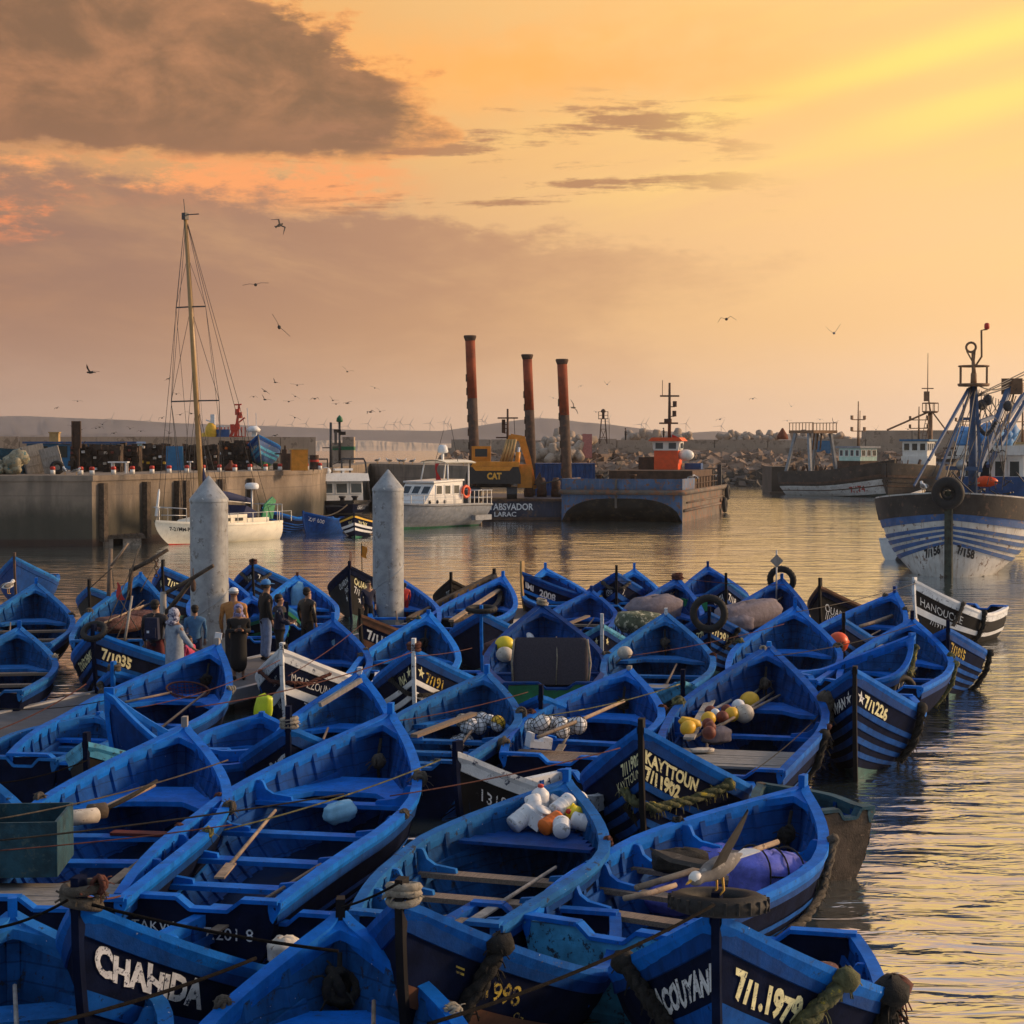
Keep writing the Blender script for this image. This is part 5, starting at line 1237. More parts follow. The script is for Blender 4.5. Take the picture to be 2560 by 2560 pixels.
mb = MB(); mb.lathe([(.33, 0), (.38, .08), (.38, .22), (.28, .32), (0, .34)], (pp.x, pp.y, 2.75), n=14); mb.build('radar_dome', 'white', pole)
pp = loc(b, D(664, 1300, 97)); mb = MB(); mb.prism([V((pp.x - .5, pp.y, 1.1)), V((pp.x + .3, pp.y, 1.2)), V((pp.x + .1, pp.y, 1.9)), V((pp.x - .5, pp.y, 2.3)), V((pp.x - .75, pp.y, 2.1))], (0, -.05, 0), (0, .05, 0)); part(b, 'dinghy_board', 'plastic_green', mb)
mb = MB()
for x, y in ((-.3, 1.2), (.1, 1.25)): mb.tube([(-b.L / 2 + .2 + x, y - .3, 1.0), (-b.L / 2 + .2 + x, y - .3, 1.9), (-b.L / 2 + .2 + x, -y + .3, 1.9), (-b.L / 2 + .2 + x, -y + .3, 1.0)], .03, 5)
part(b, 'stern_rail', 'alu', mb)
mb = MB(); mb.box((-1.9, .1, 1.5), (.9, 1.4, .5), (0, R(-25), 0)); part(b, 'spray_hood', 'sail_cover', mb)

# ---- small boats at the quay foot
A('Q1', 'striped dark blue boat moored at the stern of the white yacht', 1, 1, 1.35, 2, 2, .9, 2.0) if False else make_boat('Q1', 'striped dark blue boat moored at the stern of the white yacht', D(655, 1266, 103), D(742, 1292, 108), 1.9, 1.5, .75, scheme='std', inner='blue_in_shade', rail='blue', post='navy', bottom='bottom_green', group='small boats at the foot of the stone quay')
make_boat('Q2', 'plain mid blue boat lettered ZF 600 under the workboat', D(758, 1290, 102), D(846, 1300, 105), 1.8, 1.28, .85, scheme='plain', paint='blue_deep', hull='blue_deep', inner='blue_in_shade', bottom='blue_deep', post='blue_deep', post_h=.05, text=[(1, 'Z/F 600', .3, .82, .32, W_, .0)], group='small boats at the foot of the stone quay')
make_boat('Q3', 'small boat with a yellow top strake, white stripe and green bottom', D(885, 1287, 98.5), D(905, 1290, 103), 2.0, 1.30, .8, scheme='wide', paint='yellow', trim_white='black', stripe='white', hull='navy', bottom='bottom_green', post='navy', post_h=.02, text=[(1, '7/1266', .4, .76, .32, C_, .02), (-1, 'IAN', .3, .76, .3, C_, .0)], zk=-.3, group='small boats at the foot of the stone quay')
q = make_boat('Q4', 'old blue and teal wooden boat propped upright on the quay', D(652, 1089, 109), D(668, 1089, 113.5), 2.1, 1.75, .9, paint='blue_deep', stripe='teal', hull='trawl_blue', bottom='bottom_green', post='rope_pale', post_h=.02, scheme='wide', group='small boats at the foot of the stone quay', tilt=R(5), text=[(-1, 'OUMA', .3, .76, .34, 'letter_cream', .0)])
q.root.location.z = QZ + .36; q.root['group'] = ''
del q.root['group']
mb = MB(); p = q.root.location
for dx, dy in ((-.8, -.6), (.8, -.4), (0, 1.0)): mb.box((p.x + dx, p.y + dy, QZ + .2), (.3, .8, .4))
mb.build('chock_blocks', 'rot_wood', None, 'timber chocks under the propped blue boat', 'chocks')

# ---- dark workboat with white wheelhouse
bw = D(883, 1251, 117.5); st = V((bw.x - 5.2, bw.y + 9.5, 0))
b = ship('workboat', 'dark navy workboat with a boxy white wheelhouse moored at the quay', 'workboat', bw, st, 4.6, 1.42, 1.25, 1.3, [(.90, .06, 0), (.62, 0, 1), (.56, .05, 0), (0, 0, 1)], ['machine_black', 'navy'], tm=.28, full=.85)
mb = MB(); letter(b.H, mb, 'UREK n.XI', 1, .55, .80, .36, .02); part(b, 'lettering', 'letter_white', mb)
c = loc(b, D(868, 1226, 120.5)); root = b.root
# house frame: set square to the hull
hx, hz0 = c.x - .3, 1.2
mb = MB(); mb.prism([V((hx + 1.4, 0, hz0)), V((hx + 1.25, 0, hz0 + 1.55)), V((hx - 1.9, 0, hz0 + 1.55)), V((hx - 1.9, 0, hz0))], (0, -1.55, 0), (0, 1.55, 0)); part(b, 'wheelhouse', 'clean_white', mb)
mb = MB(); mb.prism([V((hx + 1.75, 0, hz0 + 1.5)), V((hx + 1.5, 0, hz0 + 2.0)), V((hx - 2.0, 0, hz0 + 2.0)), V((hx - 2.2, 0, hz0 + 1.5))], (0, -1.85, 0), (0, 1.85, 0)); part(b, 'roof', 'clean_white', mb)
for y in (-1.05, 0.0, 1.05): window(root, (hx + 1.345, y, hz0 + 1.02), (.82, .68), (0, R(-5.5), 0), dp=.06)
for x in (hx + .7, hx - .35, hx - 1.3):
    for sy in (1, -1): window(root, (x, sy * 1.56, hz0 + 1.0), (.72, .68), axis='y', dp=.06)
flat_text('lettering', 'SCABC', (hx + 1.64, -.62, hz0 + 1.58), (0, 1, 0), (-.25, 0, .5), .40, 'letter_black', root, bold=.02, out=.012)
mb = MB(); mb.ell((hx + .8, -.9, hz0 + 2.16), (.45, .35, .25)); part(b, 'dome', 'white', mb)
mb = MB(); mb.box((hx + .2, .6, hz0 + 2.25), (.3, 1.3, .14)); mb.bar((hx + .2, .6, hz0 + 2.0), (hx + .2, .6, hz0 + 2.3), .16); part(b, 'radar', 'white', mb)
for y0, y1, x in ((-1.9, -2.2, hx + 1.5), (2.1, 2.2, hx + 1.1)):
    mb = MB(); mb.tube([(x, y1, 1.3), (x - .8, y1, 3.9), (x - 1.1, y1, 4.15), (x - 1.1, y1 - np.sign(y1) * 1.6, 4.15), (x - 1.1, y1 - np.sign(y1) * 1.6, 2.9)], .07, 6); mb.tube([(x - 3.4, y1, 1.3), (x - 3.4, y1, 4.15), (x - 1.1, y1, 4.15)], .06, 6); part(b, 'gantry', 'steel_dark', mb)
mb = MB(); mb.tube([(hx - .9, .2, hz0 + 2.0), (hx - .9, .2, 6.6)], [.12, .09], 8); mb.bar((hx - .9, -.4, 4.9), (hx - .9, .8, 4.9), .07); mb.bar((hx - .9, .55, 5.1), (hx - .9, .55, 6.0), .14); mb.bar((hx - .9, .1, 3.7), (hx - .9, 1.5, 4.2), .06); part(b, 'mast', 'steel_dark', mb)
for y in (-.9, .9):
    mb = MB(); mb.lathe([(.2, 0), (.16, .1), (.16, .35), (.26, .42), (.24, .5)], (hx + 2.5, y * .5, 1.25), n=8); part(b, 'bitt', 'steel_dark', mb)
mb = MB(); mb.box((hx + 2.9, 1.9, .95), (.5, .12, .3), (0, 0, R(-40))); part(b, 'hawse_pipe', 'white', mb)

# ---- grey pilot launch
b = ship('launch', 'grey motor launch with a white cabin and canopy', 'motor launch', D(940, 1258, 107.2), D(1192, 1258, 114.6), 3.2, 1.62, 1.42, 1.36, [(.95, .05, 2), (.42, 0, 0), (.40, .03, 0), (.24, 0, 0), (0, 0, 3)], ['steel_grey', 'steel_grey', 'machine_black', 'bottom_green'], zk=-.3, tm=.4, full=1.0, rake=1.5, tum=1.7, dz=-.12, deck_mat='alu')
root = b.root; L2 = b.L / 2
mb = MB(); mb.prism([V((1.9, 0, 1.3)), V((1.35, 0, 1.95)), V((.75, 0, 2.75)), V((-1.9, 0, 2.85)), V((-1.9, 0, 1.3))], (0, -1.18, 0), (0, 1.18, 0)); part(b, 'cabin', 'clean_white', mb)
mb = MB(); mb.box((-.55, 0, 2.88), (2.9, 2.5, .10), (0, R(2), 0)); part(b, 'roof', 'clean_white', mb)
for y in (-.78, 0, .78): window(root, (1.075, y, 2.33), (.62, .60), (0, R(-36), 0), dp=.06)
for x in (.35, -.45, -1.3):
    for sy in (1, -1): window(root, (x, sy * 1.19, 2.35), (.56, .56), axis='y', dp=.05)
for x in (1.2, .5, -.2):
    mb = MB(); mb.lathe([(.11, 0), (.11, .03)], (x, 1.18, 1.62), (0, 1, 0), 10); part(b, 'porthole', 'glass', mb)
for sx in (-.6, -2.6):
    for sy in (1, -1):
        mb = MB(); mb.tube([(sx, sy * 1.1, 1.4 if sx < -1 else 2.9), (sx - .15, sy * .95, 4.0)], .05, 6); part(b, 'canopy_post', 'white', mb)
mb = MB(); mb.grid([[V((x, y, 4.02 + .16 * (1 - (y / 1.1) ** 2))) for y in np.linspace(-1.15, 1.15, 7)] for x in (-3.3, -2, -.4)], 0, True); mb.grid([[V((x, y, 3.97 + .16 * (1 - (y / 1.1) ** 2))) for y in np.linspace(-1.15, 1.15, 7)] for x in (-3.3, -2, -.4)], 0, True, True); part(b, 'canopy', 'cream', mb)
mb = MB(); mb.bar((-1.4, 0, 4.1), (-1.4, 0, 4.6), .12); mb.lathe([(.3, 0), (.35, .1), (.3, .35), (.2, .5)], (-1.4, 0, 4.6), n=10); part(b, 'radar_dome', 'white', mb)
for y, h in ((.9, 6.4), (-.8, 6.0)):
    mb = MB(); mb.tube([(-1.6 - (h - 6) * .5, y, 4.0), (-1.6 + (.5 if h > 6.2 else -.8), y, h)], .022, 4); part(b, 'aerial', 'wire', mb)
mb = MB(); mb.grid([[V((-.45 + .12 * math.sin(v * 5), .2 + u * .30 + .1 * math.sin(v * 4 + u * 3), 3.95 - v * 1.05)) for u in (0, .5, 1)] for v in np.linspace(0, 1, 7)], 0, True); mb.grid([[V((-.47 + .12 * math.sin(v * 5), .2 + u * .30 + .1 * math.sin(v * 4 + u * 3), 3.95 - v * 1.05)) for u in (0, .5, 1)] for v in np.linspace(0, 1, 7)], 0, True, True); part(b, 'flag', 'flag_red', mb)
mb = MB(); mb.torus((-2.1, 1.3, 2.2), .34, .09, (R(90), 0, 0), 14, 6); part(b, 'life_ring', 'orange_red', mb)
mb = MB()
for i in range(7):
    x = L2 * .75 - i * .85; y = b.H.pt(.10 + i * .075, 1, 1).y - .1; mb.bar((x, y, 1.4), (x, y, 2.05), .035)
mb.tube([(L2 * .75 - i * .85, b.H.pt(.10 + i * .075, 1, 1).y - .1, 2.05) for i in range(7)], .02, 4); mb.tube([(L2 * .75 - i * .85, b.H.pt(.10 + i * .075, 1, 1).y - .1, 1.75) for i in range(7)], .014, 4)
for i in range(6):
    x = -2.4 - i * .42; y = b.H.pt(.8, 1, 1).y - .08; mb.bar((x, y, 1.35), (x, y, 2.25), .04)
for z in (1.8, 2.25): mb.tube([(-2.4, b.H.pt(.8, 1, 1).y - .08, z), (-4.6, b.H.pt(.8, 1, 1).y - .08, z), (-4.6, -1.1, z)], .025, 4)
part(b, 'guard_rail', 'alu', mb)
mb = MB(); mb.box((-L2 + 1.0, b.H.pt(.85, .6, 1).y + .12, .55), (1.6, .35, .32)); part(b, 'rubbing_step', 'steel_grey', mb)

# ---- excavator pontoon with spuds
o = D(1312, 1255, 123); t = thing('spud_barge', 'dark blue dredging pontoon carrying a yellow excavator', 'barge', (o.x, o.y, 0))
def rp(px, py, d): return D(px, py, d) - V((o.x, o.y, 0))
wl = rp(1205, 1250, 121).x; wr = rp(1425, 1250, 121).x
mb = MB(); mb.prism([V((wl, 0, -.6)), V((wl, 0, 1.45)), V((wr, 0, 1.45)), V((wr, 0, -.6))], (0, -2.0, 0), (0, 12, 0)); mb.build('hull', 'navy_barge' if 'navy_barge' in MATS else M('navy_barge', (0.018, 0.024, 0.05), .6, .3, .8, (0.09, 0.06, 0.045), 1.8, .55, streak=((0.12, 0.09, 0.07), .4)), t)
mb = MB(); mb.bar((wl - .1, -2.06, 1.38), (wr + .1, -2.06, 1.38), .16); mb.bar((wl - .1, -2.06, .12), (wr, -2.06, .12), .2); mb.build('rubbing_strake', 'rust_dark', t)
flat_text('lettering', 'TABSVADOR', (wl + .45, -2.0, .72), (1, 0, 0), (0, 0, 1), .62, 'letter_white', t, width=3.0, out=.02)
flat_text('lettering', 'LARAC', (wl + .8, -2.0, .28), (1, 0, 0), (0, 0, 1), .44, 'letter_white', t, width=1.5, out=.02)
def spud(label, x0, y0, x1, y1, d):
    a = D(x0, y0, d); bt = D(x1, y1, d); dr = (bt - a).normalized(); bt = a + dr * (a.z + 1.5)
    s = thing('spud_pile', label, 'steel pile', (bt.x, bt.y, 0), 0, None); ob = V((bt.x, bt.y, 0)); h = (a - bt).length
    mb = MB(); mb.tube([a - ob, a.lerp(bt, .30) - ob], .34, 16); mb.build('upper_tube', 'rust_red', s)
    mb = MB(); mb.tube([a.lerp(bt, .30) - ob, bt - ob], .342, 16); mb.build('lower_tube', 'rust_dark', s)
    mb = MB(); mb.tube([a - ob + V((0, 0, .12)), a - ob + V((0, 0, .02)), a - ob - V((0, 0, .25))], [.42, .44, .34], 16); mb.build('cap', 'rust_dark', s)
    mb = MB(); n = int(h / .9)
    for i in range(3, n): p = a.lerp(bt, i / n) - ob; mb.box((p.x - .345, p.y, p.z), (.10, .3, .5))
    mb.build('rack_teeth', 'rust_dark', s)
M('rust_red', (0.24, 0.05, 0.018), .8, .3, 1.5, (0.10, 0.04, 0.025), 4, .57, bump=.3, bs=8)
spud('tallest of the three rusty spud piles, left of the excavator', 1175, 843, 1187, 1172, 124)
spud('middle rusty spud pile, rising behind the excavator boom', 1318, 890, 1329, 1168, 130)
spud('right rusty spud pile, at the bow of the hopper barge', 1405, 902, 1417, 1187, 122.3)
# excavator
e0 = D(1234, 1228, 123); s_ = thing('excavator', 'yellow and black tracked excavator working from the pontoon', 'excavator', (e0.x, e0.y, 1.45))
for x in (-1.25, 1.25):
    mb = MB(); mb.prism([V((x, -2.1, .35)), V((x, -1.8, .0)), V((x, 1.8, 0)), V((x, 2.1, .35)), V((x, 1.8, .8)), V((x, -1.8, .8))], (-.35, 0, 0), (.35, 0, 0)); mb.build('track', 'machine_black', s_)
mb = MB(); mb.lathe([(1.2, .75), (1.2, 1.05)], n=20); mb.build('turntable', 'machine_black', s_)
mb = MB(); mb.prism([V((-1.85, 0, 1.02)), V((1.85, 0, 1.02)), V((1.85, 0, 1.6)), V((1.7, 0, 2.15)), V((-1.7, 0, 2.15)), V((-1.85, 0, 1.6))], (0, -2.0, 0), (0, -1.2, 0)); mb.build('counterweight', 'machine_black', s_)
mb = MB(); mb.box((0, .3, 1.55), (3.3, 3.0, .9)); mb.build('body', 'machine_black', s_)
mb = MB(); mb.prism([V((-1.55, 0, 2.16)), V((1.75, 0, 2.16)), V((1.75, 0, 2.5)), V((-1.3, 0, 2.5))], (0, -1.85, 0), (0, .8, 0)); mb.prism([V((-1.2, 0, 1.9)), V((1.1, 0, 1.9)), V((1.3, 0, 2.158)), V((-1.4, 0, 2.158))], (0, -2.03, 0), (0, -1.95, 0)); mb.build('hood', 'machine_yellow', s_)
flat_text('lettering', 'CAT', (-.42, -2.01, 1.35), (1, 0, 0), (0, 0, 1), .58, M('letter_amber', (0.70, 0.36, 0.05), .6), s_, bold=.05, width=.98, out=.02)
mb = MB(); mb.box((-.85, .9, 3.0), (1.3, 1.6, 1.1)); mb.build('cab', 'machine_yellow', s_)
for y, ax in ((.09, 'y'),): window(s_, (-.85, .085, 3.1), (.9, .6), axis='y', frame='machine_yellow')
# boom and stick traced in depth at 122.6
def ep(px, py, dd=0.0): p = D(px, py, 123 + dd); return p - V((e0.x, e0.y, 1.45))
for dd in (0.0,):
    mb = MB(); bp = [ep(1248, 1162, .6), ep(1262, 1122, .6), ep(1278, 1090, .6)]
    mb.bar(bp[0] + V((.2, 0, 0)), bp[2] + V((.1, 0, 0)), .5, .75, up=(0, 1, 0), w2=.5); mb.build('boom', 'machine_yellow', s_)
    mb = MB(); mb.bar(ep(1276, 1092, .5), ep(1306, 1097, .5), .42, .6, up=(0, 1, 0)); mb.bar(ep(1303, 1092, .5), ep(1321, 1152, .5), .5, .5, up=(0, 1, 0), w2=.42); mb.bar(ep(1320, 1150, .5), ep(1338, 1222, .5), .42, .5, up=(0, 1, 0), w2=.25); mb.build('stick', 'machine_yellow', s_)
mb = MB()
for k in range(4): mb.tube([ep(1252 + k * 8, 1160, -.1), ep(1268 + k * 7, 1098, -.1)], .10, 7)
mb.build('hydraulic_lines', 'ironwood', s_)
mb = MB(); mb.tube([ep(1292, 1168, -.2), ep(1296, 1130, -.2)], .16, 8, 0); mb.tube([ep(1294, 1150, -.2), ep(1298, 1118, -.2)], .08, 8, 1); mb.build('ram', ['machine_yellow', 'plastic_white'], s_)
mb = MB(); mb.box(ep(1312, 1190, .2), (1.0, .9, 1.6)); mb.build('side_plate', 'machine_yellow', s_)
mb = MB(); mb.prism([ep(1336, 1205), ep(1350, 1180), ep(1356, 1200), ep(1346, 1225)], (0, -.5, 0), (0, .5, 0)); mb.build('bucket', 'rust_dark', s_)
# barge mast behind the boom
def tmast(label, x, ytop, ybase, d, bars, lamps, parent, base):
    mb = MB(); a = D(x, ytop, d) - base; z = D(x, ybase, d) - base; mb.tube([z, a], [.11, .07], 7)
    for yy, xl, xr in bars: mb.bar(D(xl, yy, d) - base, D(xr, yy, d) - base, .10)
    for yy, xx in lamps:
        q = D(xx, yy, d) - base; mb.box(q, (.26, .26, .36)); mb.bar(q + V((0, 0, -.18)), V((D(x, yy, d) - base).to_tuple()) + V((0, 0, -.18)), .06)
    mb.build('mast', 'rust_dark', parent)
tmast('', 1269, 1022, 1140, 126, [(1045, 1244, 1295), (1094, 1240, 1300)], [(1055, 1259), (1065, 1259), (1076, 1259)], t, V((o.x, o.y, 0)))
mb = MB(); mb.bar(rp(1285, 1046, 126), rp(1287, 1085, 126), .04); mb.build('aerial', 'wire', t)
# container
c0 = D(1412, 1186, 131); s_ = thing('container', 'blue corrugated shipping container behind the barges', 'container', (c0.x, c0.y, 1.3))
mb = MB(); n = 26; wx = 4.3; prof = []
for i in range(n): x = -wx / 2 + wx * i / n; prof += [(x, 0 if i % 2 else .07), (x + wx / n * .8, 0 if i % 2 else .07)]
prof.append((wx / 2, 0)); mb.grid([[V((x, -1.2 - y, z)) for x, y in prof] for z in (0.1, 2.35)], 0, False, flip=False); mb.box((0, 0, 1.22), (wx - .02, 2.39, 2.3)); mb.build('body', 'container', s_)
mb = MB(); mb.box((0, 0, 2.42), (wx + .06, 2.5, .08)); mb.box((0, 0, .05), (wx + .06, 2.5, .08)); mb.build('rails', 'container', s_)
window(s_, (1.35, -1.3, 1.05), (.5, .55), axis='y')
mb = MB()
for x in (-1.9, -1.0, 0.0): mb.lathe([(.34, 0), (.38, .3), (.30, .7), (.34, 1.0), (.18, 1.35)], (x, 0, 0), n=9)
mm = mb.build('pump_gear', 'rust_dark', None, 'rusty pumps and pipes standing beside the blue container', 'machinery'); mm.location = D(1390, 1212, 126); mm.location.z = 1.45

# ---- hopper barge
o = D(1404, 1250, 120.2); rz = R(-15); t = thing('hopper_barge', 'blue and rust hopper barge with an orange wheelhouse', 'barge', (o.x, o.y, 0), rz)
Wd, Ln = 8.15, 19.0
iw = (Matrix.Translation(o * 1.0 - V((0, 0, o.z))) @ Euler((0, 0, rz)).to_matrix().to_4x4()).inverted()
mb = MB(); nb = 22; rows = []
# bow: rounded upper edge, tunnel-like rake underneath
xs = np.linspace(0, Wd, 25)
def rk(x): # how high the raked forefoot rises across the front
    q = abs((x - Wd * .5) / (Wd * .5)); return 1.55 * (max(0.0, 1 - q ** 3.2)) ** .6
front = []
zz = [2.0, 1.75, 1.5]
rows = [[V((x, 0, 2.0)) for x in xs], [V((x, 0, 1.7)) for x in xs], [V((x, 0, max(-.6, rk(x)))) for x in xs], [V((x, .6 + 0 * x, max(-.6, rk(x) * .7 - .1))) for x in xs], [V((x, 3.2, -.6)) for x in xs]]
mb.grid(rows, [0, 0, 1, 1], False, flip=True)
for x, fl in ((0, True), (Wd, False)):
    mb.grid([[V((x, y, 2.0)) for y in (0, 5, 10, 15, Ln)], [V((x, y, .9)) for y in (0, 5, 10, 15, Ln)], [V((x, y, -.6)) for y in (0, 5, 10, 15, Ln)]], 2, False, flip=not fl)
mb.grid([[V((0, Ln, z)), V((Wd, Ln, z))] for z in (-.6, 2.0)], 2, False, flip=False)
mb.grid([[V((0, 0, 2.0)), V((Wd, 0, 2.0))], [V((0, Ln, 2.0)), V((Wd, Ln, 2.0))]], 2, False, flip=True)
mb.build('hull', ['barge_blue', 'barge_under' if 'barge_under' in MATS else M('barge_under', (0.03, 0.026, 0.022), .85, .4, 1, (0.07, 0.05, 0.03), 2, .55), 'barge_hull'], t)
mb = MB(); mb.box((Wd / 2, .08, 2.42), (Wd - .02, .14, .84)); mb.box((Wd - .08, 2.6, 2.42), (.14, 5.0, .84)); mb.box((.08, 2.6, 2.42), (.14, 5.0, .84)); mb.build('bulwark', 'barge_blue', t)
mb = MB()
for z, r in ((1.95, .17),): mb.tube([(-.05, Ln, z), (-.12, .2, z), (.1, -.12, z), (Wd - .1, -.12, z), (Wd + .12, .2, z), (Wd + .12, Ln, z)], r, 8)
mb.tube([(Wd + .06, .3, .75), (Wd + .06, Ln, .75)], .10, 6); mb.tube([(Wd + .06, 1.5, 1.25), (Wd + .06, Ln, 1.25)], .06, 6); mb.bar((Wd * .455, -.06, 2.8), (Wd * .455, -.06, .9), .14); mb.build('rubbing_strake', 'barge_hull', t)
mb = MB(); mb.box((Wd * .60, 10.5, 2.65), (Wd * .72, 9.0, 1.3)); mb.build('hopper_coaming', 'rust_dark', t)
hc = iw @ D(1670, 1160, 131)
hx, hy = hc.x, hc.y
mb = MB(); mb.box((hx, hy, 3.95), (1.75, 1.7, 1.45)); mb.build('wheelhouse', 'cab_orange', t)
mb = MB(); mb.prism([V((hx - .9, 0, 4.68)), V((hx + .9, 0, 4.68)), V((hx + 1.02, 0, 5.35)), V((hx - 1.02, 0, 5.35))], (0, hy - .9, 0), (0, hy + .9, 0)); cab = mb.build('cab', 'clean_white', t)
for x in (-.48, .48): window(cab, (hx + x, hy - .92, 5.02), (.62, .5), axis='y', dp=.06)
for sx in (-1, 1): window(cab, (hx + sx * .985, hy, 5.02), (1.1, .46), axis='x', dp=.06)
mb = MB(); mb.prism([V((hx - 1.25, 0, 5.36)), V((hx + 1.25, 0, 5.36)), V((hx + 1.0, 0, 5.62)), V((hx - 1.0, 0, 5.62))], (0, hy - 1.2, 0), (0, hy + 1.2, 0)); mb.build('roof', 'cab_orange', t)
mb = MB(); mb.ell((hx + 1.35, hy - .3, 4.35), (.62, .4, .42)); mb.build('life_raft', 'clean_white', t)
mb = MB(); mb.box((hx - 1.5, hy + .2, 3.7), (1.2, 1.2, 1.0)); mb.build('winch_housing', 'rust_dark', t)
mb = MB(); mb.box((hx + 1.7, hy + 1.2, 3.5), (1.2, 1.0, .5)); mb.build('engine_housing', 'container', t)
Bo = V((0, 0, 0))
mb = MB(); mtop = iw @ D(1674, 957, 132); mbs = V((mtop.x, mtop.y, 5.6)); mb.tube([mbs, V((mtop.x, mtop.y, mtop.z))], [.13, .08], 8)
for yy, xl, xr in ((990, 1650, 1698), (1058, 1648, 1695)): mb.bar(iw @ D(xl, yy, 132), iw @ D(xr, yy, 132), .12)
for yy, xx in ((1010, 1687), (1034, 1686)):
    q = iw @ D(xx, yy, 132); mb.box(q, (.26, .26, .42)); mb.bar(q + V((0, 0, -.2)), V((mtop.x, q.y, q.z - .2)), .07)
q = iw @ D(1656, 990, 132); mb.bar(q, q + V((0, 0, 1.15)), .04); mb.box(iw @ D(1670, 1052, 132), (.5, .4, .3))
mb.build('mast', 'rust_dark', t)
mb = MB(); q = iw @ D(1680, 1086, 132); mb.prism([q, q + V((.55, 0, -.25)), q + V((0, 0, -.55))], (0, -.02, 0), (0, .02, 0)); mb.build('flag', 'flag_red', t)
mb = MB()
for i in range(9): mb.bar((Wd - .1, 5.5 + i * 1.3, 2.0), (Wd - .1, 5.5 + i * 1.3, 2.9), .06)
for z in (2.45, 2.9): mb.bar((Wd - .1, 5.5, z), (Wd - .1, 16, z), .05)
mb.build('guard_rail', 'rust_dark', t)
for y in (17.2, 18.6):
    mb = MB(); mb.torus((Wd + .3, y, 1.5 if y > 18 else .6), .42, .17, (0, R(90), 0), 16, 7); mb.build('tyre_fender', 'rubber', t)
for x in (2.3, 4.6):
    mb = MB(); mb.lathe([(.16, 2.0), (.16, 3.0), (.26, 3.02), (.26, 3.12)], (x, 1.2, 0), n=9); mb.build('bollard', 'rust_dark', t)
mb = MB(); mb.bar((Wd - .3, 18.5, 2), (Wd - .3, 18.5, 3.6), .3); mb.bar((Wd - .9, 18.5, 2), (Wd - .9, 18.5, 3.2), .25); mb.build('stern_post', 'steel_dark', t)

# ---- the near trawler
bw = D(2372, 1236, 69.0); ax = V((bw.x, bw.y, 0)).normalized(); ax = (ax + V((.08, 0, 0))).normalized(); st = V((bw.x, bw.y, 0)) + ax * 17.5
b = ship('trawler', 'big white and blue fishing trawler facing the camera at the right edge', 'trawler', bw, st, 6.4, 3.25, 2.72, 2.9,
         [(.80, .10, 1), (.735, .05, 2), (.68, 0, 0), (.652, .05, 2), (.63, 0, 0), (.602, .05, 2), (.58, 0, 0), (.552, .05, 2), (.53, 0, 0), (.505, .05, 2), (.15, 0, 0), (0, 0, 3)], ['hull_white', 'hull_black', 'trawl_blue', 'bottom_dark' if 'bottom_dark' in MATS else M('bottom_dark', (0.02, 0.035, 0.03), .7, .4, 2)], zk=-.6, tm=.24, full=.66, rake=.3, bowe=.27, sq=2.0, sl=.5, drop=.75)
root = b.root; H = b.H
mb = MB(); rr = []
for z in np.linspace(-.6, 3.35, 10):
    x = H.x(0, min(z, 3.25)); rr.append([V((x - .2, -.17, z)), V((x + .24, -.14, z)), V((x + .24, .14, z)), V((x - .2, .17, z)), V((x - .2, -.17, z))])
mb.grid(rr, 0, False, flip=False); mb.add(rr[-1][:4], [(0, 1, 2, 3)]); part(b, 'stem_post', M('stem_green', (0.035, 0.045, 0.035), .7, .4, 4, (0.02, 0.015, 0.012), 6, .55), mb)
for sd, s in ((1, '7/158'), (-1, '7/156')):
    mb = MB(); letter(H, mb, s, sd, .28, .47, .44, .05, out=.012, xs=.85); part(b, 'lettering', 'letter_black', mb)
    # a small painted fish under the number: plain arc with tail
    mb = MB(); pts = [(0, 0, .0), (.1, .10, .05), (.28, .16, .09), (.45, .10, .07), (.60, -.08, .045), (.68, -.28, .02), (.62, -.42, .07), (.78, -.40, .07)]
    up_, dn_ = [], []
    for u, v, w in pts: up_.append((u, v + w)); dn_.append((u, v - w))
    ts = np.linspace(0, .9, 90); ar = [0.0]
    for i in range(1, 90): ar.append(ar[-1] + (H.pt(ts[i], .22, sd) - H.pt(ts[i - 1], .22, sd)).length)
    def sp_(u, v):
        tt = float(np.interp(1.6 + u, ar, ts)); hh = H.hm(tt, .33) + v / 3.6; return H.pt(tt, hh, sd) + H.nrm(tt, hh, sd) * .012
    mb.grid([[sp_(u, v) for u, v in up_], [sp_(u, v) for u, v in dn_]], 0, False); mb.grid([[sp_(u, v) for u, v in up_], [sp_(u, v) for u, v in dn_]], 0, False, True); part(b, 'fish_emblem', 'letter_black', mb)
xb = H.x(0, 3.25)
mb = MB(); mb.torus((xb + .42, 0, 3.28), .44, .19, (0, R(90), 0), 22, 9); mb.torus((xb + .36, 0, 3.28), .23, .09, (0, R(90), 0), 16, 6); part(b, 'bow_tyre', 'rubber', mb)
def q_(px, py, d): return loc(b, D(px, py, d))
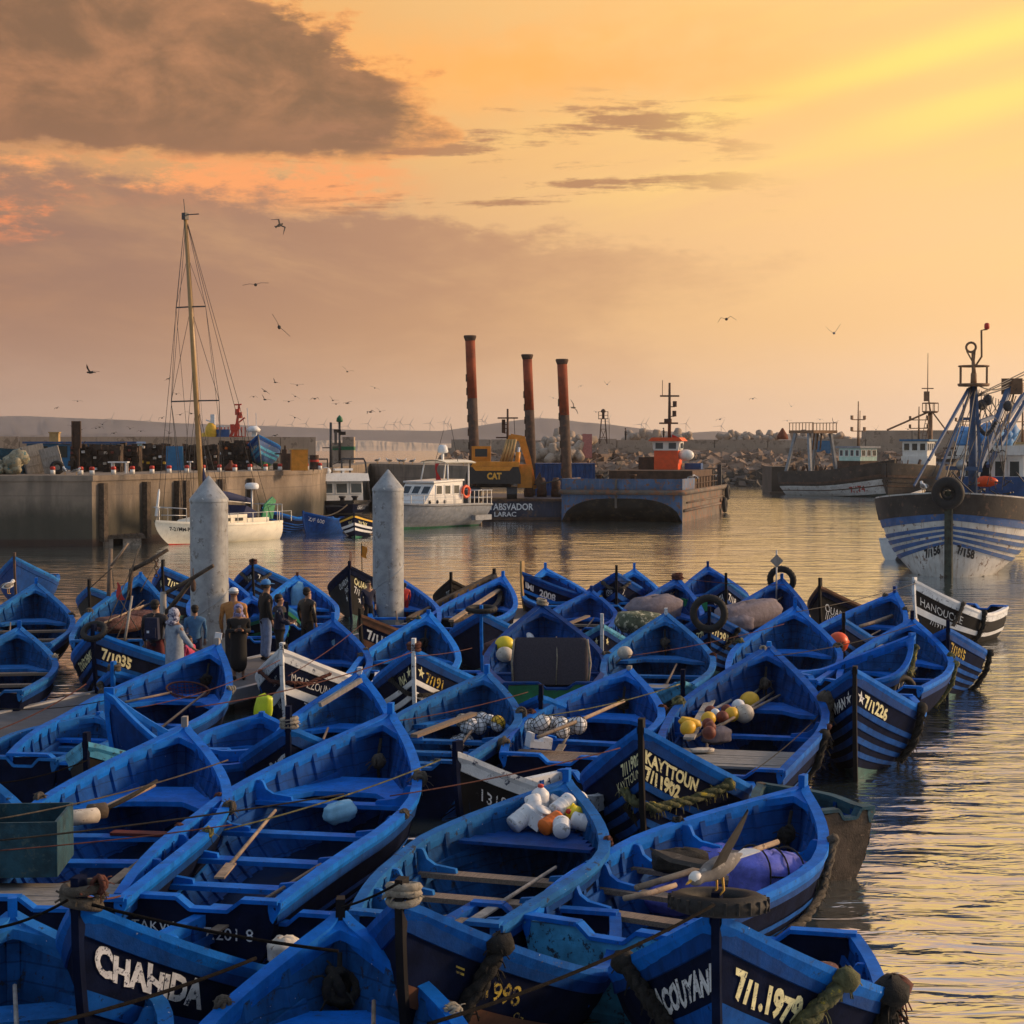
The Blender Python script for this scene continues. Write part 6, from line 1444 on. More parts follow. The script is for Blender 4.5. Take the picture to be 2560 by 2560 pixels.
# mast
m0 = q_(2427, 1215, 76); m1 = q_(2434, 966, 76)
mb = MB(); mb.tube([V((m1.x, m1.y, 2.4)), m1], [.20, .15], 12); mast = part(b, 'mast', 'trawl_frame', mb)
mb = MB(); mb.tube([m1, m1 + V((0, 0, .55))], [.14, .12], 8); mb.lathe([(.62, 0), (.66, .05), (.66, .12)], m1, n=14)
for k in range(6): a = k * math.pi / 3; mb.bar(m1 + V((.62 * math.cos(a), .62 * math.sin(a), .1)), m1 + V((.62 * math.cos(a), .62 * math.sin(a), .85)), .05)
mb.torus(m1 + V((0, 0, .85)), .62, .035, n=16, m=5); mb.build('crows_nest', 'mast_rust', mast)
tp = q_(2436, 880, 76); mb = MB(); mb.tube([m1 + V((0, 0, .5)), V((m1.x, m1.y, tp.z - .8)), V((m1.x, m1.y - .05, tp.z))], [.11, .09, .06], 7); mb.torus(V((m1.x, m1.y - .12, tp.z + .2)), .20, .05, (0, R(90), 0), 14, 6); mb.bar(V((m1.x, m1.y - .3, tp.z + .05)), V((m1.x, m1.y, tp.z - .5)), .06); mb.bar(V((m1.x, m1.y + .05, tp.z + .1)), V((m1.x, m1.y, tp.z - .5)), .06)
mb.tube([V((m1.x, m1.y, tp.z - .7)), V((m1.x, m1.y + .32, tp.z - .2)), V((m1.x, m1.y + .3, tp.z + .9)), V((m1.x, m1.y + .55, tp.z + .95))], .045, 5); mb.build('top_pole', 'mast_rust', mast)
mb = MB(); mb.lathe([(.09, 0), (.11, .06), (.11, .2), (.06, .26)], V((m1.x, m1.y + .52, tp.z + .95)), n=8); mb.build('lamp', 'red', mast)
# stays and legs (sorted as the photograph shows them)
for x0, y0, x1, y1, d0, d1, w in ((2424, 970, 2322, 1150, 76, 72, .09), (2420, 972, 2285, 1215, 76, 71.5, .075), (2428, 975, 2342, 1200, 76, 75, .09), (2440, 975, 2452, 1180, 76, 75, .11)):
    mb = MB(); mb.bar(q_(x0, y0, d0), q_(x1, y1, d1), w); part(b, 'mast_leg', 'trawl_frame', mb)
mb = MB(); mb.bar(q_(2365, 1170, 74.5), q_(2452, 1172, 74.5), .16); mb.bar(q_(2398, 1047, 75.5), q_(2440, 1047, 75.5), .12); mb.bar(q_(2448, 1055, 75), q_(2482, 1042, 77), .14); part(b, 'crosstree', 'trawl_frame', mb)
mb = MB(); p = q_(2404, 1162, 74); mb.lathe([(.05, -.15), (.2, 0), (.22, .12)], p, (1, 0, 0), 10); part(b, 'floodlight', 'alu', mb)
for x0, y0, x1, y1, d0, d1 in ((2523, 968, 2440, 1190, 80, 76), (2560, 985, 2452, 1150, 82, 78), (2590, 960, 2470, 1165, 83, 79)):
    mb = MB(); mb.bar(q_(x0, y0, d0), q_(x1, y1, d1), .21 if x0 < 2550 else .17); part(b, 'derrick', 'trawl_frame', mb)
mb = MB(); mb.box(q_(2530, 966, 80), (.4, .9, .7)); mb.bar(q_(2538, 962, 80), q_(2520, 1060, 80), .08); part(b, 'derrick_head', 'mast_rust', mb)
mb = MB()
for a_, b_, sg in (((2448, 965, 76), (2530, 955, 80), .25), ((2448, 985, 76), (2570, 925, 82), .0), ((2448, 988, 76), (2575, 930, 82), .0), ((2446, 990, 76), (2570, 945, 82), .1), ((2450, 1005, 76), (2490, 1085, 78), .0), ((2458, 1010, 76), (2500, 1060, 78), .0), ((2455, 1010, 76), (2440, 1075, 77), .0), ((2478, 1000, 78), (2520, 1080, 80), .0), ((2535, 980, 80), (2490, 1120, 79), .0), ((2528, 985, 80), (2475, 1130, 79), .0), ((2540, 990, 80), (2510, 1080, 79), .0), ((2430, 960, 76), (2352, 1240, 71), .0), ((2440, 960, 76), (2395, 1250, 71), .0), ((2380, 1180, 71), (2470, 1260, 71), .1), ((2345, 1195, 71), (2372, 1215, 70), .05), ((2560, 1060, 82), (2500, 1170, 79), .1), ((2540, 1180, 78), (2560, 1205, 78), 0)):
    mb.tube(cat_pts(q_(*a_), q_(*b_), sg, 6), .028, 4)
for i in range(16):
    x0 = 2436 + i * 6; mb.tube([q_(x0, 968 + i * 3, 76 + i * .3), q_(2330 + (i * 37) % 190, 1190 + (i * 13) % 40, 72 + (i * 7) % 8)], .018, 4)
part(b, 'rigging', 'wire', mb)
mb = MB()
for i in range(14): p = q_(2442 + i * 3.6, 1058 + 27 * math.sin(i / 13 * math.pi), 76.5); mb.ell(p, .10, 6, 4)
part(b, 'chain', 'steel_dark', mb)
for x, y in ((2455, 1012), (2470, 1000), (2520, 1015)):
    mb = MB(); mb.ell(q_(x, y, 77), (.16, .22, .24), 8, 5); part(b, 'pulley_block', 'steel_dark', mb)
# wheelhouse
w0 = q_(2484, 1205, 81); wx, wy = w0.x, w0.y
mb = MB(); mb.box((wx, wy, 3.15), (2.6, 2.9, 1.1)); part(b, 'deckhouse', 'trawl_blue', mb)
mb = MB(); mb.prism([V((wx + 1.2, 0, 3.5)), V((wx + 1.15, 0, 4.65)), V((wx - 1.5, 0, 4.65)), V((wx - 1.5, 0, 3.5))], (0, wy - 1.35, 0), (0, wy + 1.35, 0)); wh = part(b, 'wheelhouse', 'clean_white', mb)
mb = MB(); mb.box((wx - .1, wy, 4.87), (3.1, 3.1, .42)); mb.build('roof', 'clean_white', wh)
for y in (-.95, -.32, .32, .95): window(wh, (wx + 1.2, wy + y, 4.05), (.46, .72), axis='x', dp=.07)
for x in (.6, -.2, -1.0): window(wh, (wx + x, wy - 1.37, 4.05), (.5, .66), axis='y', dp=.06); window(wh, (wx + x, wy + 1.37, 4.05), (.5, .66), axis='y', dp=.06)
# painted script on the brow: a few pen strokes
mb = MB(); F_ = lambda u, v: V((wx + 1.465, wy + .55 - u, 4.80 + v))
for s in ([(0, 0), (.08, .08), (.18, .06), (.22, -.02), (.38, 0)], [(.38, 0), (.46, .02), (.52, .10), (.60, .06), (.58, -.02), (.72, 0)], [(.72, 0), (.80, .10), (.92, .10), (.95, 0), (1.05, .02)], [(1.05, .06), (1.12, -.02), (1.06, -.10)]): mb.tube([F_(*p) for p in s], .022, 5)
mb.ell(F_(.30, .09), .022, 6, 4); mb.build('lettering', 'letter_black', wh)
mb = MB()
for i in range(26): mb.ell((wx - .2 + random.uniform(-1.0, .9), wy - .3 + random.uniform(-1.2, 1.0), 5.35 + random.uniform(-.15, .45)), (random.uniform(.3, .6), random.uniform(.3, .6), random.uniform(.18, .4)), 8, 5, rot=(random.random(), random.random(), 0), jit=.12)
part(b, 'tarpaulin', M('tarp', (0.10, 0.27, 0.55), .6, .25, 3, (0.20, 0.38, 0.60), 4, .55, bump=.6, bs=6), mb)
mb = MB(); p = q_(2462, 1205, 79); mb.ell((p.x, p.y, 3.5), (.25, .6, .25)); part(b, 'life_ring', 'orange_red', mb)
mb = MB()
for i in range(24):
    p = q_(random.uniform(2330, 2540), random.uniform(1205, 1245), random.uniform(72, 79)); mb.bar(p, p + V((random.uniform(-.5, .5), random.uniform(-.5, .5), random.uniform(-.3, .3))), random.uniform(.03, .07))
dg = part(b, 'deck_gear', 'steel_dark', mb); dg['kind'] = 'stuff'
p = D(2236, 1372, 80); b2 = make_boat('dinghy', 'small white skiff tucked behind the trawler bow', V((p.x + 1.2, p.y + 2.5, 0)), V((p.x - .25, p.y - .2, 0)), 1.3, .95, .9, paint='white', hull='white', stripe='white', inner='white', rail='white', bottom='white', post='white', post_h=.0, scheme='plain', transom='white', name='skiff', cat='skiff', group=None)

# ---- trawlers in the back right
def back_trawler(label, bx, by, dbw, sx, sy, dst, B, zb, zs, house, hm='clean_white', roof='teal', hx=.25, bands=None, mats=None, hh=1.9, hl=3.0, gantry=False, mh=4.5):
    b = ship('trawler', label, 'trawler', D(bx, by, dbw), D(sx, sy, dst), B, zb, (zb + zs) / 2 - .55, zs, bands or [(.72, .06, 0), (.66, .1, 2), (.60, 0, 0), (.54, .08, 1), (.46, .0, 1), (.43, .06, 2), (.24, 0, 1), (0, 0, 3)], mats or ['hull_black', 'hull_white', 'rust_dark', 'bottom_dark'], tm=.3, full=.85, rake=1.0, bowe=.6)
    root = b.root; L = b.L; x = L * hx; z = b.H.zs(.5 - hx) - .35
    mb = MB(); mb.box((x, 0, z + hh * .30), (hl, B * .50, hh * .6)); part(b, 'deckhouse', 'rust_dark' if hm != 'clean_white' else hm, mb)
    mb = MB(); mb.box((x, 0, z + hh * .6 + hh * .32), (hl * .92, B * .46, hh * .64)); wh = part(b, 'wheelhouse', hm, mb)
    mb = MB(); mb.box((x, 0, z + hh * 1.24 + .12), (hl * 1.08, B * .56, .2)); mb.build('roof', roof, wh)
    n = 4
    for i in range(n):
        for sy in (1, -1): window(wh, (x - hl * .35 + hl * .7 * i / (n - 1), sy * (B * .23 + .02), z + hh * 1.0), (hl * .15, hh * .32), axis='y', dp=.06)
    for i in range(3): window(wh, (x + hl * .46 + .02, (i - 1) * B * .15, z + hh * 1.0), (B * .11, hh * .32), axis='x', dp=.06)
    mb = MB(); zt = z + hh * 1.3; mb.tube([(x, 0, zt), (x, 0, zt + mh)], [.12, .05], 6)
    for k in (.35, .6): mb.bar((x, -.9, zt + mh * k), (x, .9, zt + mh * k), .09); mb.bar((x - .7, 0, zt + mh * k), (x + .7, 0, zt + mh * k), .08)
    for k in (.35, .6):
        for sy in (-.9, .9): mb.box((x, sy, zt + mh * k + .2), (.2, .2, .4))
    mb.bar((x - .5, .8, zt), (x - .5, .8, zt + mh * .8), .05); part(b, 'mast', 'mast_rust', mb)
    mb = MB()
    for i in range(30): p = V((random.uniform(-L * .42, L * .1), random.uniform(-B * .35, B * .35), b.H.zs(.6) - .3)); mb.bar(p, p + V((random.uniform(-.6, .6), random.uniform(-.4, .4), random.uniform(.2, 1.0))), random.uniform(.06, .3))
    dg = part(b, 'deck_gear', 'rust_dark', mb); dg['kind'] = 'stuff'
    if gantry:
        xg = -L * .36; zg = b.H.zs(.85)
        for sy in (-1, 1):
            mb = MB(); mb.bar((xg - .9, sy * B * .36, zg - .3), (xg + .2, sy * B * .30, zg + 3.9), .28); mb.bar((xg + 2.6, sy * B * .36, zg - .3), (xg + 2.0, sy * B * .30, zg + 3.9), .28); part(b, 'gantry_leg', 'steel_grey', mb)
        mb = MB(); mb.box((xg + 1.1, 0, zg + 4.0), (3.4, B * .66, .3))
        for i in range(8): mb.bar((xg - .5 + i * .45, B * .33, zg + 4.1), (xg - .5 + i * .45, B * .33, zg + 4.9), .06); mb.bar((xg - .5 + i * .45, -B * .33, zg + 4.1), (xg - .5 + i * .45, -B * .33, zg + 4.9), .06)
        for sy in (-1, 1): mb.bar((xg - .6, sy * B * .33, zg + 4.9), (xg + 2.8, sy * B * .33, zg + 4.9), .07)
        for k in range(4): mb.tube([(xg + .3 + k * .5, .5, zg + 3.9), (xg + .2 + k * .5, .4, zg + 2.2)], .09, 5)
        part(b, 'gantry', 'mast_rust', mb)
    return b
b = back_trawler('black and white trawler with a mint wheelhouse lying by the breakwater', 2236, 1153, 173, 1978, 1188, 184, 5.2, 3.6, 2.3, None, hm=M('mint', (0.42, 0.62, 0.56), .5, .12, 3, streak=((0.2, 0.15, 0.1), .4)), roof='steel_grey', hx=.16, gantry=True)
mb = MB(); letter(b.H, mb, '7/174', -1, 2.6, .42, .8, .04, xs=.9); part(b, 'lettering', 'letter_red', mb)
b = back_trawler('dark trawler with a white blue-roofed wheelhouse behind the mint one', 2216, 1190, 172, 2345, 1130, 190, 5.4, 3.3, 3.6, None, hm='clean_white', roof='sign_blue', hx=-.10, hh=2.3, hl=3.4, mats=['hull_black', 'hull_black', 'rust_dark', 'bottom_dark'], mh=3.4)
b = back_trawler('trawler with a cream wheelhouse showing behind the near trawler mast', 2470, 1165, 172, 2620, 1150, 186, 5.5, 3.4, 2.6, None, hm='cream', roof='ironwood', hx=-.05, hh=2.4, hl=3.4, mh=6)
b = back_trawler('rusty trawler seen behind the rigging at the far right', 2330, 1165, 196, 2480, 1150, 204, 5.2, 3.2, 2.6, None, hm='hull_white', roof='rust_dark', hx=.0, hh=2.0, gantry=True, mh=5)
# lattice mast of the blue-roofed trawler
p = D(2325, 1145, 184); t = thing('trawler_mast', 'rusty ladder mast with a lookout basket among the back trawlers', 'mast', (p.x, p.y, 1.5)); pt = D(2322, 1025, 184)
mb = MB(); h = D(2325, 1030, 184).z - 1.5; mb.tube([(0, 0, 0), (0, 0, h)], [.3, .22], 8); mb.tube([(0, 0, h), (-.3, 0, h + 2.0), (-.3, 0, h + 6)], [.1, .06, .03], 5); mb.build('column', 'mast_rust', t)
mb = MB(); mb.lathe([(.7, h - .1), (.8, h), (.8, h + .1)], n=10); mb.torus((0, 0, h + .9), .8, .06, n=12, m=5)
for k in range(6): mb.bar((.8 * math.cos(k), .8 * math.sin(k), h), (.8 * math.cos(k), .8 * math.sin(k), h + .9), .06)
mb.box((-.4, 0, h + 1.6), (.5, .4, 1.0)); mb.bar((-.9, 0, h + 2.4), (.3, 0, h + 2.4), .1); mb.build('basket', 'mast_rust', t)
mb = MB(); mb.bar((-.2, 0, h), D(2218, 1075, 182) - V((p.x, p.y, 1.5)), .16); mb.bar((.2, 0, h), D(2372, 1085, 184) - V((p.x, p.y, 1.5)), .12)
for k in range(14): mb.bar((-1.4 + k * .08, -.1, h - 5.6 + k * .4), (-1.0 + k * .08, -.1, h - 5.6 + k * .4), .06)
mb.bar((-1.5, -.1, h - 6), (-.4, -.1, h - .3), .06); mb.bar((-1.1, -.1, h - 6), (.0, -.1, h - .3), .06); mb.build('boom', 'mast_rust', t)
# small landing quay beside the mint trawler
p = D(1948, 1200, 190); mb = MB(); mb.box((0, 0, .9), (2.6, 7, 3.8)); mb.box((-.6, -4, -.2), (2.2, 2.0, .8)); o = mb.build('landing_pier', 'rock_wet', None, 'small weathered concrete landing at the stern of the mint trawler', 'pier'); o.location = (p.x, p.y, 0)
# red ship behind the parapet
p = D(565, 1095, 150); t = thing('survey_ship', 'red masted ship rising behind the quay parapet', 'ship', (p.x, p.y, 0))
mb = MB(); mb.box((0, 2, 2.2), (13, 5, 4.6)); mb.build('hull', 'navy', t)
z0 = 5.3
mb = MB()
def rq(px, py): return D(px, py, 150) - V((p.x, p.y, 0))
mb.bar(rq(588, 1098), rq(598, 1012), .26, w2=.15); mb.bar(rq(574, 1096), rq(592, 1060), .22)
for x, y in ((593, 1030), (600, 1038), (581, 1068), (594, 1066)): mb.box(rq(x, y), (.32, .3, .5))
mb.bar(rq(597, 1056), rq(612, 1044), .12); mb.bar(rq(586, 1012), rq(604, 1011), .12); mb.build('mast', M('ship_red', (0.55, 0.05, 0.025), .5, .2, 3), t)
mb = MB()
for i in range(9): q = rq(545 + i * 8.5, 1096); mb.bar(q, q + V((0, 0, .95)), .08)
mb.bar(rq(545, 1090), rq(614, 1092), .09); mb.bar(rq(545, 1097), rq(614, 1097), .28); mb.build('railing', 'ship_red', t)
mb = MB(); mb.bar(rq(533, 1078), rq(568, 1082), .35); mb.bar(rq(540, 1080), rq(546, 1098), .2); mb.box(rq(560, 1084), (.9, .6, .7)); mb.build('crane', 'trawl_blue', t)
mb = MB(); mb.bar(rq(530, 1066), rq(562, 1066), .1); mb.bar(rq(537, 1072), rq(533, 1052), .2); mb.box(rq(532, 1048), (.35, .3, .8)); mb.bar(rq(515, 1050), rq(532, 1056), .1); mb.build('radar', 'plastic_white', t)
mb = MB(); mb.ell(rq(528, 1082), (.55, .5, .9), 8, 6); mb.ell(rq(512, 1096), (.8, .5, .5), 8, 6); mb.build('buoy', 'yellow', t)
mb = MB(); mb.bar(rq(633, 1100), rq(637, 1080), .35); mb.lathe([(.5, 0), (.6, .2), (.3, .5)], rq(634, 1080), n=10); mb.bar(rq(618, 1020), rq(622, 1085), .06); mb.bar(rq(640, 1032), rq(641, 1075), .05); mb.build('dome', 'white', t)
# ---------------------------------------------------------------- ropes, tyres, buoys and cargo
def rope(label, pts, r=.014, mat='rope_dark', name='mooring_rope', cat='rope', n=5, group=None):
    mb = MB(); mb.tube(pts, r, n); return mb.build(name, mat, None, label, cat, group)
def jitter(pts, a, seed=0):
    rr = random.Random(seed); return [Vector(p) + Vector((rr.uniform(-a, a), rr.uniform(-a, a), rr.uniform(-a, a))) for p in pts]
def fender(label, pts, r=.055, mat='rope_dark', knot=True, seed=1):
    """thick shaggy rope hung over a hull side"""
    P_ = [Vector(p) for p in pts]; out = []
    for i in range(len(P_) - 1):
        for k in range(6): out.append(P_[i].lerp(P_[i + 1], k / 6))
    out.append(P_[-1]); out = jitter(out, r * .10, seed); rr = random.Random(seed)
    mb = MB(); fine = []
    for i in range(len(out) - 1):
        for k in range(3): fine.append(out[i].lerp(out[i + 1], k / 3))
    fine.append(out[-1]); ln = 0.0; st = [[], [], []]
    for i, p in enumerate(fine):
        tg = (fine[min(i + 1, len(fine) - 1)] - fine[max(i - 1, 0)]).normalized(); u = tg.orthogonal().normalized(); w = tg.cross(u)
        if i: ln += (p - fine[i - 1]).length
        for q in range(3): a = ln / (r * 1.3) + q * 2.094; st[q].append(p + (u * math.cos(a) + w * math.sin(a)) * r * .48)
    for q in range(3): mb.tube(st[q], [r * rr.uniform(.46, .64) for _ in fine], 6)
    for k in range(len(out) * 2):
        p = rr.choice(out); d = Vector((rr.uniform(-1, 1), rr.uniform(-1, 1), rr.uniform(-1.4, .4))).normalized(); mb.tube([p, p + d * r * 1.5, p + d * r * 1.9 + Vector((0, 0, -r * .5))], r * .10, 3)
    if knot: mb.ell(out[0], (r * 1.5, r * 1.5, r * 1.3), 7, 5, jit=.2)
    return mb.build('rope_fender', mat, None, label, 'rope fender')
def knotball(label, p, r, mat, seed=1, name='rope_knot'):
    rr = random.Random(seed); mb = MB(); p = Vector(p)
    for k in range(6):
        a = Euler((rr.uniform(0, 6), rr.uniform(0, 6), rr.uniform(0, 6))).to_matrix(); mb.torus(p + Vector((rr.uniform(-r, r), rr.uniform(-r, r), rr.uniform(-r, r))) * .25, r * .75, r * .26, a.to_euler(), 10, 5)
    for k in range(10):
        d = Vector((rr.uniform(-1, 1), rr.uniform(-1, 1), rr.uniform(-1, .8))).normalized(); mb.tube([p, p + d * r * 1.2, p + d * r * 1.7 + Vector((0, 0, -r * .3))], r * .07, 3)
    return mb.build(name, mat, None, label, 'rope')
def bowtop(key, dz=.0, aft=.0): b = BOATS[key]; return b.mw @ Vector((b.L / 2 + .0 - aft, 0, b.H.zb + dz))
def tyre(label, c, R1, r, rot, mat='rubber', sq=1.0):
    mb = MB(); mb.torus((0, 0, 0), R1, r, (0, 0, 0), 24, 9, sq=sq)
    for k in range(24):
        a = 2 * math.pi * k / 24; mb.bar((math.cos(a) * (R1 + r * .9), math.sin(a) * (R1 + r * .9), -r * .5), (math.cos(a) * (R1 + r * .9), math.sin(a) * (R1 + r * .9), r * .5), r * .22)
    o = mb.build('tyre', mat, None, label, 'tyre'); o.location = c; o.rotation_euler = rot; return o

# tyres
b = BOATS['F5']; tyre('tyre laid flat round the stem head of the ACOUYANI boat', bowtop('F5', .10, .12), .28, .09, (0, R(-6), b.rz), sq=.8)
tyre('tyre hung upright on the stem of the 7/1291 boat', bowtop('B24', .02, -.10), .34, .085, (R(82), 0, BOATS['B24'].rz + R(90)))
tyre('tyre standing behind the diamond marker on a bow', bowtop('B21', .02, .05), .30, .085, (R(75), 0, BOATS['B21'].rz + R(90)))
tyre('tyre hung on the side of the boat numbered 1077', onside('B14', .38, .72, -1, .08), .25, .07, (R(85), 0, BOATS['B14'].rz))
tyre('thin tyre lying round the post of the centre bow', bowtop('B31', .08, .10), .30, .06, (R(4), 0, 0))
tyre('dark tyre over the stem of the TOUGCHBIKA boat', bowtop('M15', .04, .02), .20, .06, (R(40), 0, BOATS['M15'].rz + R(90)))

# rope collars and knots on stem heads
for k, lab, r, m in (('F2', 'thick brown rope wound round the CHAHIDA stem head', .13, 'rope'), ('F4', 'frayed pale rope collar on the stem of the 1998 boat', .11, 'rope_pale'), ('M9', 'pale rope loop on the stem of the RATE boat', .10, 'rope_pale'),
                     ('B1', 'dark rope turned round the white MOUZZOUNA stem', .07, 'rope_dark'), ('B5', 'brown rope coil on the white stem with stars', .10, 'rope_red'), ('M14', 'grey rope on the stem of the ADOUM boat', .09, 'rope'),
                     ('B23', 'red rope bound round the bow post of the sack boat', .12, 'rope_red'), ('B7', 'pale rope tied round the bow of the mattress boat', .09, 'rope_pale'), ('B36', 'rusty red lashing on the far bow lettered INA', .10, 'rope_red')):
    b = BOATS[k]; p = bowtop(k, .075, .06); mb = MB()
    for i in range(3): mb.torus((0, 0, (i - 1) * r * .45), r, r * .30, (R(random.uniform(-12, 12)), R(random.uniform(-12, 12)), 0), 14, 6)
    for i in range(14): a = random.uniform(0, 6.3); mb.tube([(r * math.cos(a), r * math.sin(a), 0), (r * 1.5 * math.cos(a), r * 1.5 * math.sin(a), random.uniform(-.05, .04))], r * .07, 3)
    o = mb.build('rope_collar', m, None, lab, 'rope'); o.location = p
knotball('dark red rope knot beside the CHAHIDA stem head', bowtop('F2', .17, .0) + Vector((.16, 0, 0)), .07, 'rope_red', 3)
def gun(key, t, side, dz=.03, out=0.02): return inboat(key, t, side * 1.02, None, dz)
KN = [('M1', .33, -1, .10, 'rope', 'frayed pale rope bunched over the right shoulder of the 7.2018 boat'), ('M1', .52, -1, .06, 'rope', 'small rope knot on the right gunwale of the 7.2018 boat'), ('M1', .47, 1, .055, 'rope_red', 'red cord knot on the left gunwale of the 7.2018 boat'), ('M1', .66, 1, .05, 'rope_red', 'reddish knot farther aft on the left gunwale of the 7.2018 boat'),
      ('M10', .46, -1, .08, 'rope', 'grey rope bunch on the right side of the planked stern boat at left'), ('M10', .62, -1, .07, 'rope_weed', 'weedy rope knot between the two big boats on the left'), ('M10', .42, 1, .08, 'rope', 'brown rope heap on the left gunwale of the red cloth boat'),
      ('M11', .33, -1, .08, 'rope_pale', 'pale rope tied at the right shoulder of the hoop net boat'), ('M11', .38, 1, .08, 'rope', 'grey rope loop over the left gunwale of the hoop net boat'), ('F3', .40, -1, .07, 'rope_pale', 'pale frayed rope on the right gunwale of the bottom centre boat'), ('F3', .36, 1, .07, 'rope', 'rope knot on the left gunwale of the bottom centre boat'),
      ('M2', .36, -1, .05, 'rope_red', 'red cord on the right shoulder of the jug boat'), ('M3', .30, 1, .07, 'rope_dark', 'dark rope knot on the left gunwale of the sack boat'), ('M5', .40, 1, .11, 'rope_weed', 'green rope heap on the left shoulder of the float boat'), ('M5', .02, 1, .07, 'rope_pale', 'pale rope wound on the bow of the float boat'),
      ('M7', .36, -1, .09, 'rope', 'grey-green rope bunch by the bagged buoys'), ('M6', .46, 1, .08, 'rope_red', 'red cord bunch on the left gunwale of the netted float boat'), ('M6', .9, 1, .10, 'rope', 'grey rope hanging at the stern of the netted float boat'), ('B10', .36, -1, .11, 'rope', 'rope hoop over the right shoulder of the orange buoy boat'), ('B10', .34, 1, .10, 'rope_weed', 'green-brown rope over the left shoulder of the orange buoy boat'),
      ('B9', .4, -1, .07, 'rope_red', 'red cord at the right shoulder of the pale float boat'), ('B9', .4, 1, .06, 'rope', 'rope end at the left shoulder of the pale float boat'), ('B4', .42, 1, .08, 'rope', 'rope coil on the left gunwale of the wide pale boat'), ('B4', .05, 1, .06, 'rope_weed', 'dark rope on the bow of the wide pale boat'), ('B16', .05, 1, .08, 'rope', 'rope bunch on the bow in front of HANOUCHE'), ('B16', .2, -1, .08, 'rope', 'brown rope at the right bow in front of HANOUCHE'), ('B15', .36, -1, .08, 'rope_weed', 'green rope on the right side of the outermost boat'),
      ('B42', .36, -1, .08, 'rope', 'brown rope at the right shoulder of the left back boat'), ('B43', .34, -1, .08, 'rope_pale', 'pale rope at the right shoulder of the boat cut by the left edge'), ('B40', .34, 1, .10, 'rope', 'rope coil on the left shoulder of the derrick boat'), ('B23', .3, 1, .06, 'rope_red', 'red cord on the left gunwale of the sack-laden back boat'), ('B27', .1, -1, .05, 'rope_weed', 'green rope on the short pale boat'), ('M13', .25, 1, .06, 'rope_weed', 'weedy knot on the turquoise boat'), ('B7', .44, -1, .07, 'rope', 'rope at the right shoulder of the mattress boat'), ('M6', .33, -1, .06, 'rope_red', 'red knot near the bow of the netted float boat'), ('B2', .3, -1, .06, 'rope', 'rope at the right shoulder of the blue drum boat')]
for i, (k, t, s, r, m, lab) in enumerate(KN): knotball(lab, gun(k, t, s), r, m, i + 20)
for i, (k, lab) in enumerate((('M1', 'dark rope end hanging inside the bow of the 7.2018 boat'), ('M3', 'rope coil hanging inside the bow of the sack boat'), ('F3', 'dark rope coil hanging inside the bottom centre bow'), ('M5', 'red-brown rope hanging inside the bow of the float boat'), ('M11', 'dark rope loop inside the bow of the hoop net boat'), ('B4', 'dark rope hank hanging inside the wide pale bow'), ('B9', 'rope hank inside the bow of the pale float boat'), ('M6', 'rope hank inside the bow of the netted float boat'))):
    p = inboat(k, .09, .0, None, -.35); knotball(lab, p, .10 if i != 2 else .16, 'rope_dark' if i % 3 else 'rope', i + 60); rope(lab.replace('rope', 'line', 1) + ' held by a ring', [inboat(k, .07, 0, None, -.12), p, p + Vector((.03, -.02, -.35))], .022, 'rope_dark', 'rope_end')

# thick fenders
def sidepts(key, side, seq, out=.07): return [onside(key, t, h, side, out) for t, h in seq]
fender('thick dark rope fender over the right side of the 1998 bow', sidepts('F4', 1, [(.17, 1.02), (.14, .80), (.11, .62), (.09, .45)]), .075, 'rope_dark')
fender('weedy rope fender over the right bow of ACOUYANI', sidepts('F5', 1, [(.26, 1.02), (.22, .84), (.17, .66), (.13, .45)]), .075, 'rope_weed', seed=4)
fender('shaggy rope fender over the left bow of ACOUYANI', sidepts('F5', -1, [(.26, 1.02), (.21, .82), (.16, .62), (.12, .42)]), .07, 'rope_dark', seed=5)
fender('black hanging fender amidships on ACOUYANI', sidepts('F5', 1, [(.46, 1.04), (.46, .8), (.46, .55), (.46, .3)]), .10, 'rope_dark', seed=6)
fender('frayed red and green rope trailing at the right quarter of ACOUYANI', sidepts('F5', 1, [(.60, 1.04), (.60, .8), (.61, .5), (.61, .2)], .12), .09, 'rope_red', seed=7)
fender('green and yellow weedy rope looped across the KAYTTOUN bow', sidepts('M4', 1, [(.30, .95), (.25, .84), (.17, .70), (.10, .62), (.04, .56)]) + sidepts('M4', -1, [(.02, .58), (.09, .70)]), .062, 'rope_weed', seed=8)
fender('dark rope hanging in a bight on the KAYTTOUN side', sidepts('M4', 1, [(.62, .86), (.55, .92), (.50, .70), (.42, .46), (.30, .28), (.15, .22), (.05, .3)]) + sidepts('M4', -1, [(.10, .6)]), .05, 'rope_dark', seed=9)
fender('big frayed grey rope bundle on the right shoulder of the float boat', sidepts('M5', -1, [(.34, 1.04), (.36, .82), (.37, .6), (.38, .35)], .09), .12, 'rope', seed=10)
fender('long brown rope hanging on the right side of the float boat', sidepts('M5', -1, [(.62, 1.02), (.63, .7), (.63, .35), (.63, .1)], .07), .06, 'rope_dark', seed=11)
fender('thin rope hanging beside the long brown one on the float boat', sidepts('M5', -1, [(.54, 1.02), (.54, .6), (.55, .2)], .06), .035, 'rope_red', seed=12)
fender('rope fender along the right side of the sack boat', sidepts('M3', -1, [(.32, 1.06), (.35, .9), (.40, .72), (.47, .62), (.55, .58), (.62, .55), (.66, .35)], .07), .05, 'rope', seed=13)
fender('dark rope fender at the right shoulder of the 7/1226 boat', sidepts('B13', 1, [(.36, 1.02), (.37, .8), (.37, .55), (.36, .35)], .08), .07, 'rope_dark', seed=14)
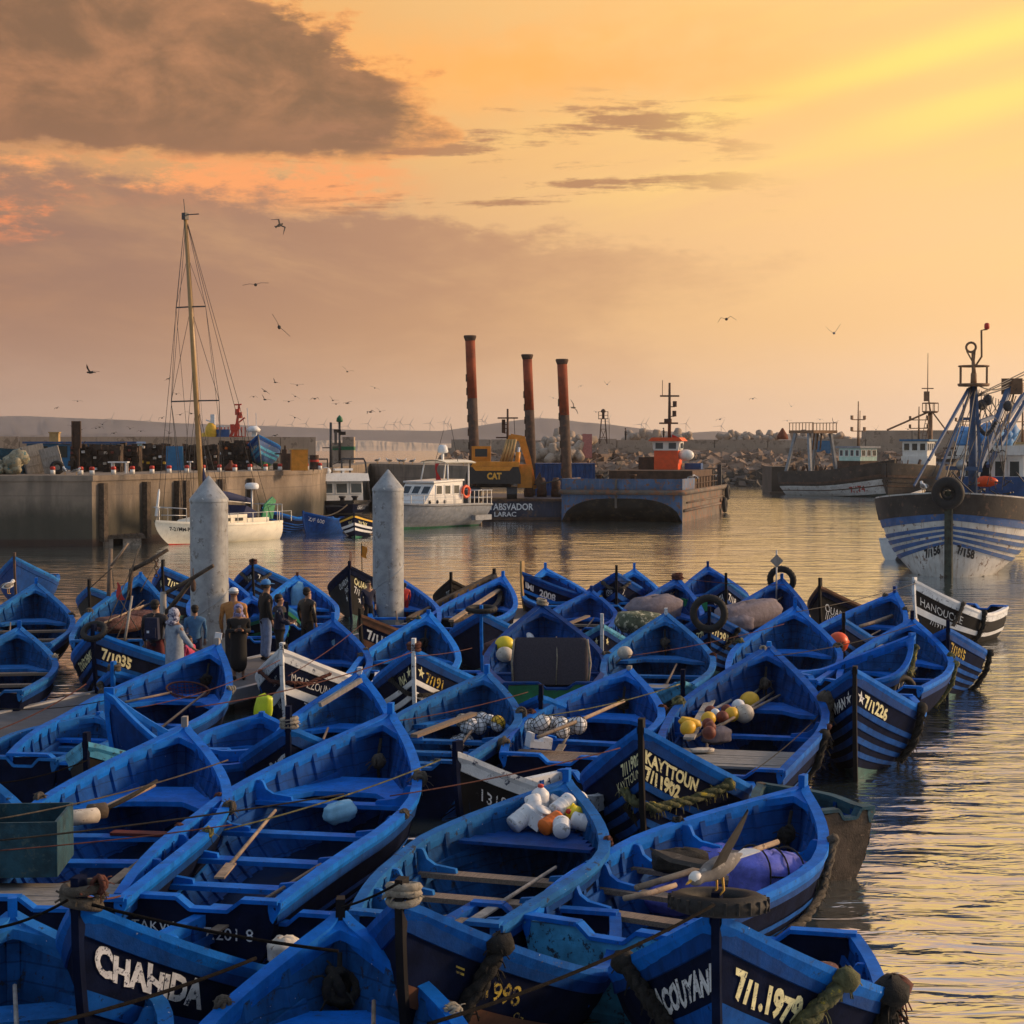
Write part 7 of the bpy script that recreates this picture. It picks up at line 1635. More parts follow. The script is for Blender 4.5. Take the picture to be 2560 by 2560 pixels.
fender('dark rope trailing at the right end of the 7/1015 boat', sidepts('B20', 1, [(.46, 1.02), (.46, .7), (.46, .4), (.46, .12)], .09), .06, 'rope_dark', seed=15)
fender('green rope fender on the outermost blue boat', sidepts('B15', -1, [(.44, 1.02), (.44, .7), (.44, .35)], .07), .05, 'rope_weed', seed=16)
fender('rope fender hung on the HANOUCHE side', sidepts('B19', 1, [(.30, 1.03), (.28, .8), (.25, .6)], .07), .05, 'rope', seed=17)
fender('second dark rope at the right end of HANOUCHE', sidepts('B19', 1, [(.5, 1.03), (.5, .7), (.5, .35)], .08), .06, 'rope_dark', seed=18)
fender('rope draped across the MOUZZOUNA bow', sidepts('B1', -1, [(.20, .98), (.10, .80), (.03, .74)]) + sidepts('B1', 1, [(.03, .74), (.10, .78), (.20, .97)]), .035, 'rope_red', seed=19)
fender('dark rope draped across the star bow', sidepts('B5', -1, [(.16, .86), (.08, .70), (.02, .63)]) + sidepts('B5', 1, [(.03, .62), (.10, .67), (.20, .80)]), .04, 'rope_dark', seed=20)
fender('dark rope hung from the bow numbered 1598', sidepts('B25', -1, [(.12, .98), (.05, .82)]) + sidepts('B25', 1, [(.05, .82), (.12, .98)]), .05, 'rope', seed=21)
fender('brown rope hung over the far bow lettered INA', sidepts('B36', -1, [(.14, .98), (.05, .78)]) + sidepts('B36', 1, [(.05, .78), (.14, .99)]), .05, 'rope', seed=22)
fender('grey rope laid over the ADOUM bow', sidepts('M14', -1, [(.16, .95), (.07, .75)]) + sidepts('M14', 1, [(.06, .76), (.16, .99)]), .05, 'rope', seed=23)
fender('dark rope along the lettered side of the 1077 boat', sidepts('B14', -1, [(.05, .95), (.12, .80), (.22, .78), (.30, .92)], .07), .05, 'rope_weed', seed=24)
fender('dark rope on the bow numbered 7/1291', sidepts('B24', 1, [(.24, .98), (.20, .8), (.14, .62)], .07), .05, 'rope_dark', seed=25)

# thin lines strung across the raft: photo rows give where they run, the height is that of the gunwales they rest on
def line(label, a, bq, sag=.05, r=.012, mat='rope_black', extra=()):
    pa = P(a[0], a[1], a[2]); pb = P(bq[0], bq[1], bq[2]); pts = cat_pts(pa, pb, sag, 12); rope(label, pts, r * .72, mat)
line('long pale rope from the left edge across the two big boats', (-20, 2103, 1.25), (860, 1985, 1.35), .03, .014, 'rope_dark')
line('brown line below the pale rope on the left', (-20, 2128, 1.2), (580, 2062, 1.25), .02, .010, 'rope_red')
line('upper rope from the left edge to the RATE bow', (-20, 2050, 1.35), (570, 1900, 1.5), .06, .012, 'rope')
line('green rope from the RATE boat over the big boat to the 1318 bow', (560, 2075, 1.5), (1100, 1900, 1.6), .05, .012, 'rope_weed')
line('red line from the big boat bow to the netted floats', (975, 1990, 1.5), (1550, 1870, 1.6), .04, .010, 'rope_red')
line('dark rope from the CHAHIDA stem across to the bottom centre bow', (230, 2262, 1.95), (846, 2378, 1.7), .03, .017, 'rope_black')
line('dark rope across the bottom left bows', (120, 2560, 1.75), (640, 2395, 1.75), .03, .018, 'rope_black')
line('long dark rope across the bottom from the centre boat to ACOUYANI', (1070, 2560, 1.9), (1785, 2262, 1.95), .06, .017, 'rope_black')
line('rope from the centre boat bow to the rope collar of the 1998 boat', (855, 2268, 1.6), (1000, 2205, 1.95), .02, .014, 'rope_black')
line('rope from the left edge to the CHAHIDA stem', (-20, 2322, 1.7), (170, 2250, 1.95), .03, .016, 'rope_black')
line('red-brown rope from the pontoon edge to the ADOUM bow', (-20, 1830, .9), (215, 1710, 1.4), .06, .014, 'rope_red')
line('red rope from the hoop net boat past MOUZZOUNA to the star stem', (490, 1768, 1.5), (1030, 1630, 1.75), .10, .013, 'rope_red')
line('rope from the hoop net boat to the white MOUZZOUNA stem', (340, 1770, 1.3), (700, 1650, 1.6), .1, .010, 'rope_red')
line('thin line across the bagged buoys boat to the centre', (975, 1805, 1.35), (1320, 1730, 1.45), .04, .010, 'rope_red')
line('dark line from the netted floats to the float boat bow', (1360, 1790, 1.45), (1700, 1710, 1.6), .05, .012, 'rope_weed')
line('line across the pale float boat to the orange buoy boat', (1570, 1640, 1.35), (1960, 1560, 1.6), .06, .010, 'rope_red')
line('line from the float boat bow to the outer boats', (1935, 1640, 1.75), (2290, 1560, 1.6), .08, .011, 'rope_dark')
line('line from the orange buoy boat to the HANOUCHE bow', (1990, 1530, 1.7), (2290, 1458, 1.75), .05, .011, 'rope')
line('far line from the diamond boat to the sack boat', (1700, 1445, 1.6), (1960, 1462, 1.6), .06, .011, 'rope_red')
line('far line between the bows at the back centre', (1310, 1440, 1.5), (1700, 1450, 1.6), .08, .010, 'rope_dark')
line('line from the star stem to the wide pale boat', (1036, 1640, 1.7), (1180, 1620, 1.2), .03, .010, 'rope_red')
line('rope from the blue drum boat to MOUZZOUNA', (720, 1690, 1.5), (905, 1560, 1.5), .05, .010, 'rope_red')
line('rope in the boat at the left edge to the pontoon', (-20, 1770, 1.0), (330, 1735, 1.2), .1, .010, 'rope_dark')
line('sagging rope low on the left to the turquoise bow', (-20, 1960, 1.0), (220, 1900, 1.2), .05, .013, 'rope_black')
line('rope along the planked stern to the CHAHIDA stem', (300, 2240, 1.1), (200, 2235, 1.9), .03, .012, 'rope_red')
line('rope from the orange buoy boat shoulder across the float boat', (1880, 1930, 1.0), (2060, 1775, 1.0), .05, .010, 'rope_dark')
mb = MB(); mb.tube(cat_pts(D(628, 1182, 112), D(790, 1258, 117), .9, 14), .05, 5); mb.build('mooring_rope', 'rope', None, 'upper hawser from the quay to the dark workboat', 'rope')
mb = MB(); mb.tube(cat_pts(D(680, 1180, 113), D(868, 1262, 117.4), 1.6, 14), .05, 5); mb.build('mooring_rope', 'rope', None, 'lower hawser drooping from the quay to the workboat bow', 'rope')
mb = MB(); mb.tube(cat_pts(D(1335, 1212, 123), D(1410, 1196, 121), .05, 8), .05, 5); mb.build('mooring_rope', 'rope', None, 'hawser between the excavator pontoon and the hopper barge', 'rope')

# ---- jugs on the foredeck of M2
def jug(label, p, r, h, mat, tilt, yaw, kind=0, cap='red'):
    t = thing('plastic_jug', label, 'jug', p, 0, None, rot=(tilt, 0, yaw))
    mb = MB()
    if kind == 0: mb.lathe([(r * .9, -h / 2), (r, -h * .45), (r, h * .22), (r * .92, h * .30), (r * .45, h * .44), (r * .3, h * .46), (r * .3, h * .5)], n=14)
    elif kind == 1: mb.lathe([(r * .95, -h / 2), (r, -h * .46), (r, h * .36), (r * 1.04, h * .38), (r * 1.04, h * .5)], n=16)
    else: mb.box((0, 0, -h * .08), (r * 1.8, r * 1.6, h * .84)); mb.box((0, 0, h * .38), (r * 1.2, r * 1.0, h * .12), taper=.6)
    for k in (-.25, .0): 
        if kind < 2: mb.lathe([(r * 1.005, h * k), (r * 1.03, h * (k + .03)), (r * 1.005, h * (k + .06))], n=14, caps=False)
    mb.build('body', mat, t)
    mb = MB()
    if kind == 0: mb.lathe([(r * .33, h * .48), (r * .33, h * .56)], n=10); mb.build('cap', cap, t); mb = MB(); mb.tube([(0, r * .9, h * .15), (0, r * 1.1, h * .3), (0, r * .4, h * .44)], r * .13, 6); mb.build('handle', mat, t)
    else: mb.lathe([(r * .9, h * .5), (r * .92, h * .54)], n=14); mb.build('lid', mat, t)
    return t
def fd(px, py, z): return P(px, py, z)
JZ = .98
JG = [('tall white jug standing at the back of the heap', 1350, 2002, JZ + .14, .105, .34, 'plastic_white', R(8), .3, 0), ('white jug leaning with a red cap', 1338, 2022, JZ + .10, .095, .30, 'plastic_white', R(150), .5, 0), ('white ribbed drum lying at the left of the heap', 1304, 2046, JZ + .02, .105, .27, 'plastic_white', R(62), R(125), 1),
      ('white square bottle in the front of the heap', 1350, 2046, JZ + .03, .10, .22, 'plastic_white', R(25), .9, 2), ('orange jar lying in the heap', 1378, 2058, JZ, .095, .25, 'orange', R(75), R(135), 1), ('clear white jar with its lid to the front', 1404, 2068, JZ, .095, .2, 'plastic_white', R(78), R(178), 1),
      ('white drum on top of the heap', 1406, 2016, JZ + .13, .10, .27, 'plastic_white', R(72), R(140), 1), ('yellow jug on the right of the heap', 1438, 2034, JZ + .07, .09, .25, 'bright_yellow', R(70), R(-40), 0), ('white round tub at the back right of the heap', 1444, 2006, JZ + .08, .09, .2, 'plastic_white', R(60), R(160), 1), ('white drum at the far right of the heap', 1458, 2056, JZ, .095, .23, 'plastic_white', R(80), R(-110), 1), ('white drum at the back of the heap', 1380, 2012, JZ + .06, .1, .26, 'plastic_white', R(40), R(60), 1)]
for l, x, y, z, r, h, m, tl, yw, k in JG: jug(l, fd(x, y, z), r, h, m, tl, yw, k)

# ---- soft sacks
def sack(label, p, sz, mat, rot=(0, 0, 0), name='sack', cat='sack', lines=None):
    mb = MB(); n, m = 22, 14; e = Euler(rot).to_matrix(); rr = random.Random(hash(label) % 999); ph = [rr.uniform(0, 6) for _ in range(4)]; rows = []
    for i in range(m + 1):
        th = math.pi * i / m; row = []
        for j in range(n + 1):
            f = 2 * math.pi * (j % n) / n; sx, sy, sz_ = math.sin(th) * math.cos(f), math.sin(th) * math.sin(f), math.cos(th)
            k = 1 + .05 * math.sin(5 * f + ph[0] + 2 * th) + .05 * math.sin(7 * th + ph[1]) + .03 * math.sin(11 * f + ph[2])
            q = lambda a: math.copysign(abs(a) ** .72, a)
            row.append(e @ Vector((q(sx) * sz[0] * k, q(sy) * sz[1] * k, q(sz_) * sz[2] * k)))
        rows.append(row)
    mb.grid(rows, 0, True); o = mb.build(name, mat, None, label, cat); o.location = p
    return o
o = sack('big violet-blue sack tied with dark cord in the right boat', P(1925, 2190, .72), (.42, .30, .25), 'bag_blue', (0, R(8), R(25)))
mb = MB()
for k in (-.22, .0, .2): mb.tube([(k, .335 * math.cos(a), .04 + .26 * math.sin(a)) for a in np.linspace(0, math.pi, 12)], .012, 4)
mb.tube([(-.2, -.315, .05), (.25, -.315, .05), (.25, -.315, -.12), (-.2, -.315, -.12), (-.2, -.315, .05)], .010, 4); q = mb.build('cord', 'rope_dark', o); q.rotation_euler = (0, R(8), R(25))
sack('violet-blue sack in the middle of the boat with poles', P(1765, 2225, .50), (.36, .3, .2), 'bag_blue', (0, 0, R(20)))
sack('violet-blue sack under the long poles', P(1790, 2150, .62), (.26, .22, .16), 'bag_blue', (0, 0, R(60)))
sack('violet-blue sack near the stern thwart', P(1690, 2245, .42), (.3, .26, .16), 'bag_blue', (0, 0, R(-20)))
sack('pile of dark netting in a violet boat corner', P(1700, 2152, .85), (.3, .18, .12), 'rope_dark', (0, 0, R(10)), 'net_bundle', 'net')
sack('pale blue plastic bag on the foredeck of the 7.2018 boat', P(850, 2030, .80), (.20, .14, .12), 'bag_light', (0, R(-15), R(10)), 'plastic_bag', 'bag')
sack('brownish net heaped at the stern of ACOUYANI', inboat('F5', .62, .35, .62), (.38, .25, .12), 'net', (0, 0, 0), 'net_bundle', 'net')
sack('weathered round buoy in the CHAHIDA boat', inboat('F2', .72, .45, .62), (.15, .15, .13), 'foam_dirty', (0, 0, 0), 'buoy', 'buoy')
for l, x, y, z, s, r in (('grey wrapped bundle lashed in the diamond marker boat', 1865, 1538, .95, (1.05, .42, .33), R(38)), ('mauve bundle of cloth in the sack boat', 1632, 1524, 1.0, (.75, .45, .34), R(25)), ('grey cloth hanging at the end of the lashed bundle', 1848, 1560, .8, (.35, .25, .2), R(10))): sack(l, P(x, y, z), s, 'cloth_mauve', (0, R(-6), r), 'cloth_bundle', 'bundle')
sack('green sack with pale pattern in the sack boat', P(1602, 1556, .95), (.62, .36, .26), 'cloth_pattern', (0, R(4), R(15)))
sack('red cloth scrap on the bow bench of the left boat', P(428, 1910, .95), (.16, .08, .05), 'orange_red', (0, 0, R(25)), 'cloth', 'cloth')
sack('light blue cover in the boat right of the people', P(745, 1496, .95), (.22, .18, .42), 'bag_light', (0, R(10), 0), 'cover', 'cover')
for l, x, y, z in (('pale blue drum left of two', 812, 1622, .92), ('pale blue drum right of two', 840, 1626, .90)):
    mb = MB(); mb.lathe([(.17, -.3), (.19, -.26), (.19, .2), (.16, .28), (.06, .32)], n=14); o = mb.build('plastic_drum', 'bag_light', None, l, 'drum'); o.location = P(x, y, z)

# ---- net floats on poles in M5, buoys elsewhere
def buoy(label, p, r, mat, sy=1.0, name='net_float', cat='float', stick=None, rot=(0, 0, 0)):
    t = thing(name, label, cat, p, 0, None, rot=rot); mb = MB(); mb.ell((0, 0, 0), (r * sy, r, r), 14, 9); mb.build('ball', mat, t)
    mb = MB(); mb.torus((r * sy * .98, 0, 0), r * .16, r * .06, (0, R(90), 0), 8, 4); mb.build('eye', mat, t); return t
def stick(label, a, bq, r=.022, mat='pole_wood', name='pole', cat='pole'):
    mb = MB(); a = Vector(a); bq = Vector(bq); mid = a.lerp(bq, .5) + Vector((0, 0, -.015)); mb.tube([a, mid, bq], [r, r * 1.05, r * .85], 7); return mb.build(name, mat, None, label, cat)
Z = .95
for i, (l, x0, y0, x1, y1, z0, z1) in enumerate((('grey wooden pole behind the floats', 1755, 1788, 1872, 1724, Z, Z + .1), ('second grey pole behind the floats', 1790, 1800, 1905, 1718, Z, Z + .15), ('thin pole through the pale yellow floats', 1800, 1815, 1942, 1725, Z, Z + .1), ('front pole of the float bundle', 1720, 1850, 1950, 1738, Z - .1, Z + .1))): stick(l, P(x0, y0, z0), P(x1, y1, z1), .024, 'pole_wood' if i > 1 else 'plank_grey')
mb = MB(); mb.bar(P(1722, 1846, .9), P(1785, 1735, 1.05), .16, .035); mb.build('plank', 'plank_grey', None, 'grey plank leaning beside the coloured floats', 'plank')
FL = [(1873, 1754, .16, 'yellow', 'large yellow float at the top of the bundle', 1.15), (1861, 1784, .145, 'foam_dirty', 'large pale yellow float low in the bundle', 1.1), (1846, 1765, .11, 'plastic_white', 'white float with ochre stain', 1), (1829, 1786, .115, 'yellow', 'yellow and white float in the middle', 1.1), (1816, 1775, .09, 'float_red', 'dark red float left of the white one', 1), (1806, 1793, .10, 'float_red', 'dark red float beneath the first red one', 1), (1776, 1779, .095, 'float_red', 'dark red float against the plank', 1), (1788, 1783, .075, 'plastic_white', 'small white float by the plank', 1), (1771, 1797, .11, 'yellow', 'yellow float by the foot of the plank', 1.1), (1770, 1810, .09, 'float_red', 'red float below the yellow one', 1), (1776, 1818, .085, 'float_red', 'small red float low in the bundle', 1), (1773, 1832, .10, 'float_red', 'lowest red float by the deck', 1), (1720, 1820, .11, 'yellow', 'yellow float left of the plank', 1.2)]
for x, y, r, m, l, sy in FL: buoy(l, P(x, y, 1.0), r, m, sy, rot=(0, R(-20), R(40)))
sack('faded blue netting beneath the floats', P(1790, 1838, .85), (.24, .12, .13), 'cloth_mauve', (0, 0, .4), 'net_bundle', 'net')
sack('yellow cloth on the planked stern deck', P(1755, 1875, .75), (.18, .1, .03), 'foam_dirty', (0, 0, .2), 'cloth', 'cloth')
sack('yellow jerrycan left of the leaning plank', P(1724, 1806, 1.05), (.16, .09, .07), 'yellow', (0, R(12), R(10)), 'jerrycan', 'jerrycan')
buoy('round orange buoy hung over the boat side', P(2096, 1606, 1.02), .22, 'orange_red', 1.0, 'buoy', 'buoy')
buoy('lone pale float hung on a stick', P(1562, 1632, 1.05), .13, 'foam_dirty', 1.15)
stick('stick of the lone pale float', P(1562, 1634, 1.0), P(1540, 1658, .8), .018)
buoy('pink round float in the bow of the sack boat', P(1694, 1486, 1.15), .17, M('pink', (.55, .12, .12), .5), 1.0, 'buoy', 'buoy')
for i, (x, y, r, m, l) in enumerate(((1291, 1576, .17, 'foam_dirty', 'dirty white float left in the net heap'), (1316, 1581, .18, 'yellow', 'yellow float on top of the net heap'), (1318, 1596, .13, 'plastic_white', 'white float below the yellow one'), (1262, 1612, .18, 'bright_yellow', 'bright yellow buoy at the left of the net heap'), (1262, 1636, .15, 'foam_dirty', 'pale float under the bright yellow buoy'), (1336, 1612, .15, 'yellow', 'ochre float at the right of the net heap'))): buoy(l, P(x, y, 1.1), r, m, 1.15)
sack('reddish fishing net heaped beside the mattress', P(1256, 1622, .85), (.42, .25, .20), 'net', (0, 0, R(30)), 'fishing_net', 'net'); sack('tangled purple net under the white floats', P(1310, 1604, .9), (.36, .2, .14), 'net', (0, 0, R(-20)), 'fishing_net', 'net')
mb = MB(); mb.bar(P(1318, 1612, .95), P(1368, 1566, 1.1), .14, .035); mb.build('plank', 'wood', None, 'brown board propped in the mattress boat', 'plank')
stick('grey pole at the bow of the mattress boat', P(1345, 1570, 1.2), P(1368, 1508, 1.6), .04, 'plank_grey'); stick('white-tipped pole in the net heap', P(1285, 1640, .9), P(1362, 1530, 1.4), .03)
# mattress
p = P(1378, 1712, .72); t = thing('mattress', 'dark purple-grey mattress tied up with cord', 'mattress', (p.x, p.y + .35, .66), R(-3), None)
mb = MB(); rows = []
for z, k in ((0, .96), (.06, 1), (.72, 1), (.84, .97), (.88, .92)): rows.append([Vector((math.copysign(abs(c) ** .25, c) * .70 * k, math.copysign(abs(s_) ** .3, s_) * .17 * k, z)) for c, s_ in ((math.cos(a), math.sin(a)) for a in np.linspace(0, 2 * math.pi, 41))])
mb.grid(rows, 0, True); mb.add(rows[-1][:-1], [tuple(range(40))]); o = mb.build('pad', 'mattress', t); o.rotation_euler = (R(-12), 0, 0)
mb = MB(); mb.tube([(.1, -.18, 0), (.12, -.20, .5), (.1, -.12, .9)], .012, 4); mb.tube([(-.68, -.15, .85), (-.72, -.2, .4), (-.7, -.16, .05)], .02, 4); mb.tube([(.68, -.15, .85), (.74, -.2, .4), (.7, -.16, .05)], .02, 4); o = mb.build('cord', 'rope_pale', t); o.rotation_euler = (R(-12), 0, 0)
# netted floats in M6 and M7
def netted(label, p, seed, n, spread, mats=('plastic_white',), r=(.09, .14)):
    rr = random.Random(seed); t = thing('netted_floats', label, 'net of floats', p)
    for i in range(n):
        c = Vector((rr.uniform(-1, 1) * spread[0], rr.uniform(-1, 1) * spread[1], rr.uniform(0, 1) * spread[2])); q = rr.uniform(*r)
        mb = MB(); e = (rr.uniform(0, 3), rr.uniform(0, 3), 0); mb.ell(c, (q * 1.15, q, q), 12, 8, rot=e); mb.build('float', mats[i % len(mats)], t)
        mb = MB(); er = Euler(e).to_matrix()
        for k in range(4):
            mb.tube([c + er @ Vector((q * 1.17 * math.cos(a), q * 1.02 * math.sin(a) * math.cos(k * .785), q * 1.02 * math.sin(a) * math.sin(k * .785))) for a in np.linspace(0, 2 * math.pi, 16)], .005, 3)
        for k in (-.5, 0, .5): mb.torus(c + er @ Vector((k * q * 1.1, 0, 0)), q * math.sqrt(1 - k * k) * 1.02, .005, (er @ Euler((0, R(90), 0)).to_matrix()).to_euler(), 14, 3)
        mb.build('netting', 'rope_dark', t)
netted('white floats bagged in dark netting by the plank deck', P(1372, 1826, .92), 3, 7, (.26, .14, .16), r=(.10, .14))
netted('two white netted floats and a foam block at the right', P(1434, 1824, .92), 6, 3, (.16, .1, .12), r=(.10, .13))
netted('net bag of white and yellow buoys on the thwart', P(1202, 1818, .80), 9, 10, (.34, .16, .16), ('plastic_white', 'yellow', 'plastic_white', 'plastic_white', 'foam_dirty', 'plastic_white'), (.08, .125))
netted('lower net bag of white buoys under the thwart', P(1172, 1862, .45), 12, 5, (.24, .12, .08), r=(.09, .12))
mb = MB(); mb.box((0, 0, 0), (.34, .22, .10)); mb.box((.1, 0, .08), (.14, .22, .06)); mb.box((-.14, 0, .10), (.05, .22, .12)); o = mb.build('foam_box', 'plastic_white', None, 'broken white foam box by the plank deck', 'box'); o.location = P(1346, 1860, .80); o.rotation_euler = (0, R(8), R(20))
stick('long red-lashed pole over the netted floats', P(1345, 1842, 1.0), P(1560, 1752, 1.15), .03, 'pole_wood')
mb = MB(); mb.bar(P(1185, 1774 + 10, 1.0), P(1035, 1840, .9), .12, .05); mb.build('plank', 'wood', None, 'weathered plank laid along the left of the buoy bag boat', 'plank')
mb = MB(); mb.bar(P(902, 1700, 1.45), P(800, 1762, 1.15), .07, .07); mb.build('spar', 'plank_grey', None, 'grey spar from the white breasthook down the left gunwale', 'spar')
mb = MB(); mb.bar(P(1248, 1474, 1.2), P(1128, 1552, .9), .13, .05); mb.build('plank', 'pole_wood', None, 'loose pale plank in the long boat behind the pile', 'plank')
stick('round log across the boat before HANOUCHE', P(2290, 1552, 1.15), P(2160, 1650, 1.0), .07, 'plank_grey', 'log', 'log'); stick('short log on the thwart before HANOUCHE', P(2230, 1540, 1.0), P(2150, 1566, .9), .05, 'pole_wood', 'log', 'log')
mb = MB(); mb.bar(P(1690 - 220, 1540, 1.0), P(1690 - 275, 1562, .9), .12, .04); mb.build('plank', 'wood', None, 'brown plank across the short pale boat', 'plank')
# long poles in M3
stick('upper long wooden pole in the violet sack boat', P(1590, 2220, 1.0), P(1945, 2104, 1.2), .032, 'pole_wood'); stick('lower long wooden pole in the violet sack boat', P(1560, 2246, .98), P(1690, 2212, 1.03), .028, 'pole_wood')
stick('bundle pole with ragged float at the left boat', P(170, 2058, .95), P(385, 1962, 1.1), .035, 'pole_wood'); stick('second pole beside the ragged float', P(250, 2030, 1.0), P(392, 1952, 1.15), .025, 'rope_dark')
mb = MB(); mb.lathe([(.06, -.19), (.085, -.17), (.09, .15), (.05, .19)], n=12); o = mb.build('net_float', 'foam_dirty', None, 'ragged white cylinder float on the left boat pole', 'float'); o.location = P(206, 2042, 1.0); o.rotation_euler = (R(90), 0, R(-55))
mb = MB(); mb.lathe([(.05, -.12), (.09, -.1), (.09, .1), (.05, .12)], n=12); o = mb.build('net_float', 'rot_wood', None, 'dark cylinder float beside the ragged white one', 'float'); o.location = P(243, 2028, 1.02); o.rotation_euler = (R(90), 0, R(-55))
mb = MB(); mb.box((0, 0, 0), (.62, .16, .03)); o = mb.build('board', 'maroon', None, 'worn red board on the thwart of the left boat', 'board'); o.location = inboat('M10', .50, -.15, None, -.19); o.rotation_euler = (0, 0, BOATS['M10'].rz + R(84))
# open wooden box in M10
b = BOATS['M10']; p = inboat('M10', .76, .62, .78); t = thing('wooden_box', 'open teal-grey wooden box standing in the left boat', 'box', p, b.rz + R(6))
for c, s in (((0, .42, .28), (1.0, .03, .56)), ((0, -.42, .28), (1.0, .03, .56)), ((.49, 0, .28), (.03, .81, .56)), ((-.49, 0, .28), (.03, .81, .56)), ((0, 0, .02), (.95, .81, .03))):
    mb = MB(); mb.box(c, s); mb.build('panel', 'crate_teal', t)
# landing net hoop in M11
p = P(470, 1724, 1.02); t = thing('landing_net', 'round landing net with a dark red hoop', 'landing net', p, R(20), None, rot=(R(14), R(4), R(20)))
mb = MB(); mb.torus((0, 0, 0), .36, .018, n=28, m=5)
mb.build('hoop', 'rope_red', t); mb = MB(); mb.tube([(-.3, -.15, 0), (-1.1, -.5, -.05)], .022, 6); mb.build('handle', 'pole_wood', t)
mb = MB()
for k in range(-5, 6):
    w = math.sqrt(max(0, .36 ** 2 - (k * .065) ** 2)); mb.tube([(k * .065, y, -.14 * (1 - (y / .37) ** 2) * (1 - (k * .065 / .37) ** 2)) for y in np.linspace(-w, w, 8)], .005, 3); mb.tube([(y, k * .065, -.14 * (1 - (y / .37) ** 2) * (1 - (k * .065 / .37) ** 2)) for y in np.linspace(-w, w, 8)], .005, 3)
mb.build('mesh', 'maroon', t)
sack('lime yellow jerrycan hanging off the hoop net boat', P(659, 1772, .95), (.14, .09, .23), 'lime', (0, R(6), 0), 'jerrycan', 'jerrycan')
stick('yellow oar shaft beside the pontoon', P(300, 1678, .75), P(327, 1640, 1.0), .03, 'bright_yellow', 'oar', 'oar')
# green crate
p = P(1736, 1512, 1.02); t = thing('fish_crate', 'green plastic crate in the sack boat', 'crate', p, R(12))
for c, s in (((0, .2, 0), (.55, .02, .30)), ((0, -.2, 0), (.55, .02, .30)), ((.275, 0, 0), (.02, .38, .30)), ((-.275, 0, 0), (.02, .38, .30)), ((0, 0, -.14), (.53, .38, .02))):
    mb = MB(); mb.box(c, s); mb.build('side', 'plastic_green', t)
mb = MB()
for y in (.215, -.215): mb.box((0, y, .15), (.60, .04, .03))
for x in (.29, -.29): mb.box((x, 0, .15), (.03, .39, .03))
mb.build('rim', 'plastic_green', t)
# diamond marker, flag staffs
p = bowtop('B21', .0, .35) + Vector((-.12, -.2, -.4)); t = thing('diamond_marker', 'diamond shaped grey marker on a staff', 'marker', p)
top = D(1951, 1384, p.y).z - p.z; mb = MB(); mb.tube([(0, 0, -.4), (0, 0, top + .1)], .02, 6); mb.build('staff', 'alu', t)
ce = D(1950, 1402, p.y).z - p.z; mb = MB(); mb.prism([Vector((0, -.03, ce - .17)), Vector((.17, -.03, ce)), Vector((0, -.03, ce + .17)), Vector((-.17, -.03, ce))], (0, -.012, 0), (0, .012, 0)); mb.build('board', 'plank_grey', t)
p = bowtop('B34', 0, .5) + Vector((.28, 0, -.3)); t = thing('flag_staff', 'thin staff with an orange flag by the right pile', 'flag', p)
mb = MB(); hh = D(905, 1358, p.y).z - p.z; mb.tube([(0, 0, 0), (-.02, 0, hh)], .014, 5); mb.build('staff', 'rope_dark', t)
mb = MB()
for fl in (False, True): mb.grid([[Vector((-.02 + u * .16 + .02 * math.sin(v * 6), .02 * math.sin(u * 8 + v * 5) + (.003 if fl else 0), hh * .94 - v * .34 - u * .06)) for u in (0, .5, 1)] for v in np.linspace(0, 1, 6)], 0, True, fl)
mb.build('flag', 'flag_orange', t)
for i, (x, y0, y1) in enumerate(((874, 1418, 1375), (877, 1420, 1380))): stick(('left' if i == 0 else 'right') + ' thin rod on the OUARDA bow', P(x, y0, 1.6), D(x + 1, y1, P(x, y0, 1.6).y), .012, 'rust', 'rod', 'rod')
# gear in B40: posts, derricks, nets
def pl(x, y, d): return D(x, y, d)
stick('upright weathered post at the back of the derrick boat', pl(272, 1490, 43.5), pl(277, 1372, 43.5), .055, 'wood', 'post', 'post'); stick('front grey post of the derrick boat by the pontoon', pl(408, 1660, 37.0), pl(408, 1480, 37.0), .075, 'plank_grey', 'post', 'post'); stick('leaning brown post of the derrick boat', pl(322, 1500, 41), pl(328, 1425, 41), .05, 'rust_dark', 'post', 'post')
stick('upper dark derrick pole pointing right', pl(325, 1428, 41), pl(420, 1374, 41), .05, 'rot_wood', 'derrick', 'derrick'); stick('lower dark derrick pole crossing the pile', pl(412, 1484, 37.1), pl(533, 1414, 36.4), .045, 'rot_wood', 'derrick', 'derrick'); stick('dark strut under the lower derrick', pl(412, 1535, 37), pl(480, 1450, 36.7), .05, 'rot_wood', 'strut', 'strut'); stick('long brown brace of the derrick boat', pl(305, 1690, 36.5), pl(420, 1530, 37), .03, 'rot_wood', 'brace', 'brace')
stick('thin spar leaning by the back post', pl(277, 1415, 43), pl(320, 1358, 43), .03, 'pole_wood', 'spar', 'spar'); stick('white and blue pole in the derrick boat', pl(312, 1600, 40), pl(330, 1490, 40.5), .03, 'plank_grey', 'pole', 'pole')
for i, (x0, y0, x1, y1) in enumerate(((225, 1470, 280, 1420), (280, 1420, 285, 1470), (335, 1440, 300, 1545), (345, 1372, 318, 1480), (325, 1430, 268, 1560), (360, 1500, 270, 1580), (395, 1400, 350, 1480), (330, 1510, 290, 1600), (352, 1362, 322, 1440), (300, 1500, 345, 1575))): rope('rigging line of the derrick boat running from (%s) part %s' % ('upper left' if x0 < 300 else 'upper right', 'abcdefghij'[i]), [pl(x0, y0, 41 + i * .1), pl(x1, y1, 40.5)], .012, 'rope', 'rigging_line')
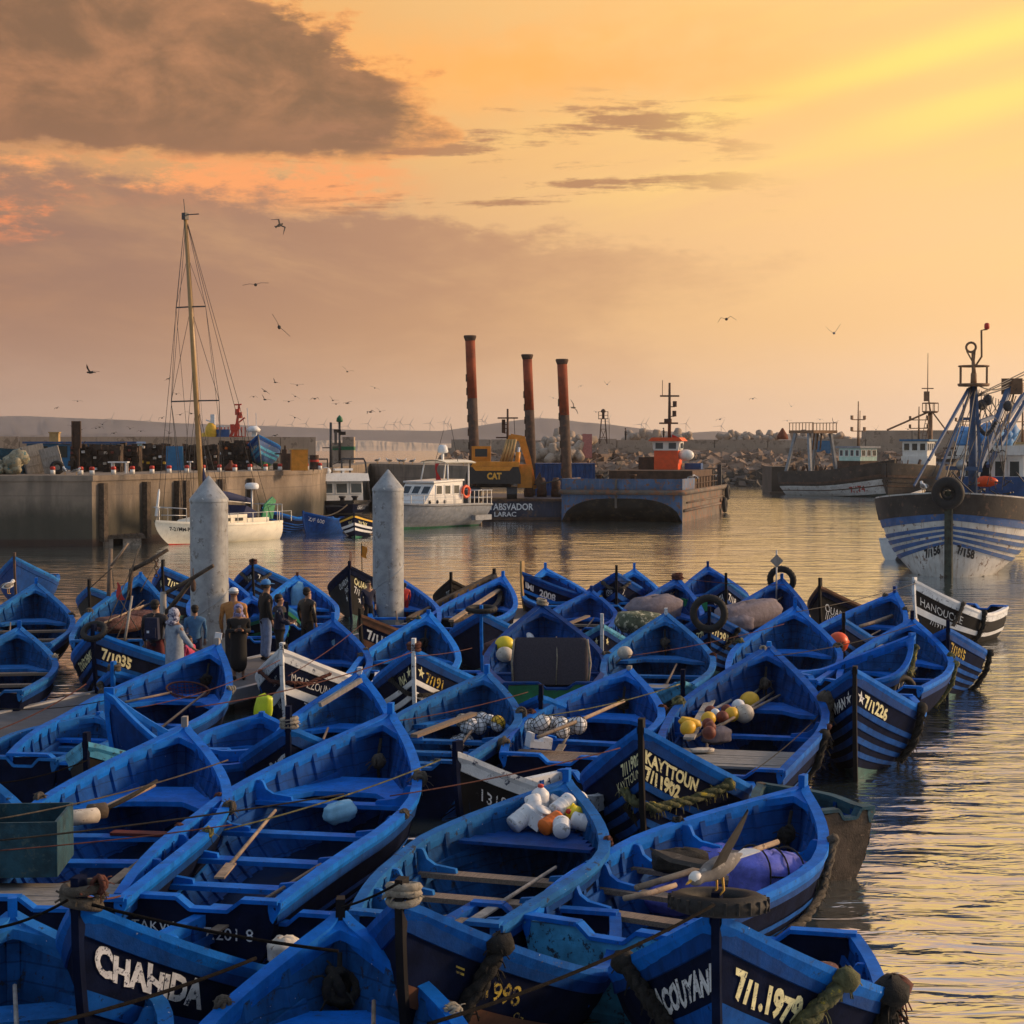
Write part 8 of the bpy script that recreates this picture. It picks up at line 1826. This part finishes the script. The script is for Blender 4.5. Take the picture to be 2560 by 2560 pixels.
for i in range(6): stick('loose stick among the nets of the derrick boat, number %s from the left' % ('one', 'two', 'three', 'four', 'five', 'six')[i], P(248 + i * 12, 1562 - i * 4, 1.05), P(340 + i * 9, 1520 - i * 3, 1.25), .025, 'pole_wood')
sack('dark red net piled in the derrick boat', inboat('B40', .50, .1, .95), (.7, .45, .2), 'net', (0, 0, 1.2), 'fishing_net', 'net'); sack('second brown net behind the red one', inboat('B40', .42, -.3, 1.0), (.5, .35, .22), 'net', (0, 0, .4), 'fishing_net', 'net')
mb = MB(); mb.grid([[pl(292 + u * 4, 1456 + v * 44, 42 - u * .1) + Vector((.02 * math.sin(v * 7), 0, 0)) for u in (0, 2.5 * (0.3 + .7 * v), 5 * (.2 + .8 * v))] for v in np.linspace(0, 1, 5)], 0, True); mb.build('flag', 'flag_red', None, 'folded red flag hanging in the derrick boat', 'flag')
p = pl(483, 1455, 36.7); mb = MB(); mb.tube([(0, 0, .28), (0, 0, .05)], .012, 5); mb.lathe([(.03, .06), (.055, -.02), (.05, -.16), (.02, -.2)], n=9); o = mb.build('pulley_block', 'rust_dark', None, 'pulley block hanging from the lower derrick', 'pulley'); o.location = p
p = pl(391, 1400, 41); mb = MB()
for k in range(5): mb.torus((0, 0, -k * .09), .045, .014, (R(90), 0, R(90 * (k % 2))), 8, 4)
o = mb.build('chain', 'rust_dark', None, 'rusty chain hanging from the upper derrick', 'chain'); o.location = p
# bits in the bows at right
for i in range(7): stick('thin stick in the bow of the sack boat, %s' % ('first', 'second', 'third', 'fourth', 'fifth', 'sixth', 'seventh')[i], P(1648 + i * 6, 1508 - i * 2, 1.1), P(1672 + i * 7, 1484 - i * 2, 1.3), .015, 'pole_wood')
for i in range(4): stick('stick beside the wrapped bundle, %s' % ('lowest', 'second', 'third', 'topmost')[i], P(1915 + i * 5, 1515 - i * 2, 1.1), P(1960 + i * 6, 1490 - i * 3, 1.2), .02, 'rust' if i % 2 else 'pole_wood')
mb = MB(); mb.box((0, 0, 0), (.12, .04, .12), (0, R(8), 0)); o = mb.build('tin_plate', 'plastic_white', None, 'white plastic scrap on the stem head before the left pile', 'scrap'); o.location = bowtop('M11', .18, -.02)

# ---- coils and scraps lying in the open boats
CL = [('M1', .60, -.3, 'the 7.2018 boat'), ('M1', .9, .4, 'the 7.2018 boat by its transom'), ('M2', .60, .3, 'the jug boat'), ('M10', .58, .4, 'the planked stern boat on the left'), ('M5', .55, -.4, 'the float boat'), ('M6', .50, -.3, 'the netted float boat'), ('M7', .42, .2, 'the buoy bag boat'), ('M11', .42, .3, 'the hoop net boat'), ('B4', .55, .3, 'the wide pale boat'), ('B4', .8, -.2, 'the stern of the wide pale boat'), ('B9', .55, .2, 'the pale float boat'), ('B10', .48, -.2, 'the orange buoy boat'), ('B2', .55, -.3, 'the blue drum boat'), ('B6', .5, -.2, 'the white breasthook boat'), ('B15', .55, .2, 'the outermost right boat'), ('B16', .55, .2, 'the boat before HANOUCHE'), ('B27', .5, .2, 'the short pale boat'), ('B30', .6, -.2, 'the loose plank boat'), ('B35', .5, .3, 'the light blue cover boat'), ('B42', .5, -.3, 'the left back boat'), ('B43', .45, -.3, 'the boat cut by the left edge'), ('B21', .6, -.3, 'the diamond marker boat'), ('B33', .4, -.2, 'the boat behind the right pile'), ('F1', .35, 0, 'the bottom left corner boat'), ('F3', .40, .3, 'the bottom centre boat')]
for i, (k, t_, s_, nm) in enumerate(CL):
    b = BOATS[k]; p = inboat(k, t_, s_, .20); rr = random.Random(i); mb = MB(); R0 = rr.uniform(.12, .22)
    for q in range(5): mb.torus((rr.uniform(-.03, .03), rr.uniform(-.03, .03), q * .03), R0 * rr.uniform(.7, 1.05), .018, (R(rr.uniform(-10, 10)), R(rr.uniform(-10, 10)), 0), 14, 5)
    o = mb.build('rope_coil', ('rope', 'rope_dark', 'rope_pale', 'rope_red')[i % 4], None, 'rope coil lying on the bottom boards of ' + nm, 'rope'); o.location = p
    p = inboat(k, min(.96, t_ + .14), -s_, None, -.20); a = inboat(k, max(.1, t_ - .16), -s_ * 1.6, None, -.16)
    mb = MB(); mb.tube([p, a], [.024, .018], 6); mb.bar(p, p + (p - a).normalized() * .5, .11, .02); mb.build('oar', ('pole_wood', 'wood', 'plank_grey')[i % 3], None, 'wooden oar lying along ' + nm, 'oar')
# ---------------------------------------------------------------- people
def skin_obj(name, verts, edges, rad, mat, parent, sub=1, flat=None):
    me = bpy.data.meshes.new(name); me.from_pydata([tuple(v) for v in verts], edges, []); ob = bpy.data.objects.new(name, me); col.objects.link(ob)
    ob.modifiers.new('skin', 'SKIN'); sk = me.skin_vertices[0].data
    for i, r in enumerate(rad): sk[i].radius = (r, r) if not isinstance(r, tuple) else r
    sk[0].use_root = True
    ss = ob.modifiers.new('sub', 'SUBSURF'); ss.levels = sub; ss.render_levels = sub
    bpy.context.view_layer.update(); dg = bpy.context.evaluated_depsgraph_get()
    m2 = bpy.data.meshes.new_from_object(ob.evaluated_get(dg)); bpy.data.objects.remove(ob); bpy.data.meshes.remove(me)
    if flat:
        for v in m2.vertices: v.co = flat(v.co)
    m2.materials.clear(); m2.materials.append(MATS[mat])
    for p in m2.polygons: p.use_smooth = True
    o = bpy.data.objects.new(name, m2); col.objects.link(o); o.parent = parent; return o
class Sk:
    def __init__(s): s.v = []; s.e = []; s.r = []
    def p(s, co, r, prev=None):
        s.v.append(co); s.r.append(r); i = len(s.v) - 1
        if prev is not None: s.e.append((prev, i))
        return i
    def obj(s, name, mat, parent, **kw): return skin_obj(name, s.v, s.e, s.r, mat, parent, **kw)
wide = lambda k: (lambda c: Vector((c.x * (1 + (k - 1) * max(0, min(1, (c.z - .85) / .2)) * (1 if abs(c.x) < .24 else .0)), c.y, c.z)))
def person(label, px, ytop, h, yaw, top, legs, d=None, hair='hair', hat=None, arms=('down', 'down'), robe=None, shorts=None, extra=None, feet='cl_black', coat=.0, lean=0.0):
    s_ = None
    if d is None: d = FPX / ((ytop - YH) / (CAMH - PZ - h))
    p = D(px, ytop, d); k = (p.z - PZ) / 1.75
    t = thing('person', label, 'person', (p.x, p.y, PZ), R(yaw)); t.scale = (k, k, k)
    # local figure faces -y, 1.75 tall
    def arm(side, kind):
        x = .20 * side
        if kind == 'down': return [(x, 0, 1.42), (x * 1.25, .03, 1.14), (x * 1.22, -.05, .88), (x * 1.2, -.07, .80)]
        if kind == 'phone': return [(x, 0, 1.42), (x * 1.2, -.04, 1.15), (x * .35, -.27, 1.17), (x * .22, -.34, 1.19)]
        if kind == 'front': return [(x, 0, 1.42), (x * 1.2, -.02, 1.15), (x * .8, -.25, 1.08), (x * .6, -.32, 1.10)]
        if kind == 'hold': return [(x, 0, 1.42), (x * 1.5, -.05, 1.18), (x * 2.0, -.20, .95), (x * 2.2, -.26, .90)]
    A_ = {1: arm(1, arms[0]), -1: arm(-1, arms[1])}
    # body: one continuous skin
    S = Sk(); pel = S.p((0, 0, .95), .11); wa = S.p((0, 0, 1.12), .10, pel); ch = S.p((0, 0, 1.34), .115, wa); nk = S.p((0, -.005, 1.49), .052, ch); jaw = S.p((0, -.03, 1.575), .068, nk); hd = S.p((0, -.012, 1.655), .088, jaw); S.p((0, 0, 1.715), .062, hd); S.p((0, -.115, 1.612), .014, jaw)
    for sd in (1, -1):
        S.p((.088 * sd, 0, 1.63), .014, hd)
        a = A_[sd]; i = S.p(a[0], .055, ch); i = S.p(a[1], .042, i); i = S.p(a[2], .03, i); w = S.p(a[3], .028, i)
        dv = (Vector(a[3]) - Vector(a[2])).normalized(); sdv = Vector((1, 0, 0)) if abs(dv.x) < .8 else Vector((0, 0, 1)); up = dv.cross(sdv).normalized()
        for q, (o, ln) in enumerate(((-.030, .060), (-.010, .075), (.010, .072), (.028, .055))):
            b0 = S.p(Vector(a[3]) + sdv * o + dv * .035, .0095, w); b1 = S.p(Vector(a[3]) + sdv * o + dv * (.035 + ln * .55) + up * .012, .009, b0); S.p(Vector(a[3]) + sdv * o + dv * (.035 + ln) + up * .035, .007, b1)
        b0 = S.p(Vector(a[3]) + sdv * -.035 * 1 + up * .02, .010, w); S.p(Vector(a[3]) + sdv * -.045 + dv * .04 + up * .035, .008, b0)
        i = S.p((.09 * sd, 0, .88), .085, pel); i = S.p((.10 * sd, -.015, .50), .055, i); i = S.p((.10 * sd, .02, .28), .05, i); i = S.p((.10 * sd, .03, .09), .034, i); S.p((.11 * sd, -.12, .03), .028, i)
    S.obj('body', 'skin', t, sub=1)
    # eyes and hair
    mb = MB()
    for sd in (1, -1): mb.ell((.032 * sd, -.098, 1.645), (.012, .006, .007), 6, 4)
    mb.build('eyes', 'hair', t)
    # top
    if robe:
        S = Sk(); a0 = S.p((0, 0, .14), .225); a1 = S.p((0, 0, .55), .21, a0); a2 = S.p((0, 0, .95), .205, a1); a3 = S.p((0, 0, 1.2), .15, a2); a4 = S.p((0, 0, 1.37), .14, a3); S.p((0, 0, 1.46), .07, a4); base = a4
    else:
        S = Sk(); a2 = S.p((0, 0, .76 - coat), .155); a3 = S.p((0, 0, 1.12), .14, a2); a4 = S.p((0, 0, 1.345), .122, a3); S.p((0, 0, 1.50), .062, a4); base = a4
    for sd in (1, -1):
        a = A_[sd]; i = S.p((a[0][0] * .88, a[0][1], a[0][2] - .045), .076, base); i = S.p(a[1], .066, i); S.p(tuple(Vector(a[1]).lerp(Vector(a[2]), .97)), .05, i)
    S.obj('robe' if robe else 'jacket', robe or top, t, sub=2, flat=wide(1.18))
    if not robe:
        S = Sk(); pe = S.p((0, 0, 1.02), .135)
        for sd in (1, -1):
            i = S.p((.09 * sd, 0, .80), .105, pe)
            if shorts: S.p((.105 * sd, -.01, .50), .105, i)
            else: i = S.p((.10 * sd, -.012, .50), .088, i); S.p((.10 * sd, .025, .07), .075, i)
        S.obj('shorts' if shorts else 'trousers', legs, t, sub=2)
    for sd in (1, -1):
        mb = MB(); mb.ell((.105 * sd, -.05, .045), (.05, .145, .05), 10, 6); mb.build('shoe', feet, t)
    if hat == 'cap':
        mb = MB(); mb.lathe([(.106, 1.655), (.110, 1.68), (.095, 1.735), (.05, 1.768), (0, 1.775)], (0, -.005, 0), n=14); mb.prism([Vector((-.075, -.09, 1.675)), Vector((.075, -.09, 1.675)), Vector((.06, -.19, 1.665)), Vector((0, -.205, 1.662)), Vector((-.06, -.19, 1.665))], (0, 0, -.006), (0, 0, .006)); mb.build('cap', 'cap_blue', t)
        mb = MB(); mb.lathe([(.098, 1.58), (.102, 1.655)], (0, .008, 0), n=12, caps=False); mb.build('hair', 'hair', t)
    elif hat == 'beanie':
        mb = MB(); mb.lathe([(.104, 1.655), (.104, 1.70), (.085, 1.745), (.04, 1.77), (0, 1.772)], (0, -.005, 0), n=14, mi=0); mb.lathe([(.107, 1.675), (.107, 1.69)], (0, -.005, 0), n=14, mi=1, caps=False); mb.build('beanie', ['plastic_white', 'cl_black'], t)
    elif hat in ('scarf', 'scarf_violet'):
        mb = MB(); mb.ell((0, .015, 1.665), (.112, .122, .118), 14, 9); mb.ell((0, .01, 1.54), (.12, .115, .10), 12, 7); mb.ell((.02, .06, 1.47), (.15, .12, .07), 12, 6); o = mb.build('headscarf', hat, t)
        mb = MB(); mb.ell((0, -.078, 1.63), (.062, .045, .075), 10, 8); mb.ell((0, -.125, 1.615), (.012, .016, .02), 6, 5); mb.build('face', 'skin', t)
    else:
        mb = MB(); mb.ell((0, .018, 1.685), (.098, .100, .085), 12, 8); mb.ell((0, .05, 1.63), (.085, .065, .08), 10, 6); mb.build('hair', hair, t)
    if extra: extra(t)
    return t
def backpack(t):
    mb = MB(); mb.box((0, .20, 1.18), (.30, .16, .44), taper=.85); mb.box((0, .29, 1.10), (.22, .05, .2)); mb.build('backpack', 'cl_navy', t)
    mb = MB(); mb.box((.05, .32, 1.12), (.05, .01, .05)); mb.build('badge', 'plastic_white', t)
def phone(t):
    mb = MB(); mb.box((.0, -.38, 1.24), (.075, .02, .14), (R(-35), 0, 0)); mb.build('phone', 'machine_black', t)
def stripe(t):
    mb = MB(); mb.lathe([(.165, 1.34), (.15, 1.44), (.09, 1.485)], n=16, caps=False); o = mb.build('shoulder_panel', 'cl_dark', t); o.scale = (1.2, 1, 1)
    mb = MB(); mb.bar((-.24, -.05, 1.36), (-.24, .06, 1.38), .03); mb.build('white_stripe', 'plastic_white', t)
person('man in dark jacket, maroon shorts and backpack walking away on the pontoon', 388, 1500, 1.66, 172, 'cl_dark', 'maroon', shorts=True, extra=backpack)
person('woman in long pale grey robe and patterned headscarf beside the shorts man', 436, 1522, 1.60, 130, None, None, robe='cl_grey', hat='scarf', arms=('down', 'hold'))
person('small child in pink next to the woman in grey', 474, 1590, 1.05, 60, 'cl_pink', 'cl_navy', d=35.0)
person('man in blue denim shirt half hidden by the left pile', 487, 1513, 1.6, 190, 'cl_denim', 'cl_navy', d=36.6)
person('man in tan coat and striped beanie seen from behind by the pile', 584, 1471, 1.74, 185, 'cl_tan', 'cl_dark', hat='beanie', coat=.12)
person('woman in black with violet patterned headscarf looking at a phone', 596, 1512, 1.6, 12, None, None, d=35.8, robe='cl_black', hat='scarf_violet', arms=('phone', 'phone'), extra=phone)
person('man in blue cap, black jacket and pale jeans looking right', 664, 1450, 1.76, 118, 'cl_black', 'cl_jeans', hat='cap')
person('man in navy jacket with grey shoulders in front of the capped man', 698, 1486, 1.6, 100, 'cl_navy', 'cl_black', d=37.5, arms=('front', 'front'), extra=stripe)
person('man in black leather jacket at the right of the group', 768, 1469, 1.6, 140, 'cl_leather', 'cl_black', d=39.3, coat=.06)
person('man in dark blue clothes standing just left of the right pile', 921, 1452, 1.7, 30, 'cl_navy', 'cl_black', d=45.5)
person('person in red showing at the right edge of the right pile', 1012, 1458, 1.7, 200, 'red', 'red', d=48.3)
for lab, x, y0, d, sit in (('dark figure photographing on top of the breakwater wall', 1564, 1071, 236.5, False), ('dark figure sitting on the breakwater wall', 1659, 1078, 238, True)):
    o = D(x, y0, d); t = person(lab, x, y0, 1.7, 100, 'cl_dark', 'cl_black', d=d, arms=('phone', 'down')); t.location = (o.x, o.y, o.z - (1.72 if not sit else 1.3)); t.scale = (1, 1, 1)

# ---------------------------------------------------------------- gulls
def gull_mesh(name, inner, outer, sweep=.25, span=.64, mats=('gull_grey', 'gull_dark', 'gull_white'), fold=1.0, legs=False, wm=0):
    """one bird, facing +x; inner and outer wing angles up from level, in degrees"""
    mb = MB(); prof = [(0, .30), (.022, .285), (.045, .25), (.05, .22), (.048, .17), (.075, .08), (.085, -.02), (.07, -.14), (.035, -.25), (.012, -.30)]
    mb.lathe([(max(r, .001), h) for r, h in prof[::-1]], axis=(1, 0, 0), n=10, mi=0); mb.ell((.235, 0, .018), (.058, .048, .048), 9, 6, 2)
    mb.lathe([(.014, 0), (.010, .04), (.002, .065)], (.285, 0, .012), (1, 0, -.15), 6, 3)
    mb.prism([Vector((-.22, .035, .0)), Vector((-.22, -.035, .0)), Vector((-.42, -.085, -.01)), Vector((-.44, 0, -.01)), Vector((-.42, .085, -.01))], (0, 0, -.006), (0, 0, .006), 2)
    for sd in (1, -1):
        ai, ao = R(inner if not isinstance(inner, tuple) else inner[0 if sd > 0 else 1]), R(outer if not isinstance(outer, tuple) else outer[0 if sd > 0 else 1])
        L1, L2 = .26 * fold, (span - .26) * fold; W0, W1 = .165, .15
        root = Vector((.05, .05 * sd, .03)); wr = root + Vector((.06, sd * L1 * math.cos(ai), L1 * math.sin(ai)))
        tip = wr + Vector((-sweep, sd * L2 * math.cos(ao), L2 * math.sin(ao))); rows = []
        for k, (a, b, m) in enumerate(((root, wr, 4), (wr, tip, 6))):
            for i in range(m + (k == 1)):
                f = i / m; p = a.lerp(b, f); w = (W0 * (1 - f) + W1 * f) if k == 0 else W1 * (1 - f ** 1.6) + .012
                rows.append([p + Vector((w * .36, 0, 0)), p + Vector((w * .1, 0, .016)), p + Vector((-w * .64, 0, -.004)), p + Vector((w * .1, 0, -.006)), p + Vector((w * .36, 0, 0))])
        mi = [wm] * 4 + [wm, wm, 1, 1, 1, 1]
        mb.grid(rows, mi, False, flip=(sd > 0))
    if legs:
        for sd in (1, -1): mb.tube([(-.02, .03 * sd, -.05), (.0, .035 * sd, -.17), (.05, .035 * sd, -.19)], [.012, .009, .006], 5, 3)
    return mb.mesh(name, [mats[0], mats[1], mats[2], 'beak'])
G = {'glide': gull_mesh('gull', 10, -12), 'up': gull_mesh('gull', 38, 18), 'down': gull_mesh('gull', 22, -42), 'vee': gull_mesh('gull', 45, 50, .15), 'bank': gull_mesh('gull', 16, 2, .18)}
D_ = ('gull_dark', 'gull_dark', 'gull_dark')
GD = {'glide': gull_mesh('gull', 12, -10, mats=D_), 'up': gull_mesh('gull', 40, 15, mats=D_), 'down': gull_mesh('gull', 24, -46, mats=D_), 'bank': gull_mesh('gull', 14, 4, .18, mats=D_)}
def gull(label, x, y, span_px, kind, yaw, roll=0, pitch=0, dark=True, group='gulls in flight over the harbour'):
    d = 1.30 * FPX / span_px; me = (GD if dark else G)[kind]; o = bpy.data.objects.new('gull', me); col.objects.link(o); o.location = D(x, y, d); o.rotation_euler = (R(roll), R(pitch), R(yaw)); return tag(o, label, 'gull', group)
gull('dark gull diving with bent wings, highest bird in the sky', 699, 563, 58, 'down', 60, 55, -20)
gull('dark gull gliding level right of the yacht mast', 639, 712, 62, 'glide', 100, -6, 0)
gull('large dark gull banking steeply beneath the gliding one', 698, 818, 68, 'bank', 95, 52, 10)
gull('dark gull with one raised wing at the far left sky', 226, 931, 52, 'up', 150, 20, 0)
gull('gull with arched wings above the breakwater middle', 1816, 798, 56, 'down', 92, -8, 0)
gull('pale gull with wings in a wide vee near the trawler', 2085, 833, 50, 'vee', 88, -8, 0, False)
gull('dark gull just right of the right spud pile', 1434, 1019, 40, 'bank', 60, 60, 0)
FK = [(421, 947), (441, 985), (688, 956), (743, 963), (662, 978), (634, 992), (662, 999), (722, 1004), (738, 991), (787, 997), (832, 1001), (840, 1010), (737, 1044), (688, 1089), (868, 929), (868, 1008), (937, 970), (926, 1030), (950, 1029), (450, 1037), (478, 1034), (405, 1045), (423, 1083)]
for i, (x, y) in enumerate(FK): gull('small dark gull in the loose flock over the quay and yacht', x, y, 23 + (i * 7) % 11, ('glide', 'down', 'up', 'bank')[i % 4], 60 + (i * 37) % 80, -25 + (i * 29) % 60, 0, True, 'flock of gulls over the quay and yacht')
for i, (x, y) in enumerate(((142, 1020), (194, 1003), (256, 1061), (249, 1068), (240, 1071), (325, 1072), (352, 1078), (180, 1066), (205, 1074), (285, 1083))): gull('tiny dark gull low over the pots at the left', x, y, 20 + (i * 5) % 8, ('down', 'glide', 'up')[i % 3], 70 + (i * 23) % 50, -15 + (i * 17) % 30, 0, True, 'gulls low over the pots at the left')
for i, (x, y) in enumerate(((1452, 965), (1518, 961), (1383, 995), (1882, 997), (1978, 1016), (1800, 1048), (2050, 1049), (2085, 1057), (1968, 1052), (1490, 1030), (2190, 1074), (2270, 1073))): gull('small pale gull in the scattered birds over the barges and breakwater', x, y, 19 + (i * 5) % 9, ('down', 'vee', 'glide')[i % 3], 70 + (i * 31) % 60, -20 + (i * 19) % 45, 0, False, 'gulls scattered over the barges and breakwater')
# standing gulls
def stand_mesh():
    mb = MB(); mb.lathe([(.002, -.26), (.03, -.2), (.075, -.08), (.09, .03), (.07, .13), (.03, .17), (.002, .18)], (0, 0, .22), (1, 0, .18), 10, 0); mb.ell((.17, 0, .33), (.06, .05, .055), 9, 6, 0); mb.tube([(.10, 0, .27), (.15, 0, .32)], .045, 8, 0); mb.lathe([(.016, 0), (.004, .06)], (.225, 0, .325), (1, 0, -.1), 6, 2)
    for sd in (1, -1): mb.ell((-.04, sd * .06, .235), (.19, .035, .065), 9, 6, 1, (0, R(-8), 0)); mb.tube([(0, sd * .03, .15), (0, sd * .03, 0), (.05, sd * .03, 0)], .010, 5, 2)
    return mb.mesh('standing_gull', ['gull_white', 'gull_grey', 'beak'])
sm = stand_mesh()
def sgull(label, p, yaw, sc=1.0, group=None): o = bpy.data.objects.new('standing_gull', sm); col.objects.link(o); o.location = p; o.rotation_euler = (0, 0, R(yaw)); o.scale = (sc,) * 3; return tag(o, label, 'gull', group)
sgull('white gull standing on the quay beside the black tyre', qd(162, 1187.5, .3), 120, 1.15); sgull('white gull crouched near the bollard on the quay', qd(191, 1187.5, .3), 10, 1.0)
for i, (x, yaw) in enumerate(((950, 20), (981, 200), (1008, 160), (1019, 30), (1041, 10), (1160, 190))):
    f = (x - 930) / 245.0; a, bq = qpts[3], qpts[4]; p = a.lerp(bq, max(0, min(1, f))); sgull('white gull resting on the pier wall behind the launch', Vector((p.x, p.y + .4, QZ)), yaw, 1.2, 'gulls resting on the pier wall')
for i, (x, y) in enumerate(((1727, 1203), (1740, 1203))): sgull('white gull perched on the hopper barge rail', D(x, y, 124), 30 + 90 * i, 1.2, 'gulls on the hopper barge')
sgull('white gull perched at the stern post of the hopper barge', D(1793, 1197, 137), 60, 1.2); sgull('white gull standing on the trawler bow rail', D(2309, 1234, 70.5), 100, 1.3); sgull('white gull standing on the dark boat in the left corner', inboat('M15', .9, .2, .9) if False else D(21, 1484, 49.0), 60, 1.0)
# the landing gull on the ACOUYANI stem
p = bowtop('F5', .38, -.02); t = thing('gull', 'brown and white gull with raised wings landing on the ACOUYANI stem', 'gull', p, 0, None, rot=(R(4), R(12), R(222))); t.scale = (.95,) * 3
me = gull_mesh('body', (44, 10), (54, 2), .10, .62, ('gull_grey', 'gull_dark', 'gull_white'), 1.0, True, 1); o = bpy.data.objects.new('body', me); col.objects.link(o); o.parent = t
